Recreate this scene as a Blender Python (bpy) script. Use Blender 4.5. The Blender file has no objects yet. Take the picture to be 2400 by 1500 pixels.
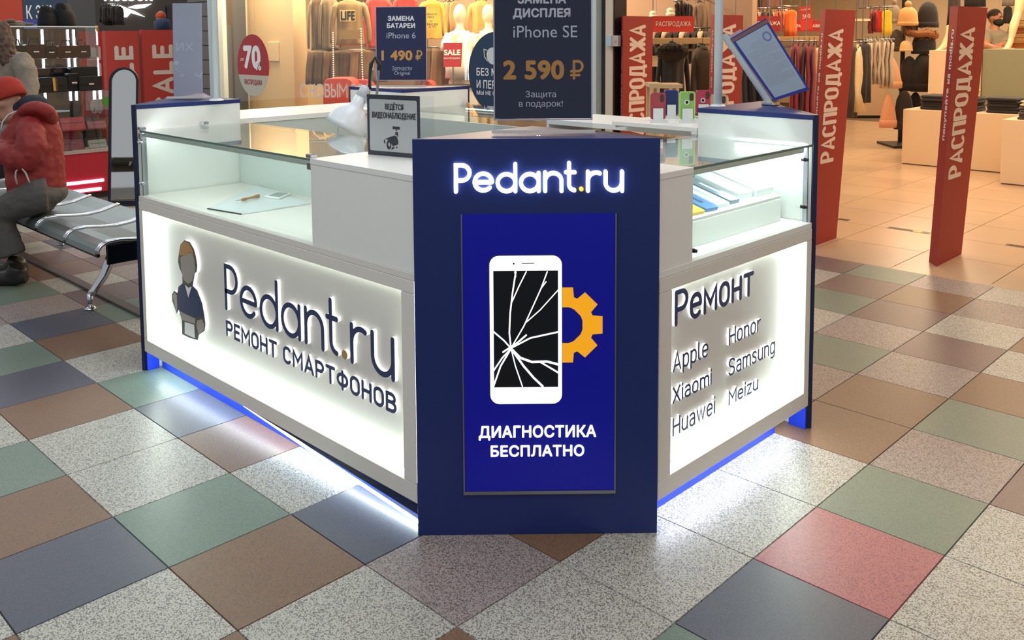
import bpy, bmesh, math, random
from mathutils import Vector, Matrix
random.seed(7)
scene = bpy.context.scene
COL = scene.collection

# ---------------------------------------------------------------- camera
F_PX, CX, CY = 2110.04, 1240.0, 267.1
RR = Vector((0.72131652, 0.69259377, -0.00404441))      # image right
RD = Vector((0.05742846, -0.06562736, -0.99619025))     # image down
RF = Vector((-0.69022058, 0.71833622, -0.08711269))     # view direction
CAM = Vector((3.66990697, -1.0607028, 1.52716847))
cd = bpy.data.cameras.new('camera'); cam = bpy.data.objects.new('camera', cd); COL.objects.link(cam)
cd.sensor_fit = 'HORIZONTAL'; cd.sensor_width = 36.0; cd.lens = 36.0 * F_PX / 2400.0
cd.shift_x = (1200.0 - CX) / 2400.0; cd.shift_y = (CY - 750.0) / 2400.0
cd.clip_start = 0.05; cd.clip_end = 100
m = Matrix(((RR.x, -RD.x, -RF.x, CAM.x), (RR.y, -RD.y, -RF.y, CAM.y), (RR.z, -RD.z, -RF.z, CAM.z), (0, 0, 0, 1)))
cam.matrix_world = m
scene.camera = cam

# ---------------------------------------------------------------- world, exposure, lamps
scene.view_settings.view_transform = 'Standard'; scene.view_settings.look = 'None'
scene.view_settings.gamma = 1.0; scene.view_settings.use_curve_mapping = False
scene.view_settings.exposure = 0.0
w = bpy.data.worlds.new('mall_air'); scene.world = w; w.use_nodes = True
w.node_tree.nodes['Background'].inputs[0].default_value = (0.93, 0.96, 1.0, 1)
w.node_tree.nodes['Background'].inputs[1].default_value = 0.42

def area(name, loc, size, power, color, rot=(0, 0, 0), sy=None):
    l = bpy.data.lights.new(name, 'AREA'); l.energy = power; l.color = color; l.size = size
    if sy: l.shape = 'RECTANGLE'; l.size_y = sy
    o = bpy.data.objects.new(name, l); COL.objects.link(o); o.location = loc; o.rotation_euler = rot
    return o
COOL = (0.95, 0.98, 1.0); WARM = (1.0, 0.74, 0.48)
for mx_, my_, pw_, col_ in ((2.6, -1.6, 38, COOL), (0.2, -2.4, 36, COOL), (4.6, 2.0, 40, (1.0, 0.82, 0.62)), (-2.6, 3.0, 42, COOL), (0.9, 1.6, 36, COOL), (-6.5, -0.6, 45, COOL), (-8.0, 2.6, 45, COOL), (-13.0, 4.0, 60, (1.0, 0.93, 0.85)), (-11.0, 0.5, 45, COOL)):  # warm-tinted lamp on the right stands in for light spilling from the shop
    area('mall_ceiling_lamp', (mx_, my_, 4.2), 1.8, pw_, col_)
for sx, sy2, pw in ((1.8, 6.6, 62), (-0.6, 7.6, 75), (1.0, 9.6, 55), (-2.6, 9.6, 85), (-3.6, 6.0, 135), (-5.6, 6.0, 190), (-7.2, 5.15, 115), (3.6, 8.4, 48), (-0.6, 11.4, 80), (1.5, 12.5, 75), (-2.0, 14.5, 110)):  # the lamp just behind the window glass is added to brighten the apricot wall
    area('shop_ceiling_lamp', (sx, sy2, 3.25), 0.9 if sy2 > 5.3 else 0.4, pw, WARM)

# ---------------------------------------------------------------- geometry helpers
def ray(px, py):
    return RR * ((px - CX) / F_PX) + RD * ((py - CY) / F_PX) + RF
def on(px, py, axis, val):
    d = ray(px, py); t = (val - CAM[axis]) / d[axis]; return CAM + d * t
def at(px, py, dep):
    return CAM + ray(px, py) * dep
def onp(px, py, p0, n):
    d = ray(px, py); return CAM + d * ((Vector(p0) - CAM).dot(n) / d.dot(n))
HR = Vector((RR.x, RR.y, 0)).normalized(); HF = Vector((-HR.y, HR.x, 0)); UP = Vector((0, 0, 1))

class Fr:
    """local frame: right, up, normal (towards the viewer)"""
    def __init__(s, o, r, u=UP, n=None):
        s.o = Vector(o); s.r = Vector(r).normalized(); s.u = Vector(u).normalized()
        s.n = Vector(n).normalized() if n else s.r.cross(s.u).normalized()
    def p(s, a, b, c=0): return s.o + s.r * a + s.u * b + s.n * c
    def uv(s, P): d = Vector(P) - s.o; return d.dot(s.r), d.dot(s.u)
    def px(s, x, y): return s.uv(onp(x, y, s.o, s.n))
def camfr(px, py, dep, yaw=0.0):
    a = math.radians(yaw); r = HR * math.cos(a) + HF * math.sin(a)
    return Fr(at(px, py, dep), r)
WF = Fr((0, 0, 0), (1, 0, 0), (0, 0, 1))          # world: a=x, b=z, c=-y

def lin(h):
    h = h.lstrip('#'); v = [int(h[i:i + 2], 16) / 255 for i in (0, 2, 4)]
    return tuple(c / 12.92 if c <= 0.04045 else ((c + 0.055) / 1.055) ** 2.4 for c in v)
MATS = {}
def mat(name, col, rough=0.5, metal=0.0, emit=0.0, ecol=None, var=0.06, scale=30.0, bump=0.0, spec=0.5, alpha=1.0, coat=0.0, sheen=0.0):
    if name in MATS: return MATS[name]
    c = lin(col) if isinstance(col, str) else col
    M = bpy.data.materials.new(name); M.use_nodes = True; nt = M.node_tree; b = nt.nodes['Principled BSDF']
    b.inputs['Base Color'].default_value = (*c, 1); b.inputs['Roughness'].default_value = rough
    b.inputs['Metallic'].default_value = metal; b.inputs['Specular IOR Level'].default_value = spec
    b.inputs['Coat Weight'].default_value = coat; b.inputs['Sheen Weight'].default_value = sheen
    if emit > 0:
        ec = lin(ecol) if isinstance(ecol, str) else (ecol or c)
        b.inputs['Emission Color'].default_value = (*ec, 1); b.inputs['Emission Strength'].default_value = emit
    if alpha < 1: b.inputs['Alpha'].default_value = alpha
    if var > 0 or bump > 0:
        tc = nt.nodes.new('ShaderNodeTexCoord'); no = nt.nodes.new('ShaderNodeTexNoise')
        no.inputs['Scale'].default_value = scale; no.inputs['Detail'].default_value = 4
        nt.links.new(tc.outputs['Object'], no.inputs['Vector'])
        if var > 0:
            mx = nt.nodes.new('ShaderNodeMix'); mx.data_type = 'RGBA'
            mx.inputs['A'].default_value = (*[max(0, x * (1 - var)) for x in c], 1)
            mx.inputs['B'].default_value = (*[min(1, x * (1 + var)) for x in c], 1)
            nt.links.new(no.outputs['Fac'], mx.inputs['Factor']); nt.links.new(mx.outputs['Result'], b.inputs['Base Color'])
        if bump > 0:
            bp = nt.nodes.new('ShaderNodeBump'); bp.inputs['Strength'].default_value = bump; bp.inputs['Distance'].default_value = 0.01
            nt.links.new(no.outputs['Fac'], bp.inputs['Height']); nt.links.new(bp.outputs['Normal'], b.inputs['Normal'])
    MATS[name] = M; return M
def glass(name, tint=(0.96, 1, 0.98), ior=1.5, rough=0.0, amount=1.0):
    if name in MATS: return MATS[name]
    M = bpy.data.materials.new(name); M.use_nodes = True; nt = M.node_tree; nt.nodes.clear()
    out = nt.nodes.new('ShaderNodeOutputMaterial'); tr = nt.nodes.new('ShaderNodeBsdfTransparent'); gl = nt.nodes.new('ShaderNodeBsdfGlossy')
    mx = nt.nodes.new('ShaderNodeMixShader'); lw = nt.nodes.new('ShaderNodeLayerWeight'); lw.inputs[0].default_value = 0.5
    tr.inputs[0].default_value = (*tint, 1); gl.inputs['Roughness'].default_value = rough
    pw_ = nt.nodes.new('ShaderNodeMath'); pw_.operation = 'POWER'; pw_.inputs[1].default_value = 4.0
    mu = nt.nodes.new('ShaderNodeMath'); mu.operation = 'MULTIPLY_ADD'; mu.inputs[1].default_value = 0.9 * amount; mu.inputs[2].default_value = 0.04 * amount
    nt.links.new(lw.outputs['Facing'], pw_.inputs[0]); nt.links.new(pw_.outputs[0], mu.inputs[0]); nt.links.new(mu.outputs[0], mx.inputs[0])
    nt.links.new(tr.outputs[0], mx.inputs[1]); nt.links.new(gl.outputs[0], mx.inputs[2]); nt.links.new(mx.outputs[0], out.inputs[0])
    MATS[name] = M; return M

ROOT = {}
def thing(name, label, cat, loc=(0, 0, 0), group=None):
    o = bpy.data.objects.new(name, None); COL.objects.link(o); o.location = Vector(loc); o.empty_display_size = 0.05
    o['label'] = label; o['category'] = cat
    if group: o['group'] = group
    ROOT[o] = Vector(loc); return o
def tag(o, label, cat, group=None):
    o['label'] = label; o['category'] = cat
    if group: o['group'] = group
    return o
def link(name, me, M, parent=None, kind=None):
    o = bpy.data.objects.new(name, me); COL.objects.link(o)
    if M: me.materials.append(M)
    if parent: o.parent = parent
    if kind: o['kind'] = kind
    return o

class MB:
    def __init__(s): s.v = []; s.f = []
    def add(s, vs, fs):
        k = len(s.v); s.v += [Vector(v) for v in vs]; s.f += [tuple(i + k for i in f) for f in fs]; return s
    def box(s, x0, x1, y0, y1, z0, z1):
        return s.add([(x, y, z) for z in (z0, z1) for y in (y0, y1) for x in (x0, x1)], [(0, 2, 3, 1), (4, 5, 7, 6), (0, 1, 5, 4), (2, 6, 7, 3), (0, 4, 6, 2), (1, 3, 7, 5)])
    def fbox(s, F, a0, a1, b0, b1, c0, c1):
        return s.add([F.p(a, b, c) for b in (b0, b1) for c in (c1, c0) for a in (a0, a1)], [(0, 2, 3, 1), (4, 5, 7, 6), (0, 1, 5, 4), (2, 6, 7, 3), (0, 4, 6, 2), (1, 3, 7, 5)])
    def prism(s, F, pts, c0, c1):
        n = len(pts)
        A = sum(pts[i][0] * pts[(i + 1) % n][1] - pts[(i + 1) % n][0] * pts[i][1] for i in range(n))
        if A < 0: pts = pts[::-1]
        vs = [F.p(a, b, c0) for a, b in pts] + [F.p(a, b, c1) for a, b in pts]
        fs = [tuple(range(n - 1, -1, -1)), tuple(range(n, 2 * n))] + [(i, (i + 1) % n, (i + 1) % n + n, i + n) for i in range(n)]
        return s.add(vs, fs)
    def hexa(s, b, t):
        """8-corner block: bottom quad b, top quad t (counter-clockwise from above)"""
        return s.add(list(b) + list(t), [(3, 2, 1, 0), (4, 5, 6, 7), (0, 1, 5, 4), (1, 2, 6, 5), (2, 3, 7, 6), (3, 0, 4, 7)])
    def rings(s, rings, cap=True, closed=True):
        n = len(rings[0]); k = len(s.v); vs = [Vector(p) for r in rings for p in r]; fs = []
        for i in range(len(rings) - 1):
            for j in range(n if closed else n - 1):
                j2 = (j + 1) % n; fs.append((i * n + j, i * n + j2, (i + 1) * n + j2, (i + 1) * n + j))
        if cap and closed:
            fs.append(tuple(range(n - 1, -1, -1))); fs.append(tuple((len(rings) - 1) * n + j for j in range(n)))
        return s.add(vs, fs)
    def tube(s, pts, rad, n=8, flat=None):
        pts = [Vector(p) for p in pts]; rs = rad if isinstance(rad, (list, tuple)) else [rad] * len(pts); R = []; prev = None
        for i, p in enumerate(pts):
            t = (pts[min(i + 1, len(pts) - 1)] - pts[max(i - 1, 0)]).normalized()
            if prev is None:
                a = Vector((0, 0, 1)) if abs(t.z) < 0.9 else Vector((1, 0, 0)); u = (a - t * a.dot(t)).normalized()
            else: u = (prev - t * prev.dot(t)).normalized()
            prev = u; v = t.cross(u); k = flat or (1, 1)
            R.append([p + (u * math.cos(2 * math.pi * j / n) * k[0] + v * math.sin(2 * math.pi * j / n) * k[1]) * rs[i] for j in range(n)])
        return s.rings(R)
    def cyl(s, p0, p1, r, n=16): return s.tube([p0, p1], r, n)
    def lathe(s, o, prof, n=20, ax=UP):
        ax = Vector(ax).normalized(); a = Vector((1, 0, 0)) if abs(ax.x) < 0.9 else Vector((0, 1, 0)); u = (a - ax * a.dot(ax)).normalized(); v = ax.cross(u); o = Vector(o)
        return s.rings([[o + ax * h + (u * math.cos(2 * math.pi * j / n) + v * math.sin(2 * math.pi * j / n)) * max(r, 1e-4) for j in range(n)] for r, h in prof])
    def ell(s, c, rx, ry, rz, n=14, m_=9, X=None, Y=None, Z=None):
        c = Vector(c); X = Vector(X or (1, 0, 0)); Y = Vector(Y or (0, 1, 0)); Z = Vector(Z or (0, 0, 1)); R = []
        for i in range(m_):
            th = math.pi * (i + 0.02 if i == 0 else i - 0.02 if i == m_ - 1 else i) / (m_ - 1)
            R.append([c + X * (rx * math.sin(th) * math.cos(2 * math.pi * j / n)) + Y * (ry * math.sin(th) * math.sin(2 * math.pi * j / n)) - Z * (rz * math.cos(th)) for j in range(n)])
        return s.rings(R)
    def build(s, name, M, parent=None, smooth=False, bevel=0.0, kind=None, sub=0, remesh=0.0, solid=0.0, crumple=0.0, cscale=0.07):
        root = parent
        while root is not None and root not in ROOT: root = root.parent
        off = ROOT[root] if root is not None else Vector((0, 0, 0))
        me = bpy.data.meshes.new(name); me.from_pydata([v - off for v in s.v], [], s.f); me.update()
        bm = bmesh.new(); bm.from_mesh(me); bmesh.ops.recalc_face_normals(bm, faces=bm.faces); bm.to_mesh(me); bm.free()
        o = link(name, me, M, parent, kind)
        if smooth: me.polygons.foreach_set('use_smooth', [True] * len(me.polygons))
        if bevel > 0:
            b = o.modifiers.new('bevel', 'BEVEL'); b.width = bevel; b.segments = 2; b.limit_method = 'ANGLE'
        if solid > 0:
            b = o.modifiers.new('solid', 'SOLIDIFY'); b.thickness = solid
        if sub: b = o.modifiers.new('sub', 'SUBSURF'); b.levels = sub; b.render_levels = sub
        if remesh > 0:
            b = o.modifiers.new('remesh', 'REMESH'); b.mode = 'VOXEL'; b.voxel_size = remesh; b.use_smooth_shade = True
            b2 = o.modifiers.new('smooth', 'SMOOTH'); b2.iterations = 6; b2.factor = 0.5
            if crumple > 0:
                tx = bpy.data.textures.new('crumple', 'CLOUDS'); tx.noise_scale = cscale; tx.noise_depth = 1
                d_ = o.modifiers.new('crumple', 'DISPLACE'); d_.texture = tx; d_.strength = crumple; d_.texture_coords = 'LOCAL'
        return o
def struct(name, mb, M, parent=None, **k):
    o = mb.build(name, M, parent, **k)
    if parent is None: o['kind'] = 'structure'
    return o

# ---------------------------------------------------------------- lettering
TXT = {}; LAY = {}
def textgeo(s, bold=0.0, sp=1.0):
    k = (s, bold, sp)
    if k in TXT: return TXT[k]
    c = bpy.data.curves.new('txt', 'FONT'); c.body = s; c.size = 1; c.space_character = sp + max(0, bold) * 1.6; c.resolution_u = 4; c.fill_mode = 'FRONT'
    o = bpy.data.objects.new('txt', c); me = bpy.data.meshes.new_from_object(o)
    V = [(v.co.x, v.co.y) for v in me.vertices]; Fs = [tuple(p.vertices) for p in me.polygons]
    bpy.data.objects.remove(o); bpy.data.curves.remove(c); bpy.data.meshes.remove(me)
    if bold > 0:                       # heavier weight: the outline repeated around a small circle
        n = len(V); V2 = []; F2 = []
        for i in range(8):
            dx, dy = bold * 1.5 * math.cos(i * math.pi / 4), bold * 1.5 * math.sin(i * math.pi / 4)
            V2 += [(x + dx, y + dy) for x, y in V]; F2 += [tuple(j + n * i for j in f) for f in Fs]
        V, Fs = V2, F2
    bb = (min(v[0] for v in V), max(v[0] for v in V), min(v[1] for v in V), max(v[1] for v in V))
    LAY[id(V)] = n if bold > 0 else len(V)
    TXT[k] = (V, Fs, bb); return TXT[k]
def flat_text(mb, F, s, a0, a1, b0, b1, c, bold=0.0, sp=1.0):
    V, Fs, bb = textgeo(s, bold, sp); sx = (a1 - a0) / (bb[1] - bb[0]); sy = (b1 - b0) / (bb[3] - bb[2])
    n0 = LAY[id(V)]; mb.add([F.p(a0 + (x - bb[0]) * sx, b0 + (y - bb[2]) * sy, c + (i // n0) * 0.00025) for i, (x, y) in enumerate(V)], Fs); return mb
def text_part(parent, F, s, a0, a1, b0, b1, c, M, bold=0.0, sp=1.0, name='lettering'):
    if ' ' in s:                       # each word is a part of its own
        bb = textgeo(s, bold, sp)[2]; kx = (a1 - a0) / (bb[1] - bb[0]); ky = (b1 - b0) / (bb[3] - bb[2]); i = 0
        for w_ in s.split(' '):
            i += len(w_); r_ = textgeo(s[:i], bold, sp)[2][1]; wb = textgeo(w_, bold, sp)[2]; i += 1
            x1_ = a0 + (r_ - bb[0]) * kx; o = text_part(parent, F, w_, x1_ - (wb[1] - wb[0]) * kx, x1_, b0 + (wb[2] - bb[2]) * ky, b0 + (wb[3] - bb[2]) * ky, c, M, bold, sp, name)
        return o
    return flat_text(MB(), F, s, a0, a1, b0, b1, c, bold, sp).build(name, M, parent)
def solid_chars(F, s, a0, a1, b0, b1, bold=0.0):
    """yield outline meshes (2D verts, faces) of each character, laid out in the box"""
    V, Fs, bb = textgeo(s, bold); sx = (a1 - a0) / (bb[1] - bb[0]); sy = (b1 - b0) / (bb[3] - bb[2]); res = []
    for i, ch in enumerate(s):
        if ch == ' ': continue
        right = textgeo(s[:i + 1], bold)[2][1]; v, f, b = textgeo(ch, bold); dx = right - b[1]
        res.append(([(a0 + (x + dx - bb[0]) * sx, b0 + (y - bb[2]) * sy) for x, y in v], f))
    return res
def extr(mb, F, v2, fs, c0, c1):
    """extrude a flat 2D mesh from c0 to c1 (front at c1)"""
    n = len(v2); ed = {}
    for f in fs:
        for i in range(len(f)):
            e = (f[i], f[(i + 1) % len(f)]); ed[e] = ed.get(e, 0) + 1
    side = [(b, a, a + n, b + n) for (a, b) in ed if (b, a) not in ed]
    return mb.add([F.p(x, y, c0) for x, y in v2] + [F.p(x, y, c1) for x, y in v2], [tuple(reversed(f)) for f in fs] + [tuple(i + n for i in f) for f in fs] + side)
def arc(cx, cy, r, a0, a1, n=10):
    return [(cx + r * math.cos(math.radians(a0 + (a1 - a0) * i / n)), cy + r * math.sin(math.radians(a0 + (a1 - a0) * i / n))) for i in range(n + 1)]
def stroke(F, pts, wd, c0, c1, mb):
    """rounded stroke along a 2D polyline as a solid plate"""
    L = []; Rr = []; n = len(pts); h = wd / 2
    closed = n > 4 and math.hypot(pts[0][0] - pts[-1][0], pts[0][1] - pts[-1][1]) < 1e-6
    def nrm(a, b):
        dx, dy = b[0] - a[0], b[1] - a[1]; l = math.hypot(dx, dy) or 1; return (-dy / l, dx / l)
    if closed:
        pts = [q for i, q in enumerate(pts[:-1]) if math.hypot(q[0] - pts[i + 1][0], q[1] - pts[i + 1][1]) > 1e-7]; n = len(pts)
    for i, p in enumerate(pts):
        if closed: a = nrm(pts[i - 1], p); b = nrm(p, pts[(i + 1) % n])
        else: a = nrm(pts[max(i - 1, 0)], pts[max(i, 1)]); b = nrm(pts[min(i, n - 2)], pts[min(i + 1, n - 1)])
        nx, ny = a[0] + b[0], a[1] + b[1]; l = math.hypot(nx, ny) or 1; nx, ny = nx / l, ny / l
        k = h / max(0.5, nx * a[0] + ny * a[1]); L.append((p[0] + nx * k, p[1] + ny * k)); Rr.append((p[0] - nx * k, p[1] - ny * k))
    mb.ns = getattr(mb, 'ns', 0) + 1
    if closed: return extr(mb, F, L + Rr, [(i, n + i, n + (i + 1) % n, (i + 1) % n) for i in range(n)], c0, c1 + 0.0003 * (mb.ns - 1))
    e = nrm(pts[-2], pts[-1]); a0 = math.degrees(math.atan2(e[1], e[0])); capE = arc(pts[-1][0], pts[-1][1], h, a0, a0 - 180, 8)[1:-1]
    s = nrm(pts[0], pts[1]); a1 = math.degrees(math.atan2(-s[1], -s[0])); capS = arc(pts[0][0], pts[0][1], h, a1, a1 - 180, 8)[1:-1]
    # quads along the stroke + cap fans, extruded
    k = len(mb.v); v2 = L + Rr + capE + capS; fs = [(i, n + i, n + i + 1, i + 1) for i in range(n - 1)]
    fs.append(tuple([n - 1] + [2 * n - 1] + [2 * n + len(capE) - 1 - j for j in range(len(capE))]))
    fs.append(tuple([n] + [0] + [2 * n + len(capE) + len(capS) - 1 - j for j in range(len(capS))]))
    return extr(mb, F, v2, fs, c0, c1 + 0.0003 * (mb.ns - 1))

# ---------------------------------------------------------------- monoline sign alphabet (cap height 10, x-height 7.2)
def _o(x0, y0, x1, y1):
    r = min(x1 - x0, y1 - y0) / 2; cx = (x0 + x1) / 2
    if x1 - x0 > y1 - y0: q = arc(x1 - r, (y0 + y1) / 2, r, -90, 90, 12) + arc(x0 + r, (y0 + y1) / 2, r, 90, 270, 12); return q + [q[0]]
    return arc(cx, y1 - r, r, 0, 180, 12) + arc(cx, y0 + r, r, 180, 360, 12) + [(x1, y1 - r)]
def _c(x0, y0, x1, y1, a=35):
    r = (x1 - x0) / 2; cx = (x0 + x1) / 2; return arc(cx, y1 - r, r, a, 180, 10) + arc(cx, y0 + r, r, 180, 360 - a, 10)
def _bowl(xs, xe, y0, y1):
    r = (y1 - y0) / 2; return [(xs, y1), (xe - r, y1)] + arc(xe - r, (y0 + y1) / 2, r, 90, -90, 10)[1:] + [(xs, y0)]
G = {
 'Р': (5.8, [[(0, 0), (0, 10)], _bowl(0, 5.8, 4.4, 10)]), 'Е': (5, [[(5, 10), (0, 10), (0, 0), (5, 0)], [(0, 5.2), (4.4, 5.2)]]),
 'М': (7.4, [[(0, 0), (0, 10), (3.7, 4), (7.4, 10), (7.4, 0)]]), 'О': (6, [_o(0, 0, 6, 10)]), 'Н': (6, [[(0, 0), (0, 10)], [(6, 0), (6, 10)], [(0, 5.2), (6, 5.2)]]),
 'Т': (6.2, [[(0, 10), (6.2, 10)], [(3.1, 10), (3.1, 0)]]), 'С': (6, [_c(0, 0, 6, 10)]), 'А': (6.8, [[(0, 0), (3.4, 10), (6.8, 0)], [(1.1, 2.9), (5.7, 2.9)]]),
 'Ф': (7.6, [[(3.8, -0.4), (3.8, 10.4)], _o(0, 1.8, 7.6, 8.6)]), 'В': (6, [[(0, 0), (0, 10)], _bowl(0, 5.5, 5.2, 10), _bowl(0, 6, 0, 5.2)]),
 'Ы': (8.4, [[(0, 0), (0, 10)], _bowl(0, 5.4, 0, 5.6), [(8.4, 0), (8.4, 10)]]), 'Г': (5, [[(0, 0), (0, 10), (5, 10)]]), '₽': (7.6, [[(1.8, 0), (1.8, 10)], _bowl(1.8, 7.6, 4.2, 10), [(0, 4.2), (1.8, 4.2)], [(0, 1.9), (5.4, 1.9)]]), 'E': (5, [[(5, 10), (0, 10), (0, 0), (5, 0)], [(0, 5.2), (4.4, 5.2)]]), 'L': (4.8, [[(0, 10), (0, 0), (4.8, 0)]]), 'П': (6, [[(0, 0), (0, 10), (6, 10), (6, 0)]]), 'Д': (7.6, [[(0, -1.6), (0, 0), (7.6, 0), (7.6, -1.6)], [(1, 0), (2, 10), (6.4, 10), (6.4, 0)]]),
 'Ж': (9, [[(4.5, 0), (4.5, 10)], [(0, 10), (4.2, 5.2), (0, 0)], [(9, 10), (4.8, 5.2), (9, 0)]]),
 'е': (5.2, [[(0.1, 3.8), (5.1, 3.8)], [(5.2, 3.8)] + arc(2.6, 4.6, 2.6, 0, 180, 10) + arc(2.6, 2.6, 2.6, 180, 320, 8)]), 'м': (6.6, [[(0, 0), (0, 7.2), (3.3, 2.4), (6.6, 7.2), (6.6, 0)]]),
 'о': (5.2, [_o(0, 0, 5.2, 7.2)]), 'н': (5, [[(0, 0), (0, 7.2)], [(5, 0), (5, 7.2)], [(0, 3.7), (5, 3.7)]]), 'т': (5.4, [[(0, 7.2), (5.4, 7.2)], [(2.7, 7.2), (2.7, 0)]]),
 'A': (6.6, [[(0, 0), (3.3, 10), (6.6, 0)], [(1.1, 2.9), (5.5, 2.9)]]), 'p': (5, [[(0, 7.2), (0, -2.8)], _o(0, 0, 5, 7.2)]), 'l': (1.6, [[(0, 10), (0, 1.4), (0.5, 0.3), (1.6, 0)]]),
 'X': (6, [[(0, 0), (6, 10)], [(0, 10), (6, 0)]]), 'i': (0.01, [[(0, 0), (0, 7.2)], [(0, 9.4), (0, 10.2)]]), 'a': (4.6, [[(0.3, 6.5), (1.4, 7.2), (3.2, 7.2), (4.3, 6.4), (4.6, 5.2), (4.6, 0)], [(4.6, 4), (1.6, 4), (0.4, 3.3), (0, 2), (0.4, 0.7), (1.6, 0), (3.2, 0), (4.6, 1)]]),
 'm': (8, [[(0, 0), (0, 7.2)], [(0, 5)] + arc(2, 5.2, 2, 180, 0, 8) + [(4, 0)], [(4, 5)] + arc(6, 5.2, 2, 180, 0, 8) + [(8, 0)]]), 'H': (6, [[(0, 0), (0, 10)], [(6, 0), (6, 10)], [(0, 5.2), (6, 5.2)]]),
 'u': (4.8, [[(0, 7.2), (0, 2.4)] + arc(2.4, 2.4, 2.4, 180, 360, 8) + [(4.8, 2.4)], [(4.8, 7.2), (4.8, 0)]]), 'w': (7.6, [[(0, 7.2), (1.9, 0), (3.8, 7.2), (5.7, 0), (7.6, 7.2)]]),
 'n': (4.6, [[(0, 0), (0, 7.2)], [(0, 4.8)] + arc(2.3, 4.9, 2.3, 180, 0, 8) + [(4.6, 0)]]), 'r': (3, [[(0, 0), (0, 7.2)], [(0, 4.6), (0.6, 6.2), (1.8, 7.1), (3, 7.2)]]),
 'S': (5.8, [[(5.6, 8.4), (4.6, 9.6), (2.9, 10), (1.2, 9.6), (0.2, 8.4), (0.2, 7), (1, 5.8), (2.9, 5.1), (4.8, 4.4), (5.7, 3.2), (5.6, 1.7), (4.6, 0.4), (2.9, 0), (1.1, 0.4), (0, 1.6)]]),
 's': (4.4, [[(4.2, 6.2), (3.4, 7), (2.2, 7.2), (0.9, 6.9), (0.2, 5.8), (0.7, 4.5), (2.2, 3.8), (3.8, 3.1), (4.3, 1.9), (3.7, 0.5), (2.2, 0), (0.8, 0.2), (0, 1)]]),
 'g': (4.8, [_o(0, 0, 4.8, 7.2), [(4.8, 7.2), (4.8, -0.6), (4.2, -2.2), (2.6, -2.8), (0.6, -2.4)]]), 'M': (7.4, [[(0, 0), (0, 10), (3.7, 4), (7.4, 10), (7.4, 0)]]), 'e': (5, [[(0.1, 3.8), (4.9, 3.8)], [(5, 3.8)] + arc(2.5, 4.7, 2.5, 0, 180, 10) + arc(2.5, 2.5, 2.5, 180, 320, 8)]),
 'o': (5, [_o(0, 0, 5, 7.2)]), 'z': (4.4, [[(0, 7.2), (4.4, 7.2), (0, 0), (4.4, 0)]]),
}
def sign_word(F, s, a0, a1, b0, b1, wd, gap=2.6, desc=None):
    """stroke outlines for each character; b0..b1 = lowest to highest point of the word"""
    x = 0; pos_ = []
    for ch in s:
        if ch == ' ': x += 4.5; continue
        pos_.append((x, G[ch])); x += G[ch][0] + gap
    tot = x - gap; ys = [p[1] for _, g in pos_ for st in g[1] for p in st]; lo, hi = min(ys), max(ys)
    sy = (b1 - b0 - wd) / (hi - lo); sx = (a1 - a0 - wd) / tot
    return [[[(a0 + wd / 2 + (px_ + p[0]) * sx, b0 + wd / 2 + (p[1] - lo) * sy) for p in st] for st in g[1]] for px_, g in pos_]
# ---------------------------------------------------------------- materials of the place
def terrazzo(name, base, chip, amount, chip2=None, amount2=0.0, scale=330.0, rough=0.38):
    M = bpy.data.materials.new(name); M.use_nodes = True; nt = M.node_tree; b = nt.nodes['Principled BSDF']; MATS[name] = M
    g = nt.nodes.new('ShaderNodeNewGeometry')
    n2 = nt.nodes.new('ShaderNodeTexVoronoi'); n2.inputs['Scale'].default_value = scale * 0.62
    n3 = nt.nodes.new('ShaderNodeTexNoise'); n3.inputs['Scale'].default_value = 4.0
    for n in (n2, n3): nt.links.new(g.outputs['Position'], n.inputs['Vector'])
    bs = lin(base)
    m0 = nt.nodes.new('ShaderNodeMix'); m0.data_type = 'RGBA'; m0.inputs['A'].default_value = (*[x * 0.9 for x in bs], 1); m0.inputs['B'].default_value = (*[x * 1.1 for x in bs], 1)
    nt.links.new(n3.outputs['Fac'], m0.inputs['Factor'])
    n1 = nt.nodes.new('ShaderNodeTexVoronoi'); n1.inputs['Scale'].default_value = scale; nt.links.new(g.outputs['Position'], n1.inputs['Vector'])
    sep = nt.nodes.new('ShaderNodeSeparateColor'); nt.links.new(n1.outputs['Color'], sep.inputs[0])
    r1 = nt.nodes.new('ShaderNodeMath'); r1.operation = 'LESS_THAN'; r1.inputs[1].default_value = amount; nt.links.new(sep.outputs[0], r1.inputs[0])
    m1 = nt.nodes.new('ShaderNodeMix'); m1.data_type = 'RGBA'; m1.inputs['B'].default_value = (*lin(chip), 1)
    nt.links.new(m0.outputs['Result'], m1.inputs['A']); nt.links.new(r1.outputs[0], m1.inputs['Factor']); last = m1
    if chip2:
        r2 = nt.nodes.new('ShaderNodeValToRGB'); r2.color_ramp.elements[0].position = amount2; r2.color_ramp.elements[0].color = (1, 1, 1, 1)
        r2.color_ramp.elements[1].position = amount2 + 0.04; r2.color_ramp.elements[1].color = (0, 0, 0, 1)
        nt.links.new(n2.outputs['Distance'], r2.inputs['Fac'])
        m2 = nt.nodes.new('ShaderNodeMix'); m2.data_type = 'RGBA'; m2.inputs['B'].default_value = (*lin(chip2), 1)
        nt.links.new(m1.outputs['Result'], m2.inputs['A']); nt.links.new(r2.outputs['Color'], m2.inputs['Factor']); last = m2
    nt.links.new(last.outputs['Result'], b.inputs['Base Color']); b.inputs['Roughness'].default_value = rough; b.inputs['Specular IOR Level'].default_value = 0.4
    return M
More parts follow.
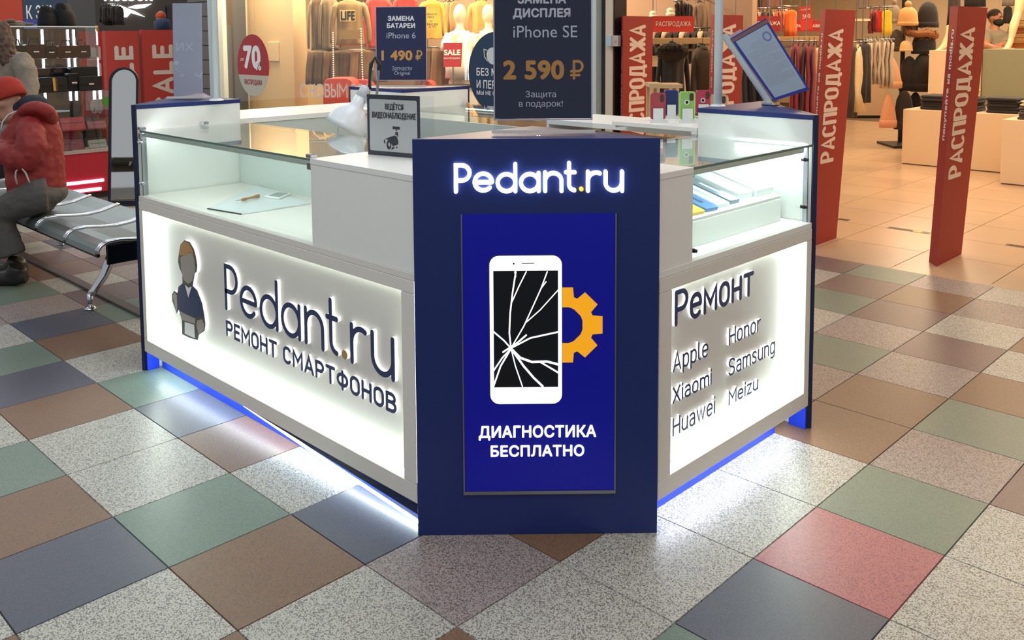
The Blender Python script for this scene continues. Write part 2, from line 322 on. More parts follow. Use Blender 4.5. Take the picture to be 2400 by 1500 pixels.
TILE = {
 'W': terrazzo('white_terrazzo', '#b6b5ab', '#716e68', 0.34),
 'M': terrazzo('mauve_terrazzo', '#9c918d', '#665d5a', 0.35),
 'G': terrazzo('green_terrazzo', '#6c7d71', '#5f6f65', 0.3, '#98a298', 0.08),
 'B': terrazzo('slate_terrazzo', '#525561', '#4a4d58', 0.3, '#8f919a', 0.07),
 'N': terrazzo('brown_terrazzo', '#7a5f4a', '#6a5240', 0.3, '#8c7560', 0.05),
 'P': terrazzo('red_terrazzo', '#a8676a', '#85505a', 0.3, '#c49a98', 0.09),
 'R': terrazzo('plum_terrazzo', '#705e5d', '#635352', 0.3, '#80706e', 0.05),
}
white = mat('white_laminate', '#f0f1ec', 0.35, var=0.02)
frame_grey = mat('pale_grey_laminate', '#e6e2d9', 0.4, var=0.03)
navy = mat('navy_laminate', '#192c6c', 0.38, var=0.04)
navy_dark = mat('navy_edge', '#141c3c', 0.4)
royal = mat('royal_blue_skirting', '#1c3fd0', 0.3)
chrome = mat('chrome', '#d8dade', 0.12, metal=1.0, var=0)
steel = mat('brushed_steel', '#9fa2a5', 0.3, metal=1.0, var=0.05)
black = mat('black_plastic', '#17181c', 0.35, var=0.1)
led = mat('led_white', '#ffffff', 0.5, emit=13.0, ecol='#eefbff', var=0)
led_soft = mat('led_white_soft', '#ffffff', 0.5, emit=9.0, ecol='#f0fff8', var=0)
pane = glass('clear_glass', (0.94, 0.98, 0.96), 1.5)
acryl = glass('clear_acrylic', (0.95, 0.96, 0.98), 1.49, amount=0.3)
edge_green = mat('glass_edge', '#5f7d74', 0.15, var=0.1)
panel_white = mat('sign_panel_white', '#dfdcd5', 0.5, var=0.01)
print_white = mat('print_white', '#f2f2f0', 0.5, var=0)
print_gold = mat('print_gold', '#c08a45', 0.5, var=0)
print_navy = mat('print_navy', '#161c3a', 0.25, var=0.02)
letter_navy = mat('letter_navy', '#27345f', 0.5, var=0.02)
acrylic_white = mat('letter_acrylic_white', '#ffffff', 0.4, emit=0.55, ecol='#ffffff', var=0)  # faint emission painted onto the white sides as the LED halo
dark_ink = mat('dark_ink', '#2c2f38', 0.5, var=0)
red_card = mat('red_sleeve', '#a2332d', 0.55, var=0.03)
red_card_l = mat('bright_red_sleeve', '#c8453c', 0.55, var=0.03)
print_cream = mat('print_cream', '#ecdccb', 0.55, var=0)

# ---------------------------------------------------------------- mall floor: terrazzo tiles 0.4 m
S = 0.4
floor = struct('floor', MB().box(-16, 7, -5, 4.79, -0.06, -0.006), mat('floor_joint', '#5e5850', 0.7))
TC = {}
def row(v, u0, s):
    for i, c in enumerate(s): TC[(u0 + i, v)] = c
row(-2, 2, 'WN'); row(-1, -2, 'BWGNBWN'); row(0, -6, 'GMWGBNWWGNWNB'); row(1, -9, 'NBMGMBNWGBNWBMWG')
row(2, -12, 'WBMWRNWRGWNBGWBMNWBWB'); row(3, -15, 'NWGBWMBMRMRGWNBWGMBNWPWN')
row(4, -16, 'WBNWMGWBNMWGRWNBMGWBNWGWB'); row(5, -16, 'GWNBMWRGWBNMWGBNWRGMNNMRW'); row(6, -12, 'NWGBRWMGBWNRGWBNMNGW')
row(7, -9, 'WMGBNWRGWBNWBGMNW'); row(8, -9, 'GWRNMBWGNWMBWMRW'); row(9, -9, 'NBWGMRWNBGWBGRWN'); row(10, -9, 'WGRNBWMGWNGWRNMW'); row(11, -9, 'BNWMGRBWNGMRGMWN')
def tile_mesh(c):
    me = bpy.data.meshes.new('tile_' + c); h = S / 2 - 0.0008; b = 0.0015
    vs = [(-h, -h, -0.006), (h, -h, -0.006), (h, h, -0.006), (-h, h, -0.006), (-h + b, -h + b, 0), (h - b, -h + b, 0), (h - b, h - b, 0), (-h + b, h - b, 0)]
    me.from_pydata(vs, [], [(4, 5, 6, 7), (0, 1, 5, 4), (1, 2, 6, 5), (2, 3, 7, 6), (3, 0, 4, 7)]); me.materials.append(TILE[c]); return me
TM = {c: tile_mesh(c) for c in TILE}
for (u, v), c in sorted(TC.items()):
    x, y = (u + 0.5) * S, (v + 0.5) * S
    if -0.3 < x < 1.7 and 1.0 < y < 2.3: continue            # wholly under the stand
    o = bpy.data.objects.new('tile', TM[c]); COL.objects.link(o); o.parent = floor; o.location = (x, y, -0.0003 * random.random())
# shop floor: large beige tiles 0.605 m
shop_floor = struct('floor_shop', MB().box(-16, 7, 4.79, 17.6, -0.06, -0.005), mat('shop_joint', '#6b5540', 0.8))
tan = mat('beige_porcelain', '#b89c80', 0.28, var=0.07, scale=3.0)
me = bpy.data.meshes.new('shop_tile'); h = 0.3005
me.from_pydata([(-h, -h, -0.005), (h, -h, -0.005), (h, h, -0.005), (-h, h, -0.005), (-h + .001, -h + .001, 0), (h - .001, -h + .001, 0), (h - .001, h - .001, 0), (-h + .001, h - .001, 0)], [], [(4, 5, 6, 7), (0, 1, 5, 4), (1, 2, 6, 5), (2, 3, 7, 6), (3, 0, 4, 7)]); me.materials.append(tan)
for i in range(-6, 6):
    for j in range(0, 16):
        x, y = 0.155 + 0.605 * (i + 0.5), 5.335 + 0.605 * (j - 0.5)
        o = bpy.data.objects.new('tile', me); COL.objects.link(o); o.parent = shop_floor; o.location = (x, y, 0)
# flat metal strip let into the mall floor under the bench
tag(MB().box(-5.2, -0.7, 0.925, 0.985, 0.0, 0.012).build('floor_strip', mat('brown_metal', '#5d5149', 0.35, metal=0.3), bevel=0.003), 'flat brown metal strip running along the floor under the bench', 'floor strip')
# ---------------------------------------------------------------- the repair stand (white and navy island kiosk)
XA, YA, XB, YB, YC = 1.583, 0.618, 2.10, 1.128, 2.125      # corners
XL = -0.39; ZT = 1.222; ZC = 0.812; ZG = 1.112

def column(label, pts, legs_white, hyp=None):
    """triangular corner column: navy outer face and top, white inner faces. pts = 3 corners, right angle last"""
    t = thing('corner_column', label, 'column', (pts[2][0], pts[2][1], 0), 'corner columns of the stand')
    P = [Vector((p[0], p[1], 0)) for p in pts]; c = (P[0] + P[1] + P[2]) / 3
    F = Fr((0, 0, 0), (1, 0, 0), (0, 1, 0), (0, 0, 1))
    q = [(p.x, p.y) for p in P]
    inn = [((p.x - c.x) * 0.985 + c.x, (p.y - c.y) * 0.985 + c.y) for p in P]
    MB().prism(F, inn, 0.0, ZT - 0.019).build('body', white, t)
    MB().prism(F, q, ZT - 0.018, ZT).build('top_board', navy, t, bevel=0.001)
    d = (P[1] - P[0]).normalized(); n = Vector((d.y, -d.x, 0))
    if (P[2] - P[0]).dot(n) > 0: n = -n
    return t, (Fr(P[0], d, UP, n) if d.cross(UP).dot(n) > 0 else Fr(P[1], -d, UP, n)), (P[1] - P[0]).length, n

led_hot = mat('led_sign_edge', '#ffffff', 0.5, emit=34.0, ecol='#effff8', var=0)
led_floor = mat('led_floor_wash', '#ffffff', 0.5, emit=32.0, ecol='#f3fbff', var=0)
led_case2 = mat('led_showcase', '#ffffff', 0.5, emit=50.0, ecol='#eefbff', var=0)
# ---- front column with lit sign
tf, FP, WP, nf = column('tall navy sign column with glowing shop name and broken phone poster', [(XA, YA), (XB, YB), (XA, YB)], True)
PAN = MB().fbox(FP, -0.004, WP + 0.004, 0.0, ZT + 0.001, 0.0, 0.018).build('front_panel', navy, tf, bevel=0.0015)
C0 = 0.018
FQ = Fr(FP.p(0, 0, C0), FP.r, UP, FP.n)
def fp(x, y): return FQ.px(x, y)
lit = mat('sign_letter_lit', '#ffffff', 0.4, emit=3.2, ecol='#f4f6ff', var=0)
lit_dot = mat('sign_dot_lit', '#f2c94c', 0.4, emit=1.3, ecol='#f0c030', var=0)
SW = 22.0
def logo():
    """strokes of the shop name in drawing units (x right, y down)"""
    R_ = []
    R_.append([[(233, 438), (233, 275), (268, 275)] + arc(268, 322.5, 47.5, -90, 90)[1:] + [(233, 370)]])
    R_.append([[(348, 381), (446, 381)], arc(397, 380, 52, 0, -318, 26)])
    R_.append([arc(536, 385, 53, 0, 360, 28), [(589, 270), (589, 438)]])
    R_.append([arc(676, 385, 53, 0, 360, 28), [(729, 326), (729, 438)]])
    R_.append([[(768, 322), (768, 438)], [(768, 380)] + arc(817, 376, 49, 180, 360, 16) + [(866, 438)]])
    R_.append([[(912, 265), (912, 400)] + arc(946, 400, 34, 180, 95, 8)[1:], [(893, 322), (945, 322)]])
    R_.append([])
    R_.append([[(1025, 320), (1025, 438)], [(1025, 378)] + arc(1074, 374, 49, 180, 296, 12)])
    R_.append([[(1131, 320), (1131, 388)] + arc(1180, 388, 49.5, 180, 0, 16)[1:] + [(1230, 388)], [(1230, 320), (1230, 440)]])
    return R_
# front lit name
aL, bT = fp(1064, 380); aR, bB = fp(1463, 452)
def lg(a0, a1, b0, b1):
    sx = (a1 - a0) / (1245 - 222); sy = (b1 - b0) / (449 - 257)
    return lambda p: (a0 + (p[0] - 222) * sx, b1 - (p[1] - 257) * sy), sx
b0_ = fp(1075, 453)[1]; b1_ = fp(1140, 380)[1]
tr, sx = lg(aL, aR, (b0_ + fp(1440, 449)[1]) / 2, (b1_ + fp(1330, 378)[1]) / 2)
for L in logo():
    mb = MB()
    if not L:
        cx_, cy_ = tr((985, 427)); mb.prism(FQ, arc(cx_, cy_, 13 * sx, 0, 360, 20)[:-1], 0.0, 0.012); mb.build('letter', lit_dot, tf); continue
    for st in L: stroke(FQ, [tr(p) for p in st], 23 * sx, 0.0, 0.012, mb)
    mb.build('letter', lit, tf)
# lightbox poster
a0, b1 = fp(1083, 502); a1, _ = fp(1442, 502); _, b0 = fp(1083, 1150)
poster_blue = mat('poster_blue_lit', '#060d78', 0.3, emit=0.24, ecol='#0206b0', var=0)
pos = MB().fbox(FQ, a0, a1, b0, b1, 0.0005, 0.004).build('poster', poster_blue, tf)
MB().fbox(FQ, a0 - 0.004, a1 + 0.004, b0 - 0.010, b0, 0.0, 0.008).fbox(FQ, a0 - 0.004, a0, b0, b1, 0, 0.006).fbox(FQ, a1, a1 + 0.004, b0, b1, 0, 0.006).build('poster_rail', steel, tf)
pw = mat('poster_white_lit', '#ffffff', 0.4, emit=1.15, ecol='#ffffff', var=0)
pb = mat('poster_black', '#10141c', 0.3, var=0); pg = mat('poster_yellow_lit', '#eda81e', 0.4, emit=0.62, ecol='#f0a010', var=0); pdk = mat('poster_grey', '#3a4262', 0.4, emit=0.05, var=0)
def rr(x0, y0, x1, y1, r, n=6):
    return arc(x1 - r, y1 - r, r, 0, 90, n) + arc(x0 + r, y1 - r, r, 90, 180, n) + arc(x0 + r, y0 + r, r, 180, 270, n) + arc(x1 - r, y0 + r, r, 270, 360, n)
def pxpoly(pts): return [fp(x, y) for x, y in pts]
# gear behind the phone
gc = fp(1322, 761); R1 = fp(1393, 761)[0] - gc[0]; R0 = R1 * 0.62; Rt = R1 * 1.30; g = []
for k in range(8):
    for da, r in ((-13, Rt), (13, Rt), (19, R1 * 0.99), (26, R1 * 0.99)):
        a = math.radians(k * 45 + da); g.append((gc[0] + r * math.cos(a), gc[1] + r * math.sin(a)))
gm = MB(); inn = [(gc[0] + R0 * math.cos(math.radians(t_)), gc[1] + R0 * math.sin(math.radians(t_))) for t_ in [k * 45 + da for k in range(8) for da in (-13, 13, 19, 26)]]
n_ = len(g); gm.add([FQ.p(x, y, 0.0046) for x, y in g + inn], [(i, (i + 1) % n_, (i + 1) % n_ + n_, i + n_) for i in range(n_)]); gm.build('gear_print', pg, pos)
x0, y1 = fp(1147, 599); x1, y0 = fp(1317, 944)
MB().prism(FQ, rr(x0 - 0.003, y0 - 0.0, x1 + 0.001, y1 + 0.003, 0.030), 0.0046, 0.0050).build('phone_print_edge', pdk, pos)
MB().prism(FQ, rr(x0, y0, x1, y1, 0.028), 0.0050, 0.0054).build('phone_print', pw, pos)
sx0, sy1 = fp(1156, 634); sx1, sy0 = fp(1308, 905)
MB().fbox(FQ, sx0, sx1, sy0, sy1, 0.0054, 0.0058).build('screen_print', pb, pos)
dk = MB()
dk.fbox(FQ, *[fp(1223, 616)[0], fp(1252, 616)[0]], fp(1223, 617)[1], fp(1223, 615.4)[1], 0.0054, 0.0057); cc = fp(1204, 617); dk.prism(FQ, arc(*cc, 0.0028, 0, 360, 10)[:-1], 0.0054, 0.0057); cc = fp(1240, 609); dk.prism(FQ, arc(*cc, 0.0012, 0, 360, 8)[:-1], 0.0054, 0.0057)
dk.build('phone_print_slots', pb, pos)
cc = fp(1235, 924); MB().rings([[FQ.p(*q, 0.0056) for q in arc(*cc, 0.0135, 0, 360, 24)[:-1]], [FQ.p(*q, 0.0056) for q in arc(*cc, 0.0128, 0, 360, 24)[:-1]]], cap=False).build('button_print', mat('poster_pale', '#d8d8dc', 0.4, emit=0.6, var=0), pos)
ck = MB(); cr = lambda pts, wd: stroke(FQ, [fp(980 + x * 0.38667, (280 if y < 1000 or True else 0) + y * 0.38667) for x, y in pts], wd, 0.0058, 0.0060, ck)
for pts, wd in ([[(563, 1383), (553, 1290), (558, 1170), (572, 1050), (592, 920)], .0045], [[(570, 1100), (610, 1010), (655, 920)], .0035], [[(592, 950), (585, 920)], .003],
    [[(563, 1383), (640, 1250), (700, 1120), (745, 1020), (782, 920)], .0035], [[(655, 1225), (740, 1150), (848, 1030)], .003], [[(745, 1020), (775, 980)], .003],
    [[(563, 1383), (520, 1335), (455, 1280)], .004], [[(515, 1405), (600, 1350), (655, 1303)], .0045], [[(575, 1375), (680, 1320), (850, 1283)], .004],
    [[(563, 1383), (620, 1440), (690, 1465), (780, 1462), (850, 1480)], .006], [[(740, 1465), (800, 1500), (850, 1530)], .004], [[(563, 1383), (640, 1490), (700, 1560), (755, 1612)], .0055],
    [[(563, 1383), (590, 1490), (632, 1612)], .003], [[(563, 1383), (500, 1490), (458, 1610)], .0042], [[(563, 1383), (510, 1440), (456, 1520)], .0035]):
    cr(pts, wd)
ck.build('crack_print', pw, pos)
for s, L, Rr_, T, B in (('ДИАГНОСТИКА', 1122, 1397, 995, 1029), ('БЕСПЛАТНО', 1150, 1369, 1041, 1068)):
    text_part(pos, FQ, s, fp(L, T)[0], fp(Rr_, T)[0], fp(1250, B)[1], fp(1250, T)[1], 0.0052, pw, bold=0.018)

# ---- the other corner columns
tl, FL, WL, nl = column('white and navy corner column beside the metal bench', [(XL, YA), (XL - 0.515, YB), (XL, YB)], True)
MB().fbox(FL, -0.003, WL + 0.003, 0, ZT + 0.001, 0, 0.018).build('outer_panel', navy_dark, tl)
tr_, FR_, WR, nr = column('white and navy corner column carrying the tilted blue folder', [(XB, YC), (XA, YC + 0.51), (XA, YC)], True)
MB().fbox(FR_, -0.003, WR + 0.003, 0, ZT + 0.001, 0, 0.018).build('outer_panel', navy_dark, tr_)
tb, FB, WB, nb = column('white and navy corner column facing the clothes window', [(XL - 0.515, YC), (XL, YC + 0.51), (XL, YC)], True)
MB().fbox(FB, -0.003, WB + 0.003, 0, ZT + 0.001, 0, 0.018).build('outer_panel', navy_dark, tb)

# ---- long counter with the sign (outer face y = YA)
tc = thing('display_counter', 'long white counter with glowing repair sign and glass showcase top', 'counter', (0.6, 0.87, 0), 'white counters of the stand')
LX0, LX1 = XL + 0.004, XA - 0.004
MB().box(LX0, LX1, YA + 0.06, YB, 0.10, ZC - 0.022).build('body', white, tc)
MB().box(LX0, LX1, YA - 0.004, YB, ZC - 0.022, ZC).build('worktop', frame_grey, tc, bevel=0.001)
MB().box(LX0, LX1, YA - 0.006, YA + 0.05, ZC - 0.062, ZC - 0.023).build('sign_frame_rail', frame_grey, tc, bevel=0.0015)
MB().box(LX0, LX1, YA - 0.006, YA + 0.05, 0.092, 0.150).build('sign_frame_rail', frame_grey, tc, bevel=0.0015)
MB().box(LX0, LX0 + 0.034, YA - 0.006, YA + 0.05, 0.151, ZC - 0.063).build('sign_frame_stile', frame_grey, tc, bevel=0.0015)
MB().box(LX1 - 0.064, LX1, YA - 0.006, YA + 0.05, 0.151, ZC - 0.063).build('sign_frame_stile', frame_grey, tc, bevel=0.0015)
YP = YA + 0.047
spn = MB().box(LX0 + 0.03, LX1 - 0.06, YP, YP + 0.012, 0.148, ZC - 0.06).build('sign_panel', panel_white, tc)
lx0, lx1, lz0, lz1 = LX0 + 0.036, LX1 - 0.066, 0.152, ZC - 0.064
for b in ((lx0, lx1, YP - 0.030, YP - 0.016, lz0, lz0 + 0.004), (lx0, lx1, YP - 0.022, YP - 0.016, lz1 - 0.003, lz1), (lx0, lx0 + 0.004, YP - 0.030, YP - 0.014, lz0 + .01, lz1 - .01), (lx1 - 0.003, lx1, YP - 0.022, YP - 0.016, lz0 + .01, lz1 - .01)):
    MB().box(*b).build('led_strip', led_hot if (b[5] - b[4] < 0.0045 and b[4] < 0.2) or b[1] < 0 else led_soft, tc)
# raised letters
FS = Fr((0, YP, 0), (1, 0, 0), UP, (0, -1, 0))
def raised(F, parent, v2f, d=0.022):
    mb = MB()
    for v2, f in v2f: extr(mb, F, v2, f, 0.004, d)
    o = mb.build('letter', acrylic_white, parent)
    mb = MB()
    for v2, f in v2f: mb.add([F.p(x, y, d + 0.0006) for x, y in v2], f)
    mb.build('letter_face', letter_navy, o); return o
def FSp(x, y): return Fr((0, YA + 0.025, 0), (1, 0, 0), UP, (0, -1, 0)).px(x, y)
tr2, sx2 = lg(0.318, 1.436, 0.424, 0.630)
gold_face = mat('letter_gold', '#b98b4e', 0.5, var=0.02)
for L in logo():
    mb = MB(); fc = MB()
    if not L:
        c_ = tr2((985, 427)); pts = arc(*c_, 15 * sx2, 0, 360, 20)[:-1]; mb.prism(FS, pts, 0.003, 0.014); o = mb.build('letter', acrylic_white, tc); fc.prism(FS, pts, 0.0152, 0.0156); fc.build('letter_face', gold_face, o); continue
    for st in L:
        q = [tr2(p) for p in st]; stroke(FS, q, 17 * sx2, 0.003, 0.014, mb); stroke(FS, q, 17 * sx2, 0.0152, 0.0156, fc)
    o = mb.build('letter', acrylic_white, tc); fc.build('letter_face', letter_navy, o)
def raised_strokes(F, parent, sts, wd, d=0.012):
    mb = MB(); fc = MB()
    for q in sts: stroke(F, q, wd, 0.004, d, mb); stroke(F, q, wd, d + 0.0010, d + 0.0014, fc)
    o = mb.build('letter', acrylic_white, parent); fc.build('letter_face', letter_navy, o)
for sts in sign_word(FS, 'РЕМОНТ СМАРТФОНОВ', 0.318, 1.432, 0.316, 0.388, 0.0125, 3.0): raised_strokes(FS, tc, sts, 0.0125)
# generic technician plate left of the name (plain shapes, no face)
def ep(pts): return [FSp(380 + x * 0.30668, 540 + y * 0.30668) for x, y in pts]
outline = ep([(165, 75), (205, 90), (235, 140), (252, 200), (262, 270), (258, 315), (243, 330), (232, 400), (228, 425), (262, 460), (300, 560), (318, 660), (325, 720), (318, 770), (275, 800), (268, 840), (210, 825), (148, 795), (146, 690), (120, 600), (108, 640), (72, 540), (70, 490), (88, 462), (110, 480), (120, 430), (150, 405), (150, 340), (128, 290), (116, 240), (122, 180), (135, 110)])
pl = MB().prism(FS, outline, 0.004, 0.018).build('figure_plate', acrylic_white, tc)
MB().prism(FS, outline, 0.0182, 0.0190).build('figure_plate_edge', mat('figure_outline', '#55504c', 0.5, var=0.02), pl)
MB().prism(FS, ep([(135, 205), (215, 170), (240, 215), (250, 300), (225, 390), (195, 410), (160, 380), (140, 300)]), 0.0191, 0.0196).build('figure_head', mat('figure_grey', '#a39b92', 0.5, var=0.02), pl)
MB().prism(FS, ep([(127, 190), (140, 115), (165, 84), (200, 98), (228, 150), (240, 205), (215, 165), (165, 195)]), 0.0197, 0.0202).build('figure_hair', gold_face, pl)
MB().prism(FS, ep([(126, 440), (160, 410), (195, 520), (225, 425), (255, 465), (293, 560), (308, 655), (250, 668), (120, 610), (112, 520)]), 0.0191, 0.0196).build('figure_jumper', letter_navy, pl)
MB().prism(FS, ep([(170, 415), (196, 440), (222, 430), (196, 515)]), 0.0197, 0.0200).build('figure_collar', print_white, pl)
MB().prism(FS, ep([(168, 700), (240, 722), (245, 825), (168, 790)]), 0.0191, 0.0196).build('figure_device', print_white, pl)
MB().prism(FS, ep([(262, 690), (300, 680), (318, 720), (310, 765), (275, 795), (258, 730)]), 0.0191, 0.0196).build('figure_hand', MATS['figure_grey'], pl)
MB().prism(FS, ep([(76, 500), (90, 472), (108, 500), (112, 590), (104, 620)]), 0.0191, 0.0196).build('figure_hand', MATS['figure_grey'], pl)
MB().prism(FS, ep([(124, 618), (250, 675), (248, 716), (150, 685)]), 0.0191, 0.0196).build('figure_apron', MATS['figure_grey'], pl)
# skirting, loose front board and under-counter light
MB().box(LX0 + 0.02, LX1, YA + 0.064, YA + 0.071, 0.0, 0.10).build('skirting', royal, tc)
MB().box(LX0, LX0 + 0.010, YA + 0.0, YA + 0.055, 0.0, 0.091).build('skirting_end', royal, tc)
lbm = mat('loose_board', '#1f2a4c', 0.35)
MB().hexa([(0.10, YA + 0.014, 0.0885), (LX1, YA + 0.006, 0.048), (LX1, YA + 0.012, 0.048), (0.10, YA + 0.020, 0.0885)], [(0.10, YA + 0.014, 0.0915), (LX1, YA + 0.010, 0.0915), (LX1, YA + 0.016, 0.0915), (0.10, YA + 0.020, 0.0915)]).build('loose_skirting_board', lbm, tc)
MB().tube([(LX0 + 0.05, YA + 0.034, 0.078), (0.3, YA + 0.034, 0.074), (0.9, YA + 0.030, 0.040), (LX1, YA + 0.022, 0.010)], 0.005, 6).build('led_strip', led_hot, tc)
MB().box(XA - 0.0035, XA - 0.0005, YA - 0.004, YA - 0.001, 0.16, 0.79).build('led_strip', led_soft, tc)  # glowing sliver added for light leaking through the gap beside the column
# white cabinet block and glass showcase on top
BX = 1.022
MB().box(BX, LX1, YA, YB, ZC + 0.0005, ZG - 0.020).build('cabinet_block', white, tc, bevel=0.001)
MB().box(BX, LX1, YA - 0.002, YB, ZG - 0.0195, ZG).build('cabinet_top', white, tc, bevel=0.001)
MB().box(XL + 0.006, BX, YB - 0.014, YB, ZC, ZG - 0.012).build('sliding_back', mat('grey_glass_panel', '#c9d3cd', 0.2, var=0.01), tc)
MB().box(XL + 0.03, BX - 0.002, YA + 0.014, YA + 0.020, ZC + 0.003, ZG - 0.010).build('front_pane', pane, tc)
gt = MB().box(XL + 0.03, BX - 0.002, YA + 0.003, YB, ZG - 0.009, ZG - 0.001).build('top_pane', pane, tc)
MB().box(XL + 0.03, BX - 0.002, YA + 0.0005, YA + 0.003, ZG - 0.009, ZG - 0.001).build('pane_edge', edge_green, gt)
MB().box(XL + 0.03, BX - 0.004, YA + 0.026, YA + 0.036, ZG - 0.028, ZG - 0.020).build('led_strip', led_floor, tc)
MB().box(XL + 0.03, BX - 0.004, YA + 0.021, YA + 0.040, ZG - 0.0115, ZG - 0.0095).build('led_cover', white, tc)  # covers added to hide the strip and keep its light inside
MB().box(XL + 0.03, BX - 0.004, YA + 0.021, YA + 0.024, ZG - 0.032, ZG - 0.012).build('led_cover', white, tc)
MB().box(XL + 0.012, XL + 0.02, YA + 0.012, YA + 0.035, ZC, ZG - 0.008).build('corner_post', steel, tc)
for x, y, z in ((XL + 0.03, YA + 0.012, ZG - 0.006), (BX - 0.012, YA + 0.012, ZG - 0.006), (XL + 0.02, 0.93, ZG - 0.004)):
    k = MB().box(x - 0.016, x + 0.016, y - 0.014, y + 0.014, z + 0.006, z + 0.02).box(x - 0.014, x + 0.014, y - 0.012, y + 0.012, z - 0.035, z - 0.008); k.build('pane_clamp', chrome, tc, bevel=0.003)
for z in (ZC + 0.245, ZC + 0.06): MB().cyl((XL + 0.035, YA + 0.013, z), (XL + 0.035, YA - 0.004, z), 0.008).cyl((XL + 0.035, YA - 0.004, z), (XL + 0.035, YA - 0.012, z), 0.006).build('pane_screw', chrome, tc, smooth=True)
# ---- things in the long showcase
Z0 = ZC + 0.001
g0, g1, g2, g3 = on(487, 490, 2, Z0), on(567, 503, 2, Z0), on(728, 478, 2, Z0), on(600, 436, 2, Z0)
mbm = MB().hexa([g0, g1, g2, g3], [p + UP * 0.005 for p in (g0, g1, g2, g3)])
mbm_o = mbm.build('glass_mat', mat('smoked_glass', '#e4eaec', 0.08, var=0.02)); MB().hexa([g0 + UP * .0002, g1 + UP * .0002, g1.lerp(g0, .002) - (g2 - g1).normalized() * .003, g0 - (g2 - g1).normalized() * .003], [v_ + UP * .0045 for v_ in (g0, g1, g1 - (g2 - g1).normalized() * .003, g0 - (g2 - g1).normalized() * .003)]).build('mat_edge', black, mbm_o); tag(mbm_o, 'flat glass work mat lying inside the long showcase', 'mat')
Z1 = Z0 + 0.0055
ts = thing('screwdriver', 'small wooden handled screwdriver lying in the long showcase', 'screwdriver', on(585, 467, 2, Z1 + .008))
pA = on(553, 470, 2, Z1 + 0.009); pB = on(567, 468, 2, Z1 + 0.009); pC = on(606, 459, 2, Z1 + 0.009)
MB().tube([pA, pB], 0.0015).build('shaft', steel, ts); MB().tube([pB, pB.lerp(pC, .18), pB.lerp(pC, .3), pB.lerp(pC, .6), pC], [.006, .0075, .005, .005, .0085], 10).build('handle', mat('pale_wood', '#b58a55', 0.5), ts, smooth=True)
tp = thing('smartphone', 'white smartphone lying face up beside the screwdriver', 'phone', on(652, 461, 2, Z1))
q = [on(620, 463, 2, Z1), on(655, 468, 2, Z1), on(684, 456, 2, Z1), on(650, 453, 2, Z1)]
MB().hexa(q, [p + UP * 0.008 for p in q]).build('body', white, tp, bevel=0.002)
cq = sum(q, Vector()) / 4; q2 = [cq + (p - cq) * 0.78 + UP * 0.0082 for p in q]; MB().add(q2, [(0, 1, 2, 3)]).build('screen', mat('phone_screen', '#8b9294', 0.1), tp)
ta = thing('power_adapter', 'black ribbed power unit standing by the white cabinet block', 'adapter', (BX - 0.055, 0.70, Z0))
mb = MB().box(BX - 0.045, BX - 0.006, 0.66, 0.76, Z0 + 0.07, Z0 + 0.17)
for i in range(7): mb.box(BX - 0.05, BX - 0.045, 0.665 + i * 0.014, 0.672 + i * 0.014, Z0 + 0.075, Z0 + 0.165)
mb.build('case', black, ta); MB().box(BX - 0.044, BX - 0.008, 0.665, 0.755, Z0 + 0.0, Z0 + 0.069).build('base', steel, ta)
MB().tube([(BX - 0.05, 0.68, Z0 + 0.08), (BX - 0.06, 0.675, Z0 + 0.05), (BX - 0.05, 0.67, Z0 + 0.03), (BX - 0.02, 0.665, Z0 + 0.02)], 0.004).build('cable', black, ta, smooth=True)

# ---- short counter on the right (outer face x = XB)
tr3 = thing('display_counter', 'short white counter with glowing brand list and bright glass showcase', 'counter', (1.84, 1.62, 0), 'white counters of the stand')
RY0, RY1 = YB + 0.006, YC - 0.004
MB().box(XA, XB - 0.06, RY0, RY1, 0.10, ZC - 0.022).build('body', white, tr3)
MB().box(XA, XB + 0.004, RY0, RY1, ZC - 0.022, ZC).build('worktop', white, tr3, bevel=0.001)
MB().box(XB - 0.05, XB + 0.006, RY0, RY1, ZC - 0.066, ZC - 0.023).build('sign_frame_rail', frame_grey, tr3, bevel=0.0015)
MB().box(XB - 0.05, XB + 0.006, RY0, RY1, 0.092, 0.152).build('sign_frame_rail', frame_grey, tr3, bevel=0.0015)
MB().box(XB - 0.05, XB + 0.006, RY0, RY0 + 0.066, 0.153, ZC - 0.067).build('sign_frame_stile', frame_grey, tr3, bevel=0.0015)
MB().box(XB - 0.05, XB + 0.006, RY1 - 0.038, RY1, 0.153, ZC - 0.067).build('sign_frame_stile', frame_grey, tr3, bevel=0.0015)
XP = XB - 0.044
MB().box(XP - 0.012, XP, RY0 + 0.06, RY1 - 0.03, 0.148, ZC - 0.06).build('sign_panel', panel_white, tr3)
ly0, ly1, lz0, lz1 = RY0 + 0.068, RY1 - 0.040, 0.154, ZC - 0.068
for i, b in enumerate(((XP + 0.014, XP + 0.030, ly0, ly1, lz0, lz0 + 0.004), (XP + 0.016, XP + 0.022, ly0, ly1, lz1 - 0.003, lz1), (XP + 0.016, XP + 0.022, ly0, ly0 + 0.003, lz0 + .01, lz1 - .01), (XP + 0.014, XP + 0.032, ly1 - 0.004, ly1, lz0 + .01, lz1 - .01))):
    MB().box(*b).build('led_strip', led_hot if i in (0, 3) else led_soft, tr3)
FRS = Fr((XP, 0, 0), (0, 1, 0), UP, (1, 0, 0))
def rp(x, y): return Fr((XB - 0.022, 0, 0), (0, 1, 0), UP, (1, 0, 0)).px(x, y)
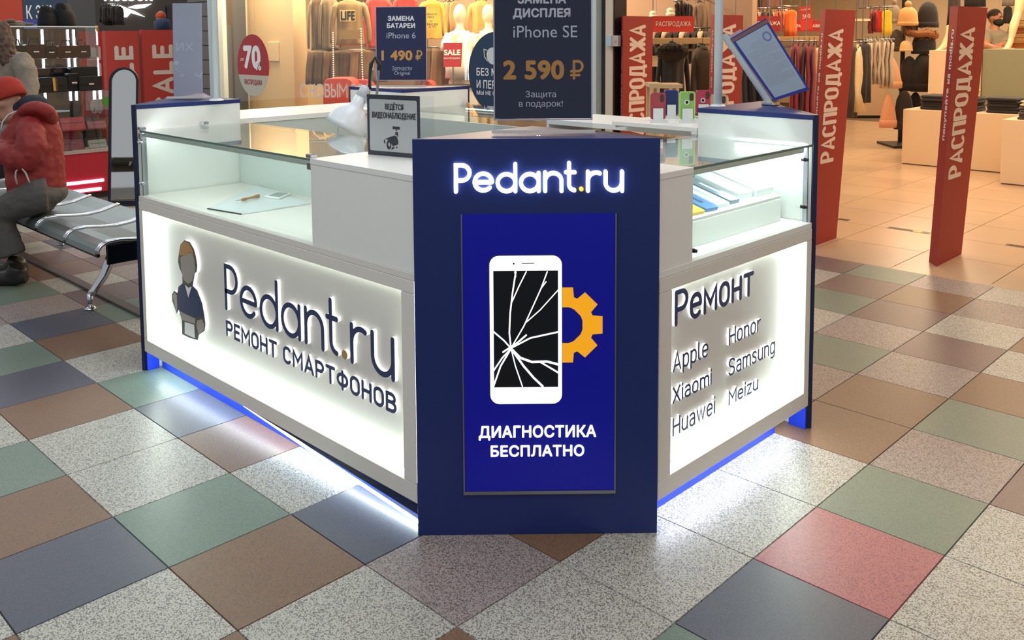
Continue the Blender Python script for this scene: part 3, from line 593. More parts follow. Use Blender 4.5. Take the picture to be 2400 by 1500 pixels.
for s, lft, rgt, top, bot, bold in (('Ремонт', (1587, 720), (1772, 660), (1590, 682), (1760, 697), 0.012), ('Apple', (1583, 850), (1665, 830), (1643, 803), (1603, 877), -0.004), ('Xiaomi', (1582, 930), (1673, 900), (1670, 866), (1586, 948), -0.004), ('Huawei', (1582, 1000), (1681, 970), (1679, 930), (1584, 1025), -0.004), ('Honor', (1714, 790), (1788, 770), (1716, 770), (1716, 811), -0.004), ('Samsung', (1713, 860), (1821, 820), (1723, 839), (1812, 843), -0.004), ('Meizu', (1713, 935), (1782, 900), (1716, 916), (1714, 952), -0.004)):
    for sts in sign_word(FRS, s, rp(*lft)[0], rp(*rgt)[0], rp(*bot)[1], rp(*top)[1], 0.016 if bold > 0 else 0.0068): raised_strokes(FRS, tr3, sts, 0.016 if bold > 0 else 0.0068)
MB().box(XB - 0.075, XB - 0.068, RY0 + 0.0, RY1 - 0.12, 0.0, 0.10).build('skirting', royal, tr3)
MB().box(XB - 0.068, XB + 0.002, RY1 - 0.012, RY1, 0.0, 0.091).build('skirting_end', royal, tr3)
MB().box(XB - 0.040, XB - 0.030, RY0 + 0.02, RY1 - 0.06, 0.084, 0.0915).build('led_strip', led_floor, tr3)
BY = 1.317
MB().box(XA + 0.02, XB, RY0, BY, ZC + 0.0005, ZG - 0.02).build('cabinet_block', white, tr3, bevel=0.001)
MB().box(XA + 0.02, XB + 0.002, RY0, BY, ZG - 0.0195, ZG).build('cabinet_top', white, tr3, bevel=0.001)
MB().box(XA, XA + 0.012, BY, RY1, ZC, ZG - 0.012).build('sliding_back', white, tr3)
MB().box(XB - 0.022, XB - 0.016, BY + 0.002, RY1 - 0.03, ZC + 0.003, ZG - 0.01).build('front_pane', pane, tr3)
gt = MB().box(XA, XB - 0.003, BY + 0.002, RY1 - 0.002, ZG - 0.009, ZG - 0.001).build('top_pane', pane, tr3)
MB().box(XB - 0.003, XB - 0.0005, BY + 0.002, RY1 - 0.002, ZG - 0.009, ZG - 0.001).build('pane_edge', edge_green, gt)
MB().box(XB - 0.042, XB - 0.030, BY + 0.01, RY1 - 0.02, ZG - 0.028, ZG - 0.018).build('led_strip', led_case2, tr3)
MB().box(XB - 0.027, XB - 0.024, BY + 0.01, RY1 - 0.02, ZG - 0.032, ZG - 0.012).build('led_cover', white, tr3)
MB().box(XA + 0.2, XB - 0.03, RY1 - 0.03, RY1 - 0.02, ZG - 0.028, ZG - 0.018).build('led_strip', led_case2, tr3)
MB().box(XB - 0.03, XB - 0.012, RY1 - 0.012, RY1 - 0.004, ZC, ZG - 0.008).build('corner_post', steel, tr3)
MB().box(XB - 0.05, XB - 0.024, BY + 0.01, RY1 - 0.02, ZG - 0.0115, ZG - 0.0095).build('led_cover', white, tr3)  # covers added to stop LED light reaching the column wall above
MB().box(XA + 0.19, XB - 0.03, RY1 - 0.045, RY1 - 0.006, ZG - 0.0115, ZG - 0.0095).build('led_cover', white, tr3)
for y, z in ((RY1 - 0.045, ZC + 0.245), (RY1 - 0.045, ZC + 0.065), (BY + 0.015, ZC + 0.03)): MB().cyl((XB - 0.02, y, z), (XB - 0.002, y, z), 0.007).cyl((XB - 0.002, y, z), (XB + 0.006, y, z), 0.0055).build('pane_screw', black, tr3, smooth=True)
RZ = ZC + 0.098
SL = math.radians(15); SFr = Fr((2.0, 0, RZ), (math.cos(SL), 0, -math.sin(SL)), (0, 1, 0), (math.sin(SL), 0, math.cos(SL)))
rs = MB().fbox(SFr, -0.34, 0.0, BY + 0.01, 2.07, -0.012, 0.0).box(1.99, 2.0, BY + 0.01, 2.07, ZC + 0.001, RZ - 0.012).box(1.675, 1.685, BY + 0.01, 2.07, ZC + 0.001, RZ + 0.06).build('display_riser', white, tr3)
# ---------------------------------------------------------------- rest of the stand
panel_grey = MATS['grey_glass_panel']
ti = thing('display_counter', 'white side counter with lockable sliding doors and a pale top board', 'counter', (-0.65, 1.62, 0), 'white counters of the stand')
sx0_, sx1_ = XL - 0.51, XL - 0.02
MB().box(sx0_, sx1_ - 0.014, YB + 0.004, YC - 0.004, 0.0, ZG - 0.014).build('body', white, ti)
MB().box(sx0_, sx1_ + 0.004, YB + 0.004, YC - 0.004, ZG - 0.0135, ZG + 0.012).build('top_board', white, ti, bevel=0.001)
for y0, y1 in ((YB + 0.006, 1.70), (1.703, YC - 0.006)): MB().box(sx1_ - 0.013, sx1_, y0, y1, 0.12, ZG - 0.015).build('sliding_door', panel_grey, ti)
lk = MB().cyl((sx1_, 1.235, 1.035), (sx1_ + 0.02, 1.235, 1.035), 0.011).box(sx1_ + 0.02, sx1_ + 0.023, 1.228, 1.262, 1.031, 1.039); lk.build('lock', steel, ti)
MB().tube([(sx1_ + 0.022, 1.255, 1.035), (sx1_ + 0.026, 1.266, 1.01), (sx1_ + 0.026, 1.27, 0.985), (sx1_ + 0.024, 1.262, 0.985), (sx1_ + 0.024, 1.258, 1.01)], 0.002, 6).build('key', black, ti)

tk = thing('display_counter', 'white back counter with glass top facing the clothes shop', 'counter', (0.6, 2.38, 0), 'white counters of the stand')
MB().box(XL + 0.004, 0.62, YC + 0.02, YC + 0.49, 0.0, ZC).build('body', white, tk)
MB().box(XL + 0.004, 0.62, YC + 0.006, YC + 0.018, 0.0, ZG - 0.042).build('sliding_door', panel_grey, tk)
MB().box(XL + 0.006, 0.62, YC + 0.006, YC + 0.49, ZG - 0.009, ZG - 0.001).build('top_pane', pane, tk)
MB().box(XL + 0.006, 0.62, YC + 0.476, YC + 0.482, ZC, ZG - 0.01).build('front_pane', pane, tk)
MB().box(XL + 0.02, 0.60, YC + 0.462, YC + 0.472, ZG - 0.03, ZG - 0.022).build('led_strip', led_soft, tk)
MB().box(XL + 0.01, XL + 0.04, YC + 0.45, YC + 0.48, ZG - 0.022, ZG + 0.012).build('pane_clamp', chrome, tk)
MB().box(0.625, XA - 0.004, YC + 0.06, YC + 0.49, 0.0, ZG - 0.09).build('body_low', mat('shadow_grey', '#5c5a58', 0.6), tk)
MB().box(0.625, XA - 0.004, YC + 0.11, YC + 0.49, ZG - 0.0275, ZG - 0.003).build('top_board', white, tk, bevel=0.001)
MB().box(0.625, 0.64, YC + 0.11, YC + 0.49, ZG - 0.09, ZG - 0.028).box(XA - 0.02, XA - 0.004, YC + 0.12, YC + 0.49, ZG - 0.09, ZG - 0.028).build('board_support', white, tk)
MB().lathe(Vector((0.99, 2.46, ZG - 0.0028)), [(0.032, 0), (0.032, 0.002), (0.026, 0.003), (0.0, 0.003)], 24).build('cable_cap', mat('cap_grey', '#aaa39a', 0.5), tk)
tsf = thing('raised_shelf', 'small white raised shelf carrying the coloured phone cases', 'shelf', (1.33, 2.36, ZG - 0.003))
MB().box(1.125, XA - 0.006, 2.13, 2.50, ZG + 0.008, ZG + 0.026).build('board', white, tsf, bevel=0.001)
MB().box(1.125, 1.145, 2.13, 2.50, ZG - 0.0027, ZG + 0.0078).build('foot', white, tsf); MB().box(1.55, XA - 0.006, 2.13, 2.50, ZG - 0.0027, ZG + 0.0078).build('foot', white, tsf)
# phone cases on little stands
ZS = ZG + 0.0265
case_cols = [('#a83f47', 'red', 1524, 1560, 217, 1), ('#232f63', 'navy blue', 1557, 1589, 211, 0), ('#8fbf6a', 'green', 1592, 1629, 214, 2), ('#b63c57', 'pink', 1630, 1666, 211, 2), ('#c9ab84', 'beige', 1664, 1704, 221, 1)]
cdep = [4.02, 4.22, 4.00, 4.25, 4.25]
for (hx, nm, xa, xb, yt, kind), dp in zip(case_cols, cdep):
    base = at((xa + xb) / 2, 262, dp); base.z = ZS; Fc = Fr(base, HR); wd = (xb - xa) / F_PX * dp; top = at((xa + xb) / 2, yt, dp).z - ZS
    t = thing('phone_case', 'upright %s phone case on a small clear stand' % nm, 'phone case', base, 'phone cases on the raised shelf')
    mc = mat('case_' + nm.replace(' ', '_'), hx, 0.4)
    bk = MB(); h0 = 0.012
    o2 = rr(-wd / 2, h0, wd / 2, top, 0.012); i2 = rr(-wd / 2 + 0.005, h0 + 0.005, wd / 2 - 0.005, top - 0.005, 0.009)
    n2 = len(o2); bk.add([Fc.p(a, b, 0.004) for a, b in o2 + i2] + [Fc.p(a, b, -0.006) for a, b in o2], [(i, (i + 1) % n2, (i + 1) % n2 + n2, i + n2) for i in range(n2)] + [(i, (i + 1) % n2, (i + 1) % n2 + 2 * n2, i + 2 * n2) for i in range(n2)]); bk.build('rim', mat('rim_' + nm.replace(' ', '_'), {'green': '#9fe065', 'navy blue': '#22309a'}.get(nm, hx), 0.4), t)
    cw = 0.016 if kind else 0.0
    MB().prism(Fc, [p for p in i2], 0.0005, 0.003).build('back_plate', mc, t)
    if kind: MB().prism(Fc, rr(wd / 2 - 0.026, top - 0.042, wd / 2 - 0.008, top - 0.008, 0.008), 0.0031, 0.0036).build('camera_hole', mat('case_hole', '#4a2f28', 0.6), t)
    if kind == 2:
        MB().prism(Fc, arc(-0.002, top - 0.048, 0.011, 0, 360, 18)[:-1], 0.0031, 0.0036).build('logo_ring', print_white, t); MB().prism(Fc, arc(-0.002, top - 0.048, 0.007, 0, 360, 16)[:-1], 0.0037, 0.004).build('logo_hole', black, t)
    MB().fbox(Fc, -wd / 2 - 0.006, wd / 2 + 0.006, 0.0, 0.006, -0.02, 0.028).fbox(Fc, -wd / 2 + 0.012, wd / 2 - 0.012, 0.006, 0.062, 0.008, 0.012).build('stand', mat('frosted_plastic', '#dfe6e6', 0.3), t)

# ---- goods in the bright showcase
bx = [((1648, 455), (1713, 478), (1762, 466), (1690, 440), '#7a9cb4', 'blue grey'), ((1690, 440), (1765, 468), (1800, 455), (1728, 428), '#dfe3e2', 'white'), ]
k = 0
def slab(label, cat, x0, x1, y0, y1, h, col, gname, yaw=0.0, zb=None, name='phone_box', extra=None):
    xm = (x0 + x1) / 2; c = SFr.p((xm - 2.0) / math.cos(SL), (y0 + y1) / 2, 0.0006); a = math.radians(yaw)
    F_ = Fr(c, SFr.r * math.cos(a) + SFr.u * math.sin(a), SFr.u * math.cos(a) - SFr.r * math.sin(a), SFr.n)
    t = thing(name, label, cat, c, gname); hx, hy = (x1 - x0) / 2, (y1 - y0) / 2
    MB().prism(F_, rr(-hx, -hy, hx, hy, 0.006, 3), 0, h).build('body', mat(label.replace(' ', '_')[:40], col, 0.25), t, bevel=0.0015)
    if extra: MB().fbox(F_, -hx * 0.5, hx * 0.6, -hy * 0.25, hy * 0.2, h + 0.0002, h + 0.0006).build('print', mat('print_' + extra, extra, 0.4), t)
    return t
GN = 'goods on the white riser'
slab('pink phone case box at the end of the riser', 'box', 1.80, 1.985, 1.435, 1.475, 0.012, '#e7b9b4', GN, -3)
slab('yellow clear phone case lying on the riser', 'phone case', 1.80, 1.99, 1.49, 1.565, 0.012, '#d9b850', GN, -3, name='phone_case')
slab('blue grey screen box lying on the riser', 'box', 1.76, 1.99, 1.578, 1.65, 0.014, '#4f7ba8', GN, -3, extra='#2f4c70')
slab('long white screen box beside the blue grey one', 'box', 1.76, 1.985, 1.662, 1.735, 0.014, '#dfe6ea', GN, -3, extra='#9fb0bf')
slab('silver edged slim box on the riser', 'box', 1.76, 1.98, 1.747, 1.81, 0.016, '#6d7f8a', GN, -3, extra='#dfe6e8')
slab('large white phone box nearest the navy edge', 'box', 1.76, 1.965, 1.825, 1.925, 0.024, '#d9dedc', GN, -2)
slab('wide white phone box with a grey label', 'box', 1.76, 1.975, 1.935, 2.055, 0.028, '#dcdfdd', GN, -2, extra='#b9bfbd')
slab('turquoise card lying flat at the back of the showcase', 'card', 1.67, 1.75, 1.80, 1.98, 0.008, '#3fa0c4', GN, 4, extra='#a9dbe6', name='card')
slab('cream card beside the turquoise one', 'card', 1.67, 1.75, 1.62, 1.77, 0.008, '#d9d4b8', GN, 4, name='card')
slab('dark olive gadget box by the cabinet block', 'box', 1.68, 1.75, 1.44, 1.58, 0.024, '#5e6350', GN, 6, extra='#8d8f6a')
slab('deep blue battery strip across the riser', 'battery', 1.76, 1.775, 1.56, 1.70, 0.010, '#2b46a8', GN, 0, name='battery', zb=RZ + 0.047) if False else None
tb0 = Vector((1.72, 1.36, SFr.p(-0.29, 0, 0).z + 0.001)); tbt = thing('bottle', 'tiny tan bottle with a dark cap by the cabinet block', 'bottle', tb0); MB().lathe(tb0, [(0.014, 0), (0.015, 0.004), (0.015, 0.022), (0.009, 0.028), (0.009, 0.030)], 14).build('glass_body', mat('tan_bottle', '#c79c6d', 0.3), tbt, smooth=True); MB().lathe(tb0 + UP * 0.031, [(0.0095, 0), (0.0095, 0.010), (0, 0.010)], 14).build('cap', black, tbt)
slab('deep blue battery strip lying across the white boxes', 'battery', 1.86, 1.875, 1.60, 1.70, 0.028, '#2b46a8', GN, 0, name='battery') if False else None

# ---- price holders
def price_holder(label, px0, px1, base_pt, width, height, group, blank=False, yaw=0.0):
    a = math.radians(yaw); r = HR * math.cos(a) + HF * math.sin(a); F_ = Fr(base_pt, r, (UP * math.cos(0.06) - HF * -math.sin(0.06)), None)
    t = thing('price_holder', label, 'price sign', base_pt, group); w2 = width / 2
    MB().fbox(F_, -w2, w2, 0.0, 0.006, -0.012, 0.060).build('foot', acryl, t)
    MB().fbox(F_, -w2 - .004, w2 + .004, 0.002, 0.012, 0.058, 0.064).build('foot_edge', mat('acrylic_edge', '#d9d4cf', 0.2), t)
    MB().fbox(F_, -w2, w2, 0.006, height, -0.004, -0.002).fbox(F_, -w2, w2, 0.006, height, 0.002, 0.004).build('clear_sleeve', acryl, t)
    return t, F_
tp1, F1 = price_holder('large acrylic price sign reading 2 590 roubles above the sign column', 0, 0, Vector((1.764, 0.986, ZT + 0.001)), 0.308, 0.50, 'acrylic price signs')
hw = 0.308 / 2
MB().fbox(F1, -hw + 0.004, hw - 0.004, 0.045, 0.495, -0.0015, 0.0015).build('sheet', print_navy, tp1)
MB().fbox(F1, -hw, -hw + 0.004, 0.04, 0.5, -0.002, 0.0045).fbox(F1, hw - 0.004, hw, 0.04, 0.5, -0.002, 0.0045).fbox(F1, -hw, hw, 0.04, 0.044, -0.002, 0.0045).build('sheet_edge', mat('lilac_edge', '#a9a9bf', 0.3), tp1)
def pt1(x, y): return F1.px(x, y)
def sign_text(t, F_, s, L, Rr_, T, B, M, bold=0.0, c=0.0019):
    if s.endswith(' ₽'):
        k_ = (Rr_ - L) * 0.76; sign_text(t, F_, s[:-2], L, L + k_, T, B, M, bold, c); q0, q1 = F_.px(L + (Rr_ - L) * 0.83, (T + B) / 2)[0], F_.px(Rr_, (T + B) / 2)[0]
        c0_, c1_ = F_.px((L + Rr_) / 2, B)[1], F_.px((L + Rr_) / 2, T)[1]; mb_ = MB(); wd_ = (c1_ - c0_) * 0.135
        for st in sign_word(F_, '₽', q0, q1, c0_, c1_, wd_)[0]: stroke(F_, st, wd_, c - 0.0006, c, mb_)
        mb_.build('lettering', M, t); return
    a0 = F_.px(L, (T + B) / 2)[0]; a1 = F_.px(Rr_, (T + B) / 2)[0]; b0 = F_.px((L + Rr_) / 2, B)[1]; b1 = F_.px((L + Rr_) / 2, T)[1]
    text_part(t, F_, s, a0, a1, b0, b1, c, M, bold)
pale = mat('print_pale', '#c9cbd6', 0.5, var=0)
for s, L, Rr_, T, B, M_, bd in (('ЗАМЕНА', 1213, 1327, -14, 9, pale, 0.03), ('ДИСПЛЕЯ', 1202, 1337, 19, 45, pale, 0.03), ('iPhone SE', 1203, 1353, 60, 88, pale, -0.004), ('2 590 ₽', 1179, 1368, 141, 187, print_gold, 0.028), ('Защита', 1232, 1303, 213, 231, pale, 0.0), ('в подарок!', 1216, 1319, 236, 254, pale, 0.0)):
    sign_text(tp1, F1, s, L, Rr_, T, B, M_, bd)
tp2, F2 = price_holder('acrylic price sign reading 1 490 roubles by the clothes window', 0, 0, Vector((-0.555, 2.25, ZT + 0.001)), 0.30, 0.475, 'acrylic price signs')
hw = 0.15
MB().fbox(F2, -hw + 0.004, hw - 0.004, 0.045, 0.472, -0.0015, 0.0015).build('sheet', mat('print_navy_bright', '#1c2750', 0.3, var=0.02), tp2)
MB().fbox(F2, -hw, -hw + 0.004, 0.04, 0.475, -0.002, 0.0045).fbox(F2, hw - 0.004, hw, 0.04, 0.475, -0.002, 0.0045).fbox(F2, -hw, hw, 0.04, 0.044, -0.002, 0.0045).fbox(F2, -hw, hw, 0.472, 0.476, -0.002, 0.0045).build('sheet_edge', MATS['lilac_edge'], tp2)
for s, L, Rr_, T, B, M_, bd in (('ЗАМЕНА', 909, 971, 37, 49, print_white, 0.03), ('БАТАРЕИ', 907, 973, 54, 66, print_white, 0.03), ('iPhone 6', 906, 974, 76, 90, pale, 0.0), ('1 490 ₽', 894, 990, 118, 142, mat('print_gold_light', '#d29a52', 0.5, var=0), 0.028), ('Запчасти', 919, 965, 155, 165, pale, 0.0), ('Original', 924, 961, 167, 178, pale, 0.0)):
    sign_text(tp2, F2, s, L, Rr_, T, B, M_, bd)
b3 = on(455, 231, 2, ZT); b3.z = ZT + 0.001
tp3, F3 = price_holder('empty lilac grey acrylic price sign seen from behind above the bench', 0, 0, Vector((-0.60, 0.965, ZT + 0.001)), 0.150, 0.47, 'acrylic price signs')
MB().fbox(F3, -0.071, 0.071, 0.012, 0.468, -0.0015, 0.0015).build('sheet', mat('lilac_film', '#aeb0bd', 0.3, var=0.12, scale=6), tp3)
d3_ = RF.dot(F3.o - CAM); qd = [at(440, 240, d3_ - .06), at(414, 226, d3_ + .02), at(468, 214, d3_ + .02), at(498, 229, d3_ - .04)]
for q_ in qd: q_.z = max(q_.z, ZT + 0.003)
MB().add(qd + [v_ + UP * 0.002 for v_ in qd], [(0, 1, 2, 3), (7, 6, 5, 4), (0, 4, 5, 1), (1, 5, 6, 2), (2, 6, 7, 3), (3, 7, 4, 0)]).build('foot_fold', mat('foot_fold_film', '#b7a9b0', 0.2, var=0.05), tp3)
lf = mat('faint_print', '#c3c4cf', 0.4, var=0)
text_part(tp3, F3, 'ИX', -0.055, 0.03, 0.235, 0.275, 0.0019, lf)
mk = MB().prism(F3, arc(-0.055, 0.175, 0.012, 0, 360, 14)[:-1], 0.0016, 0.002); stroke(F3, [(-0.06, 0.15), (-0.03, 0.11), (-0.02, 0.12)], 0.006, 0.0016, 0.002, mk); stroke(F3, [(0.035, 0.12), (0.06, 0.105), (0.07, 0.13)], 0.006, 0.0016, 0.002, mk); mk.build('faint_marks', lf, tp3)

# ---- poles of the stand's roof frame
pole_m = mat('white_pole', '#dbe3e6', 0.35, var=0.02)
for (px_, py_, lab) in ((1682, 250, 'white round pole rising beside the tilted blue folder'), (507, 236, 'white round pole rising behind the empty lilac sign')):
    b = on(px_, py_, 2, ZT); t = thing('pole', lab, 'pole', (b.x, b.y, ZT + 0.0005), 'white poles of the stand')
    MB().lathe(Vector((b.x, b.y, ZT + 0.0005)), [(0.034, 0), (0.034, 0.004), (0.020, 0.010)], 20).build('flange', pole_m, t, smooth=False)
    MB().lathe(Vector((b.x, b.y, ZT + 0.010)), [(0.0175 if px_ > 1000 else 0.0135, 0), (0.0175 if px_ > 1000 else 0.0135, 1.4)], 20).build('tube', pole_m, t, smooth=True)
# ---- tilted folder on its arm
bf = on(1806, 247, 2, ZT); dF = RF.dot(bf - CAM)
tf2 = thing('information_folder', 'blue framed information folder tilted on a white arm', 'folder', (bf.x, bf.y, ZT + 0.0005))
q = [at(1713, 90, dF), at(1795, 42, dF), at(1898, 210, dF), at(1816, 236, dF)]
F4 = Fr(q[3], (q[2] - q[3]), (q[0] - q[3])); F4 = Fr(q[3], (q[2] - q[3]), (q[0] - q[3]), F4.r.cross(F4.u)); F4.u = F4.n.cross(F4.r).normalized()
wq = (q[2] - q[3]).length; hq = (q[0] - q[3]).length
MB().add([p for p in q] + [p - F4.n * 0.008 for p in q], [(0, 1, 2, 3), (7, 6, 5, 4), (0, 4, 5, 1), (1, 5, 6, 2), (2, 6, 7, 3), (3, 7, 4, 0)]).build('frame', mat('folder_blue', '#24349a', 0.35), tf2)
cq = sum(q, Vector()) / 4
def inq(u, v, c): return (q[3] * (1 - u) * (1 - v) + q[2] * u * (1 - v) + q[1] * u * v + q[0] * (1 - u) * v) + F4.n * c
pa = [inq(0.05, 0.04, 0.0006), inq(0.94, 0.04, 0.0006), inq(0.94, 0.93, 0.0006), inq(0.05, 0.93, 0.0006)]
pap = MB().add(pa, [(0, 1, 2, 3)]).build('paper', mat('folder_paper', '#9fb0c6', 0.12, var=0.08, scale=12), tf2)
ln = MB()
for i in range(24):
    v = 0.80 - i * 0.026; u0, u1 = (0.12, 0.88 - 0.3 * (i % 5 == 3)) if i > 3 else (0.3, 0.62)
    ln.add([inq(u0, v, 0.001), inq(u1, v, 0.001), inq(u1, v + 0.009, 0.001), inq(u0, v + 0.009, 0.001)], [(0, 1, 2, 3)])
ln.build('print_lines', mat('paper_ink', '#9aa5ba', 0.4, var=0), pap)
sm = MB(); c2 = [inq(0.78 + 0.11 * math.cos(t_ * 0.3142), 0.80 + 0.065 * math.sin(t_ * 0.3142), 0.0012) for t_ in range(20)]; c3 = [inq(0.78 + 0.07 * math.cos(t_ * 0.3142), 0.80 + 0.042 * math.sin(t_ * 0.3142), 0.0012) for t_ in range(20)]
sm.rings([c2, c3], cap=False).build('stamp', mat('stamp_blue', '#6d7db0', 0.5, var=0), pap)
MB().add([inq(0, 0.94, 0.001), inq(1, 0.94, 0.001), inq(1, 0.985, 0.001), inq(0, 0.985, 0.001)], [(0, 1, 2, 3)]).build('clip_band', mat('clip_brown', '#7d5a5a', 0.4), tf2)
tx_ = MB()
for i, c_ in enumerate((0.0, 0.006, 0.012)): tx_.add([p - F4.n * (0.010 + c_) - (q[1] - q[0]) * 0.10 * (i + 1) / 2 + (q[0] - q[3]) * 0.04 for p in (q[0], q[0].lerp(q[1], .4), q[3].lerp(q[2], .4), q[3])], [(0, 1, 2, 3)])
tx_.build('rear_sheets', mat('sheet_pink', '#c0a5a8', 0.2), tf2)
A0 = at(1806, 246, dF + .01); A1 = at(1697, 80, dF + .01)
MB().tube([A0, A0.lerp(A1, .5), A1], 0.014, 6, flat=(1, 0.5)).build('arm', mat('arm_white', '#bcc8d2', 0.3), tf2)
MB().box(bf.x - 0.03, bf.x + 0.03, bf.y - 0.03, bf.y + 0.03, ZT + 0.0005, ZT + 0.012).build('foot', chrome, tf2, bevel=0.004)
sc = MB().lathe(on(1262, 318, 2, ZT + .001), [(0.008, 0), (0.007, 0.002), (0, 0.003)], 12).build('cap_screw', chrome, tf)

# ---- video surveillance notice in an acrylic stand
s0, s1 = Vector((1.090, 0.808, ZG + 0.001)), Vector((1.34, 0.862, ZG + 0.001))
tv = thing('notice_stand', 'grey video surveillance notice with black border in a clear stand', 'sign', s0)
FV = Fr(s0, s1 - s0); wv = 0.232; hv = 0.212
MB().fbox(FV, 0, wv, 0, hv, -0.003, 0.0).build('board', mat('notice_black', '#2f333e', 0.35, var=0.02), tv)
MB().prism(FV, rr(0.011, 0.016, wv - 0.010, hv - 0.016, 0.007), 0.0002, 0.0008).build('face', mat('notice_grey', '#c9c9c2', 0.4, var=0.02), tv)
MB().fbox(FV, 0, wv + 0.006, 0, hv, 0.001, 0.003).build('clear_front', acryl, tv)
MB().fbox(FV, wv + 0.002, wv + 0.055, 0.0, hv, -0.010, -0.008).fbox(FV, wv + 0.004, wv + 0.0055, 0.0, hv, -0.003, 0.004).build('clear_back', acryl, tv)
MB().fbox(FV, 0, wv, 0.0, 0.003, -0.07, -0.003).build('foot', acryl, tv)
text_part(tv, FV, 'ВЕДЁТСЯ', 0.083, 0.163, 0.158, 0.187, 0.0011, dark_ink, 0.006)
text_part(tv, FV, 'ВИДЕОНАБЛЮДЕНИЕ', 0.024, 0.217, 0.127, 0.152, 0.0011, dark_ink, 0.006)
cm = MB(); c = 0.001
def cv(x, y): return ((x - 785) / 612 * wv, hv - (y - 150) / 565 * hv)
for pts in ([(1088, 435), (1172, 437), (1172, 462), (1088, 462)], [(1124, 462), (1140, 462), (1138, 474), (1124, 474)], [(1118, 485), (1150, 487), (1148, 535), (1133, 515), (1117, 512)], [(1000, 555), (1110, 518), (1135, 530), (1152, 570), (1148, 600), (1085, 620), (1060, 585), (1030, 566)], [(980, 570), (995, 560), (1000, 600), (985, 595)], [(1075, 630), (1110, 622), (1100, 640), (1068, 655)], [(1125, 625), (1142, 618), (1138, 632), (1122, 640)]):
    cm.prism(FV, [cv(*p) for p in pts], 0.0009, 0.0013)
o_ = [cv(1040 + 28 * math.cos(t_ * .3142), 610 + 42 * math.sin(t_ * .3142)) for t_ in range(20)]; i_ = [cv(1044 + 12 * math.cos(t_ * .3142), 606 + 20 * math.sin(t_ * .3142)) for t_ in range(20)]
cm.rings([[FV.p(*p, 0.0012) for p in o_], [FV.p(*p, 0.0012) for p in i_]], cap=False); cm.build('camera_symbol', dark_ink, tv)

# ---- desk lamp inside the stand
dl = 4.05
hc = at(848, 225, dl); ax = (at(815, 290, dl) - hc).normalized()
tlm = thing('desk_lamp', 'white desk lamp with conical shade and jointed arm inside the stand', 'lamp', (hc.x + 0.25, hc.y + 0.12, 0.80))
shade_m = mat('lamp_shade_white', '#e3e8ee', 0.25, var=0.01)
MB().lathe(hc, [(0.026, 0.0), (0.030, 0.045), (0.045, 0.06), (0.070, 0.085), (0.094, 0.135), (0.0985, 0.16), (0.094, 0.158), (0.066, 0.085), (0.0, 0.07)], 28, ax).build('shade', shade_m, tlm, smooth=True)
MB().lathe(hc - ax * 0.05, [(0.012, 0), (0.024, 0.012), (0.027, 0.051)], 18, ax).build('neck', mat('lamp_neck_clear', '#c6ccd2', 0.2), tlm, smooth=True)
el = at(878, 150, dl + .02); jn = at(862, 232, dl)
MB().cyl(jn - HF * 0.02, jn + HF * 0.02, 0.014).build('joint', chrome, tlm)
MB().tube([jn, at(870, 190, dl), at(873, 165, dl)], 0.006).tube([at(888, 160, dl), at(884, 215, dl), at(880, 240, dl)], 0.006).tube([at(873, 165, dl), el + UP * 0.03, at(888, 160, dl)], 0.005).build('arm', steel, tlm)
MB().tube([at(866, 210, dl), at(869, 150, dl), at(880, 134, dl), at(889, 150, dl), at(889, 165, dl)], 0.008).build('arm_cover', black, tlm, smooth=True)
pb_ = Vector((hc.x + 0.25, hc.y + 0.12, 0.80))
MB().tube([at(880, 240, dl), at(882, 300, dl + .03), pb_ + UP * 0.02], 0.008).build('post', steel, tlm); MB().lathe(pb_, [(0.08, 0), (0.08, 0.015), (0.02, 0.022)], 20).build('base', shade_m, tlm)
wb = MB().box(-0.35, 1.5, 1.14, 1.60, 0.772, 0.798).box(-0.35, -0.32, 1.14, 1.6, 0, 0.772).box(1.47, 1.5, 1.14, 1.6, 0, 0.772).build('workbench', white); tag(wb, 'plain white workbench inside the stand', 'workbench')
# ---------------------------------------------------------------- clothes shop behind: shell and facade
YW = 4.86
cream_wall = mat('cream_wall', '#e9d3b0', 0.6, var=0.03, scale=2); taupe_wall = mat('taupe_wall', '#a98a70', 0.6, var=0.04, scale=2)
alu = mat('pale_aluminium', '#c9d6d8', 0.35, metal=0.2, var=0.02)
struct('wall_back', MB().box(-9.0, 6.5, 17.4, 17.55, 0, 3.4), cream_wall)
struct('wall_right', MB().box(6.4, 6.55, 5.0, 17.4, 0, 3.4), cream_wall)
struct('wall_left', MB().box(-9.0, -8.85, 5.0, 17.4, 0, 3.4), cream_wall)
struct('ceiling_shop', MB().box(-9.0, 6.55, 4.9, 17.55, 3.4, 3.5), mat('shop_ceiling', '#d8c8b0', 0.7))
def xw(px, y=YW): return on(px, 120, 1, y).x
# window panes with thin joints
xs = [xw(524), xw(598), xw(803), xw(1064), xw(1383)]
for i in range(4):
    p_ = struct('window_%d' % (i + 1), MB().box(xs[i] + 0.002, xs[i + 1] - 0.002, YW, YW + 0.010, 0.12, 3.3), pane)
    struct('window_frame', MB().box(xs[i], xs[i + 1] - 0.004, YW - 0.02, YW + 0.03, 0.0, 0.118), alu, p_)
struct('wall_facade_head', MB().box(-8.4, 6.5, YW - 0.05, YW + 0.1, 3.3, 4.2), mat('facade_head', '#cfcac2', 0.5))
struct('trim_1', MB().box(xw(499), xw(523), YW - 0.06, YW + 0.06, 0, 3.3), alu)
gb = mat('grey_block', '#6e6a66', 0.7, bump=0.2)
wl = struct('wall_pillar', MB().box(xw(470) - 0.35, xw(499) - 0.01, YW + 0.005, YW + 0.5, 0, 3.4), mat('block_joint', '#4a4744', 0.8))
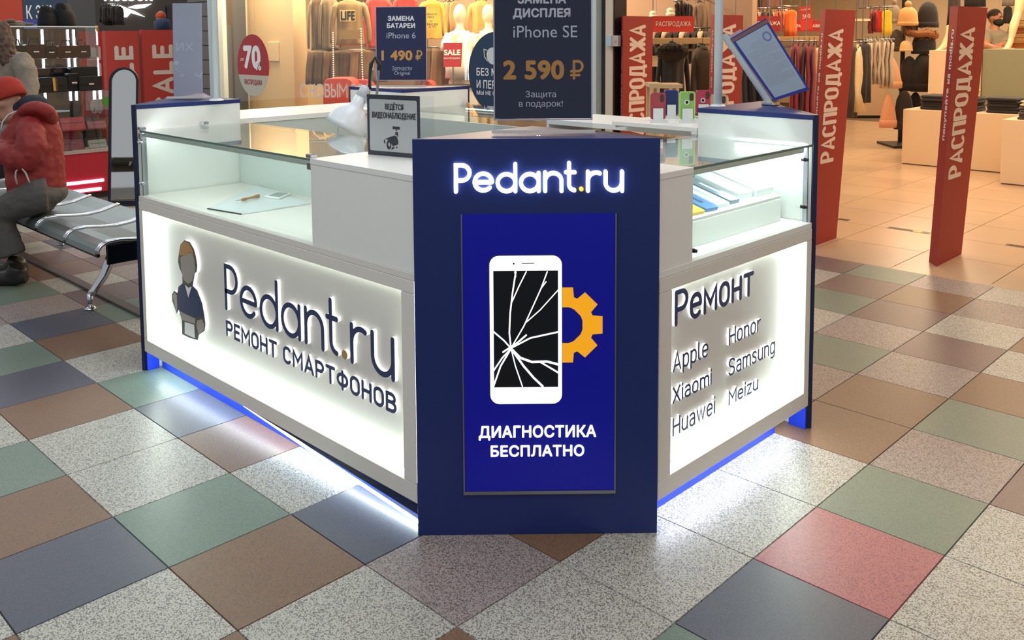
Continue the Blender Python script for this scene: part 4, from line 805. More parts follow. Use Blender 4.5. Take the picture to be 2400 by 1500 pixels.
for i in range(17):
    MB().box(xw(470) - 0.34, xw(499) - 0.012, YW - 0.006, YW + 0.004, i * 0.2 + 0.008, i * 0.2 + 0.196).build('block', gb, wl, bevel=0.004)
# pillar between window and entrance
struct('trim_2', MB().box(xw(1385), xw(1406), YW - 0.05, YW + 0.12, 0, 3.3), mat('facade_white', '#cdd6cf', 0.4, var=0.02))
struct('trim_3', MB().box(xw(1406) + 0.001, xw(1424), YW + 0.02, YW + 0.2, 0, 3.3), mat('facade_dark', '#35383a', 0.4, var=0.1))
struct('trim_4', MB().box(xw(1424) + 0.001, xw(1441), YW - 0.03, YW + 0.14, 0, 3.3), mat('facade_cream', '#d9c5b0', 0.5, var=0.02))
struct('trim_5', MB().box(xw(1441) + 0.001, xw(1444), YW - 0.02, YW + 0.14, 0, 3.3), mat('facade_black', '#1c1512', 0.5))
hb = on(1440, 96, 1, YW - 0.04)
th = thing('hinge_block', 'small pale metal hinge block on the shop pillar', 'hinge', hb); MB().box(hb.x - 0.06, hb.x - 0.004, YW - 0.075, YW - 0.031, hb.z - 0.045, hb.z + 0.045).build('plate', mat('hinge_pale', '#b8c9d2', 0.4), th, bevel=0.004); MB().box(hb.x - 0.003, hb.x + 0.06, YW - 0.07, YW - 0.03, hb.z - 0.045, hb.z + 0.045).cyl((hb.x + 0.03, YW - 0.07, hb.z), (hb.x + 0.03, YW - 0.078, hb.z), 0.008).build('arm', mat('hinge_pink', '#c3b2aa', 0.4), th, bevel=0.004)
# inside the window: cream boxed wall, taupe back wall
y1 = 5.45
struct('wall_window_side', MB().box(on(526, 100, 1, y1).x, on(688, 100, 1, y1).x, y1, y1 + 0.2, 0, 3.4), mat('apricot_wall', '#eac79b', 0.6, var=0.03, scale=2))
struct('trim_6', MB().box(on(551, 100, 1, y1 - .02).x, on(578, 100, 1, y1 - .02).x, y1 - 0.02, y1 - 0.001, 0, 3.4), mat('pale_band', '#c8c2b2', 0.5))
bxp = on(641, 121, 1, y1 - 0.01)
tag(MB().box(bxp.x - 0.14, bxp.x + 0.14, y1 - 0.018, y1 - 0.0005, bxp.z - 0.13, bxp.z + 0.13).build('access_panel', mat('apricot_panel', '#efcfa5', 0.55), bevel=0.004), 'small flat square access panel on the apricot wall', 'panel')
struct('wall_window_back', MB().box(on(688, 100, 1, 7.38).x - 0.6, -1.2, 7.38, 7.48, 0, 3.4), taupe_wall)
# decals on the glass
FD = Fr((0, YW - 0.002, 0), (1, 0, 0), UP, (0, -1, 0))
def dp(x, y): return FD.px(x, y)
c_ = dp(593, 153); r_ = 0.40
t = thing('window_sticker', 'round red and white seventy percent sale sticker on the glass', 'sticker', (c_[0], YW - 0.003, c_[1]))
def disc_part(c, r, b0, b1, n=40):
    pts = []
    for i in range(n + 1):
        b = b0 + (b1 - b0) * i / n; pts.append((c[0] + math.sqrt(max(0, r * r - (b - c[1]) ** 2)), b))
    return pts + [(2 * c[0] - a, b) for a, b in pts[::-1]]
cut = dp(593, 176)[1]
MB().prism(FD, disc_part(c_, r_, cut, c_[1] + r_), 0, 0.001).build('red_half', mat('sticker_red', '#b0343a', 0.5, var=0.02), t)
MB().prism(FD, disc_part(c_, r_, c_[1] - r_, cut - 0.001), 0, 0.001).build('white_half', mat('sticker_white', '#cfcdc0', 0.5, var=0.02, alpha=0.8), t)
def dtext(t, s, L, Rr_, T, B, M, bold=0.0): text_part(t, FD, s, dp(L, 140)[0], dp(Rr_, 140)[0], dp((L + Rr_) / 2, B)[1], dp((L + Rr_) / 2, T)[1], 0.0016, M, bold)
dtext(t, '70', 571, 611, 106, 162, print_white, 0.03); dtext(t, '%', 599, 612, 143, 165, print_white, 0.02); dtext(t, 'до', 564, 572, 136, 143, print_white, 0.01); dtext(t, 'РАСПРОДАЖА', 572, 613, 186, 201, mat('sticker_text', '#b04048', 0.5, var=0), 0.02)
t = thing('window_lettering', 'cream new year greeting lettering on the shop glass', 'lettering', (dp(702, 220)[0], YW - 0.003, dp(702, 220)[1]))
for ch, L, Rr_ in (('С', 702, 717), ('Н', 724, 737), ('О', 739, 757), ('В', 759, 772), ('Ы', 774, 791), ('М', 793, 813), ('Г', 822, 832), ('О', 836, 852), ('Д', 855, 870)): 
    mb_ = MB(); b0_, b1_ = dp((L + Rr_) / 2, 229)[1], dp((L + Rr_) / 2, 196)[1]
    for st in sign_word(FD, ch, dp(L, 140)[0], dp(Rr_, 140)[0], b0_, b1_, 0.024)[0]: stroke(FD, st, 0.024, 0.0004, 0.0012, mb_)
    mb_.build('letter', print_cream, t)
c2_ = dp(1163, 170); t = thing('window_sticker', 'round navy face mask reminder sticker on the glass', 'sticker', (c2_[0], YW - 0.003, c2_[1]))
MB().prism(FD, arc(c2_[0], c2_[1], 0.385, 0, 360, 48)[:-1], 0, 0.001).build('disc', mat('sticker_navy', '#1e3a58', 0.4, var=0.03), t)
mx_ = dp(1155, 128); MB().prism(FD, [(mx_[0] + 0.085 * math.cos(a_ * 0.3142), mx_[1] + 0.085 * (1.1 if math.sin(a_ * .3142) < 0 else 0.8) * math.sin(a_ * 0.3142)) for a_ in range(20)], 0.0012, 0.0016).build('mask_symbol', mat('sticker_pale', '#d4dcd8', 0.5, var=0), t)
mbs = MB(); stroke(FD, [(mx_[0] - 0.08, mx_[1] + 0.04), (mx_[0] - 0.12, mx_[1] + 0.05), (mx_[0] - 0.115, mx_[1] - 0.02), (mx_[0] - 0.075, mx_[1] - 0.06)], 0.01, 0.0012, 0.0016, mbs); mbs.build('mask_loop', MATS['sticker_pale'], t)
for s, L, Rr_, T, B in (('БЕЗ МАСОК', 1117, 1215, 160, 179), ('И ПЕРЧАТОК', 1117, 1218, 189, 209), ('МЫ НЕ СМОЖЕМ', 1117, 1205, 214, 224)): dtext(t, s, L, Rr_, T, B, print_white, 0.01)

# ---------------------------------------------------------------- sale gates at the shop entrance
def gate(label, b_f, b_b, t_f, t_b, x, nw, M, word, side, group, flip=False, bx=None):
    bf_, bb_ = onp(*b_f, (x, 0, 0), Vector((1, 0, 0))), onp(*b_b, (x, 0, 0), Vector((1, 0, 0)))
    tf_, tb_ = onp(*t_f, (x, 0, 0), Vector((1, 0, 0))), onp(*t_b, (x, 0, 0), Vector((1, 0, 0)))
    bf_.z = bb_.z = 0.0; zt = (tf_.z + tb_.z) / 2; tf_.z = tb_.z = zt
    t = thing('security_gate', label, 'security gate', (x, bf_.y, 0), group)
    o1, o2 = Vector((-nw, 0.10, 0)), Vector((-nw, 0.0, 0))
    MB().hexa([bf_ + o1, bf_, bb_, bb_ + o2], [tf_ + o1, tf_, tb_, tb_ + o2]).build('sleeve', M, t)
    Fg = Fr(bf_, (bb_ - bf_), (tf_ - bf_).lerp(tb_ - bb_, 0.5)); Fg.n = Vector((1, 0, 0)); H = (tf_ - bf_).length; Wd = (bb_ - bf_).length
    Wt = (tb_ - tf_).length
    def on_face(k, v, c): return (bf_ * (1 - k) + bb_ * k) * (1 - v) + (tf_ * (1 - k) + tb_ * k) * v + Vector((c, 0, 0))
    def vtext(s, k0, k1, v0, v1, fn, nm, bold, M_):
        V, Fs, bb = textgeo(s, bold); me_ = MB()
        n0 = LAY[id(V)]; me_.add([fn(k1 - (k1 - k0) * (y - bb[2]) / (bb[3] - bb[2]), v0 + (v1 - v0) * (x_ - bb[0]) / (bb[1] - bb[0])) + Vector((.0003, -.0003, 0)) * (i // n0) for i, (x_, y) in enumerate(V)], Fs); me_.build(nm, M_, t)
    for sts in sign_word(None, word[0], 0, 1.0, 0, 1.0, 0.0, 3.4):
        mb_ = MB()
        FQ2 = type('Q', (), {'p': staticmethod(lambda a, b, c=0: on_face(word[2] - (word[2] - word[1]) * b, word[3] + (word[4] - word[3]) * a, c))})
        asp = (word[2] - word[1]) * (Wd + Wt) / 2 / ((word[4] - word[3]) * H)
        for st in sts:
            # work in units where both axes are equal, then map back on the sleeve face
            FQ3 = type('Q', (), {'p': staticmethod(lambda a, b, c=0: FQ2.p(a, b / asp, c))})
            stroke(FQ3, [(x_, y_ * asp) for x_, y_ in st], 0.031, 0.0005, 0.0018, mb_)
        mb_.build('letter', print_cream, t)
    if side:
        e = Vector((-nw, 0.10, 0)); nn = Vector((e.y, -e.x, 0)).normalized(); nn = -nn if nn.y > 0 else nn
        for w_, f0, f1, k0_ in (('покупайте', 0.0, 0.47, 0.35), ('на', 0.51, 0.60, 0.42), ('modis.ru', 0.64, 1.0, 0.35)):
            vtext(w_, k0_, 0.75, side[0] + (side[1] - side[0]) * f0, side[0] + (side[1] - side[0]) * f1, lambda k, v: (bf_ + e * (1 - k)) * (1 - v) + (tf_ + e * (1 - k)) * v + nn * 0.0015, 'side_lettering', 0.02, print_cream)
    return t
GG = 'red sale gates at the clothes shop entrance'
W1 = ('РАСПРОДАЖА', 0.22, 0.72, 0.40, 0.93)
gate('red sale gate beside the shop pillar', (1456, 500), (1522, 498), (1461, 36), (1531, 40), -0.90, 0.10, red_card, ('РАСПРОДАЖА', 0.25, 0.78, 0.36, 0.95), (0.40, 0.93), GG)
gate('red sale gate behind the white pole', (1662, 528), (1728, 520), (1676, 30), (1742, 40), -0.05, 0.10, red_card, ('РАСПРОДАЖА', 0.25, 0.78, 0.36, 0.95), (0.40, 0.93), GG)
gate('red sale gate beside the stand corner and burgundy coats', (1900, 576), (1960, 561), (1935, 20), (2006, 26), 0.72, 0.085, red_card, ('РАСПРОДАЖА', 0.18, 0.66, 0.355, 0.91), (0.48, 0.90), GG)
gate('red sale gate in front of the beige plinths', (2195, 625), (2253, 606), (2246, 14), (2315, 18), 1.575, 0.085, red_card, ('РАСПРОДАЖА', 0.18, 0.66, 0.335, 0.91), (0.48, 0.91), GG)
# floor stickers
fst = mat('floor_sticker_brown', '#4a3426', 0.4)
for i, (l, r_, lab) in enumerate((((2082, 533), (2182, 546), 'long brown distance sticker with yellow footprints on the shop floor'), ((1964, 513), (1989, 517), 'brown distance sticker beside the red gate foot'), ((2358, 573), (2460, 586), 'long brown distance sticker towards the plinths'))):
    a, b = on(*l, 2, 0), on(*r_, 2, 0); F_ = Fr(a, Vector((1, 0, 0)), (0, 1, 0), (0, 0, 1)); ln_ = b.x - a.x
    t = thing('floor_sticker', lab, 'sticker', (a.x, a.y, 0.0003), 'floor stickers'); MB().fbox(F_, 0, ln_, -0.035, 0.035, 0.0004, 0.0012).build('strip', fst, t)
    text_part(t, F_, 'ДИСТАНЦИЯ', ln_ * 0.08, ln_ * 0.55, -0.014, 0.014, 0.0016, mat('sticker_dim', '#8d7a66', 0.5, var=0), 0.01)
    if i == 0: MB().prism(F_, [(ln_ * 0.66 + 0.02 * math.cos(k * .628), 0.026 * math.sin(k * .628)) for k in range(10)], 0.0014, 0.0018).prism(F_, [(ln_ * 0.76 + 0.02 * math.cos(k * .628), 0.026 * math.sin(k * .628)) for k in range(10)], 0.0014, 0.0018).build('footprints', mat('sticker_yellow', '#e8c56a', 0.5), t)

# ---------------------------------------------------------------- shop goods
HANG = black
def fabric(hexc, key=None):
    return mat('fabric_' + hexc.strip('#'), hexc, 0.85, var=0.12, scale=45, bump=0.12, sheen=0.2)
def garment(name, label, cat, box, dep, col, group=None, kind='top', yaw=0.0, ztrim=None, folds=7, flare=0.0, sleeves=True, thick=0.065, width=None):
    x0, y0, x1, y1_ = box; wd = (x1 - x0) * dep / F_PX; h = (y1_ - y0) * dep / F_PX
    F_ = camfr((x0 + x1) / 2, y1_, dep, yaw); k = math.cos(math.radians(yaw)); wd = width or wd / max(0.35, k)
    t = thing(name, label, cat, F_.o, group); M_ = fabric(col); seed = random.random() * 6
    if kind == 'top': prof = [(0, .34 + flare), (.05, .345 + flare), (.10, .335 + flare), (.3, .325 + flare * .7), (.55, .31 + flare * .4), (.74, .31), (.86, .345), (.93, .30), (.98, .17), (1.0, .12)]
    elif kind == 'plain': prof = [(0, .47 + flare), (.3, .46), (.6, .44), (.82, .44), (.92, .40), (.97, .25), (1.0, .12)]
    else: prof = [(0, .50), (.25, .485), (.5, .46), (.75, .43), (.93, .41), (.94, .40), (1.0, .40)]; folds = 13
    rings = []; n = 44
    for v, hw in prof:
        ring = []
        for j in range(n):
            a = 2 * math.pi * j / n; rip = 1 + (0.05 + (0.45 if kind == 'skirt' else 0.16) * (1 - v)) * math.sin(folds * a + seed + v * 1.3)
            tt = thick * (0.7 + 0.3 * (1 - v)) * (0.5 if v > 0.97 else 1)
            ring.append(F_.p(math.cos(a) * hw * wd, v * h, math.sin(a) * tt * rip + 0.008 * math.sin(9 * v + seed)))
        rings.append(ring)
    MB().rings(rings).build('body', M_, t, smooth=True)
    if kind == 'top' and sleeves:
        for s in (-1, 1):
            pts = [F_.p(s * wd * .27, h * .91, 0), F_.p(s * wd * .35, h * .82, .005), F_.p(s * wd * .405, h * .60, .01), F_.p(s * wd * .44, h * .36, .015), F_.p(s * wd * .445, h * .12, .01), F_.p(s * wd * .44, h * .03, .01)]
            MB().tube(pts, [wd * .07, wd * .082, wd * .07, wd * .06, wd * .056, wd * .036], 10, flat=(1, .8)).build('sleeve', M_, t, smooth=True)
    if kind != 'skirt':
        MB().rings([[F_.p(math.cos(2 * math.pi * j / 16) * wd * .125 * q_, h * (1.0 + e_) + 0.02 * math.sin(2 * math.pi * j / 16) * -1, math.sin(2 * math.pi * j / 16) * thick * .55 * q_) for j in range(16)] for q_, e_ in ((1.05, -.02), (1.0, .012), (.8, .012), (.75, -.02))], cap=False).build('collar', M_, t, smooth=True)
        MB().tube([F_.p(-wd * .2, h * .985, 0), F_.p(0, h * 1.03, 0), F_.p(wd * .2, h * .985, 0)], 0.005, 6).tube([F_.p(0, h * 1.03, 0), F_.p(0, h * 1.03 + .05, 0)], 0.0025, 6).build('hanger', HANG, t)
    return t, F_, wd, h
def rail(label, xa, xb, y, dep, group='hanging rails in the shop'):
    A, B = at(xa, y, dep), at(xb, y, dep); B.z = A.z; t = thing('hanging_rail', label, 'rail', A, group)
    MB().cyl(A, B, 0.010, 10).build('tube', steel, t, smooth=True)
    for q_ in (0.04, 0.96):
        p_ = A.lerp(B, q_); p2_ = p_ + HF * 0.28; MB().cyl(p_ + HF * 0.011, p2_, 0.006, 8).cyl(p2_, Vector((p2_.x, p2_.y, 3.399 if dep < 15 else 4.0)), 0.006, 8).build('hanger_rod', steel, t)
    return t
def rack_row(n, box, dep, cols, label, cat, name, group, yaw=66, kind='plain', rl=None):
    x0, y0, x1, y1_ = box; st = (x1 - x0) / n; k = dep / F_PX
    for i in range(n):
        c = cols[i % len(cols)]
        garment(name, label[i % len(label)] if isinstance(label, (list, tuple)) else label, cat, (x0 + st * i, y0 + random.uniform(0, 2), x0 + st * (i + 1), y1_ + random.uniform(-8, 8)), dep + random.uniform(-.01, .01), c, group, kind, yaw, thick=st * k * 0.54, folds=5, width=min(0.42, st * k * 4.5))
    if rl: rail(rl, x0 - 3, x1 + 3, y0 - .03 / k, dep)
def board(name, label, cat, box, dep, thickness, M, yaw=0.0, depth=0.35, group=None):
    x0, y0, x1, y1_ = box; F_ = camfr((x0 + x1) / 2, y1_, dep, yaw); wd = (x1 - x0) * dep / F_PX / math.cos(math.radians(yaw)); h = (y1_ - y0) * dep / F_PX
    o = MB().fbox(F_, -wd / 2, wd / 2, 0, h, -depth, 0).build(name, M); tag(o, label, cat, group); return o, F_, wd, h
wood = mat('pale_wood_board', '#cfa873', 0.5, var=0.1, scale=8); shelf_c = mat('cream_shelf', '#f0dcb0', 0.5, var=0.02)
def rack(label, box, dep, M, yaw=0.0, posts=True, group='clothes racks in the shop'):
    x0, y0, x1, y1_ = box; F_ = camfr((x0 + x1) / 2, y1_, dep, yaw); F_.o.z = 0.0; top = at((x0 + x1) / 2, y0, dep).z; wd = (x1 - x0) * dep / F_PX / math.cos(math.radians(yaw)); bh = (y1_ - y0) * dep / F_PX
    t = thing('clothes_rack', label, 'clothes rack', F_.o, group)
    MB().fbox(F_, -wd / 2, wd / 2, top - bh, top, -0.25, 0.05).build('top_board', M, t, bevel=0.003)
    MB().cyl(F_.p(-wd / 2 + .03, top - bh - 0.06, -0.08), F_.p(wd / 2 - .03, top - bh - 0.06, -0.08), 0.012, 10).build('rail', steel, t, smooth=True)
    for s in (-1, 1): MB().fbox(F_, s * wd / 2 - 0.035, s * wd / 2 + 0.035, 0, top - bh, -0.12, -0.06).build('post', M, t)
    return t, F_

# zone behind the first two gates
rack('pale wooden clothes rack with the dark fur trimmed coat', (1480, 89, 1672, 103), 8.9, wood, 8)
garment('winter_coat', 'black winter coat with thick fur collar on the wooden rack', 'coat', (1532, 104, 1618, 300), 8.6, '#241d18', 'coats on the wooden rack', 'top', 5, folds=5, thick=0.16)
ft = thing('fur_collar', 'brown black fur collar draped over the black coat', 'fur collar', at(1575, 118, 8.38))
mb = MB()
for i in range(260):
    a = random.uniform(0, math.pi); rr_ = random.uniform(0.55, 1.0); c = at(1575 + 40 * math.cos(a) * rr_, 128 - 24 * math.sin(a) * rr_ + random.uniform(-6, 8), 8.36 - random.uniform(0, .06))
    dr = Vector((random.uniform(-1, 1), random.uniform(-1, 1), random.uniform(-.6, 1))).normalized() * 0.035; sd = dr.cross(UP).normalized() * 0.006
    mb.add([c - sd, c + sd, c + dr], [(0, 1, 2)])
mb.ell(at(1575, 122, 8.42), .16, .06, .085, X=HR, Y=HF); mb.build('fur', mat('fur_brown', '#2e241b', 0.9, var=0.4, scale=60), ft)
o = MB(); Ft = camfr(1534, 156, 8.36); o.fbox(Ft, -.025, .028, 0, .10, 0, .004); tag(o.build('price_tag', mat('cream_tag', '#e5cf9f', 0.6)), 'cream paper price tag hanging on the black coat', 'price tag')
garment('puffer_coat', 'olive brown puffer coat with hood on the wooden rack', 'coat', (1612, 108, 1676, 300), 8.75, '#4a3a22', 'coats on the wooden rack', 'top', 25, folds=4, thick=0.14)
garment('winter_coat', 'dark brown coat sleeve hanging behind the price tag', 'coat', (1500, 106, 1548, 300), 8.72, '#1c1713', 'coats on the wooden rack', 'top', 20, thick=0.12)
board('wall_shelf', 'cream wall shelf above the dark jackets', 'shelf', (1480, 13, 1712, 20), 10.6, .04, shelf_c, 8, group='cream shelves in the shop')
for i, (bx_, c, lab) in enumerate((((1522, 25, 1541, 45), '#e8dcc0', 'cream folded knit on the rack beside the red sign'), ((1562, 18, 1581, 40), '#efe3c6', 'cream cap like knit beside dark jackets'))):
    F_ = camfr((bx_[0] + bx_[2]) / 2, bx_[3], 9.8); t = thing('folded_knit', lab, 'knitwear', F_.o, 'folded knits'); wd = (bx_[2] - bx_[0]) * 9.8 / F_PX; h = (bx_[3] - bx_[1]) * 9.8 / F_PX
    MB().ell(F_.p(0, h * .3, 0), wd * .6, .09, h * .32, X=HR, Y=HF).build('lower_fold', fabric(c), t, smooth=True); MB().ell(F_.p(-wd * .05, h * .7, 0), wd * .45, .08, h * .3, X=HR, Y=HF).build('upper_fold', fabric(c), t, smooth=True)
rack_row(5, (1583, 8, 1628, 42), 10.0, ['#2c2320', '#3a2e28', '#241d1a'], 'dark jacket in the row hanging on the upper rail', 'jacket', 'jacket', 'dark jackets on the upper rail', rl='steel rail holding the dark jackets')
garment('hoodie', 'taupe hoodie hanging at the end of the dark jackets', 'hoodie', (1621, 6, 1660, 82), 9.6, '#8a735c', None, 'top', 20, thick=0.09)
rack_row(3, (1650, 20, 1674, 60), 10.2, ['#e0d0ae', '#cdbb97'], 'cream top hanging beyond the taupe hoodie', 'top', 'top', 'cream tops on the upper rail', rl='short steel rail holding the cream tops')
rack_row(9, (1536, 72, 1664, 150), 9.5, ['#2b2320', '#d9c9a8', '#3d332d', '#2a2424', '#e2d4b8', '#4a3f38'], ['dark blouse hanging below the bright red sign', 'pale blouse hanging below the bright red sign', 'dark blouse hanging below the bright red sign', 'dark blouse hanging below the bright red sign', 'pale blouse hanging below the bright red sign', 'dark blouse hanging below the bright red sign'], 'blouse', 'blouse', 'blouses below the bright red sign', rl='steel rail holding the blouses below the red sign')
def sale_sign(label, box, dep, M, word, yaw=0.0, tb=(0.30, 0.72), roll=0.0, group='red sale signs in the shop', ta=(0.07, 0.93)):
    x0, y0, x1, y1_ = box; F_ = camfr((x0 + x1) / 2, y1_, dep, yaw); wd = (x1 - x0) * dep / F_PX / math.cos(math.radians(yaw)); h = (y1_ - y0) * dep / F_PX
    if roll: a = math.radians(roll); F_ = Fr(F_.o, F_.r * math.cos(a) + UP * math.sin(a), UP * math.cos(a) - F_.r * math.sin(a))
    t = thing('sale_sign', label, 'sign', F_.o, group); MB().fbox(F_, -wd / 2, wd / 2, 0, h, -0.01, 0).build('card', M, t)
    for w_, a0, a1, b0, b1 in word: text_part(t, F_, w_, (-.5 + a0) * wd, (-.5 + a1) * wd, b0 * h, b1 * h, 0.002, print_cream, 0.01)
    for q_ in (-.4, .4): MB().tube([F_.p(q_ * wd, h * .99, -.005), Vector((F_.p(q_ * wd, h, -.005).x, F_.p(q_ * wd, h, -.005).y, 3.399))], 0.002, 5).build('wire', steel, t)
    return t
sale_sign('bright red sale sign above the fur collared coat', (1528, 38, 1627, 75), 9.0, mat('sign_red', '#c9362b', 0.5, var=0.03), [('РАСПРОДАЖА', .08, .93, .30, .68)], 8)
sale_sign('dark red sale sign behind the tilted folder', (1740, 38, 1834, 74), 9.6, mat('sign_dark_red', '#9c2620', 0.5, var=0.03), [('РАСПРОДАЖА', .04, .93, .35, .68)], -5)
sale_sign('dark red sale sign behind the five hundred sign', (1864, 48, 1924, 74), 9.9, MATS['sign_dark_red'], [('РАСПРОДАЖА', .06, .95, .3, .66)], -5)
sale_sign('tall red price sign reading 500', (1878, 15, 1906, 69), 9.2, MATS['sign_red'], [('500', .2, .85, .48, .66), ('РАСПРОДАЖА', .1, .9, .82, .9)], 0, roll=7)
# pale wooden bracket seen above the phone cases
bw = mat('pale_wood_frame', '#dcb98a', 0.5, var=0.06, scale=10); t = thing('display_bench', 'pale wooden slatted display bench behind the phone cases', 'bench', Vector((at(1560, 240, 6.6).x, at(1560, 240, 6.6).y, 0)))
dB = 6.6
for (xa, ya, xb, yb) in ((1522, 196, 1552, 205), (1530, 198, 1600, 207)): MB().fbox(camfr((xa + xb) / 2, yb, dB), -(xb - xa) / 2 * dB / F_PX, (xb - xa) / 2 * dB / F_PX, 0, (yb - ya) * dB / F_PX, -0.25, 0).build('slat', bw, t)
for xa in (1528, 1543, 1572, 1588):
    F_ = camfr(xa, 205, dB); MB().add([], []).fbox(F_, -.012, .012, -F_.o.z, 0, -0.24, -0.2).build('leg', bw, t)
    MB().fbox(F_, -.012, .012, -F_.o.z, 0, -0.04, 0.0).build('leg', bw, t)
# middle zone behind pole and folder
board('wall_shelf', 'cream wall shelf above the orange dresses', 'shelf', (1738, 19, 1846, 26), 10.8, .04, shelf_c, 0, group='cream shelves in the shop')
for i, (xa, xb, ya, c) in enumerate(((1748, 1762, 4, '#4a3528'), (1765, 1780, 6, '#2d2522'), (1782, 1797, 3, '#6d4a38'), (1800, 1826, 2, '#8c5a44'))):
    F_ = camfr((xa + xb) / 2, 18.5, 10.7); t = thing('shoulder_bag', ['dark brown bag on the upper shelf beside the pole', 'black bag on the upper shelf', 'reddish brown bag on the upper shelf', 'wide copper brown bag on the upper shelf'][i], 'bag', F_.o, 'bags on the upper shelf'); wd = (xb - xa) * 10.7 / F_PX; h = (18 - ya) * 10.7 / F_PX + .08
    MB().prism(F_, [(-wd / 2, 0), (wd / 2, 0), (wd * .42, h * .7), (-wd * .42, h * .7)], -0.06, 0.06).build('body', fabric(c), t, bevel=0.01); MB().tube([F_.p(-wd * .25, h * .7, 0), F_.p(-wd * .15, h, 0), F_.p(wd * .15, h, 0), F_.p(wd * .25, h * .7, 0)], 0.008, 6).build('handle', fabric(c), t)
garment('top', 'pale pink top hanging beside the white pole', 'top', (1726, 22, 1764, 80), 10.2, '#d8a58c', None, 'top', 15)
rack_row(8, (1766, 26, 1838, 60), 10.4, ['#3a2b25', '#c9a184', '#2d2522', '#7d5b48'], ['dark top in the row above the dark red sign', 'tan top in the row above the dark red sign', 'dark top in the row above the dark red sign', 'brown top in the row above the dark red sign'], 'top', 'top', 'tops above the dark red sign', rl='steel rail holding the tops above the dark red sign')
rack_row(3, (1816, 25, 1842, 60), 10.1, ['#d2642a', '#c2571f'], 'orange dress seen edge on beside the frontal one', 'dress', 'dress', 'orange dresses', rl='short steel rail holding the orange dresses')
garment('dress', 'orange sleeveless dress hanging frontally beside the sale signs', 'dress', (1836, 23, 1868, 88), 9.8, '#e0671f', 'orange dresses', 'plain', 5)
rack('pale wooden clothes rack with burgundy coats', (1826, 86, 1940, 96), 9.0, wood, -5)
rack_row(4, (1738, 118, 1822, 300), 8.3, ['#1d1b1c', '#262223', '#191a1c'], 'black coat hanging behind the tilted folder', 'coat', 'coat', 'black coats behind the folder', rl='steel rail holding the black coats')
rack_row(5, (1850, 104, 1910, 290), 8.7, ['#7c1f2a', '#96283a', '#5c1722', '#8a232f'], 'burgundy coat on the rack behind the red gate', 'coat', 'coat', 'burgundy coats on the rack', rl='steel rail holding the burgundy coats')
garment('coat', 'cream coat hanging at the end of the burgundy row', 'coat', (1900, 112, 1922, 220), 8.75, '#d9b98c', None, 'plain', 50, thick=0.06)
rail('short steel rail holding the frontal orange dress', 1832, 1872, 23 - 8, 9.8)
rail('steel rail holding the pale pink top', 1722, 1768, 22 - 8, 10.2)
rail('steel rail holding the taupe hoodie', 1618, 1664, -2, 9.6)
# zone between the two near gates
board('wall_shelf', 'cream wall shelf with white folded clothes behind the gates', 'shelf', (1990, 44, 2040, 49), 11.0, .04, shelf_c, 0, group='cream shelves in the shop')
rack_row(2, (2034, 24, 2054, 80), 11.2, ['#7a1d22', '#6a191f'], 'dark red top hanging by the yellow one', 'top', 'top', 'bright tops on the back wall', rl='short steel rail holding the dark red tops')
garment('top', 'bright red top hanging next to the yellow one', 'top', (2050, 24, 2068, 76), 11.1, '#b92a22', 'bright tops on the back wall', 'plain', 10)
garment('top', 'vivid yellow top hanging on the back wall', 'top', (2064, 24, 2090, 82), 11.05, '#e8c41e', 'bright tops on the back wall', 'plain', 5)
rail('steel rail holding the light grey blouses', 2024, 2096, 93, 10.4)
rack_row(7, (2028, 97, 2092, 200), 10.4, ['#b9a68c', '#c4b298', '#ab9a82'], 'light grey blouse on the pale rack', 'blouse', 'blouse', 'grey blouses on the pale rack')
rail('steel rail holding the dark and cream coats', 1974, 2046, 98, 9.9)
for c, bx_, lab in (('#3a342e', (1978, 108, 2006, 275), 'dark grey coat hanging behind the cream one'), ('#ddc08f', (1996, 110, 2026, 262), 'cream coat hanging between two dark coats'), ('#26211d', (2008, 102, 2040, 240), 'black coat hanging beside the grey blouses')): garment('coat', lab, 'coat', bx_, 9.9, c, 'coats by the pale rack', 'plain', 40, thick=0.07)
b_ = on(2010, 277, 2, 0); zt_ = 0.72
t = thing('low_counter', 'low beige counter block behind the hat stand', 'counter', (b_.x, b_.y, 0)); Fl = Fr(b_, HR); MB().fbox(Fl, -.05, .48, 0.05, zt_, -.5, 0).build('block', mat('beige_block', '#b99a78', 0.5, var=0.03), t); MB().fbox(Fl, -.03, .46, 0.0, 0.05, -.48, -.03).build('plinth', black, t)
rail('steel rail holding the red and yellow tops', 2046, 2094, 16, 11.08)
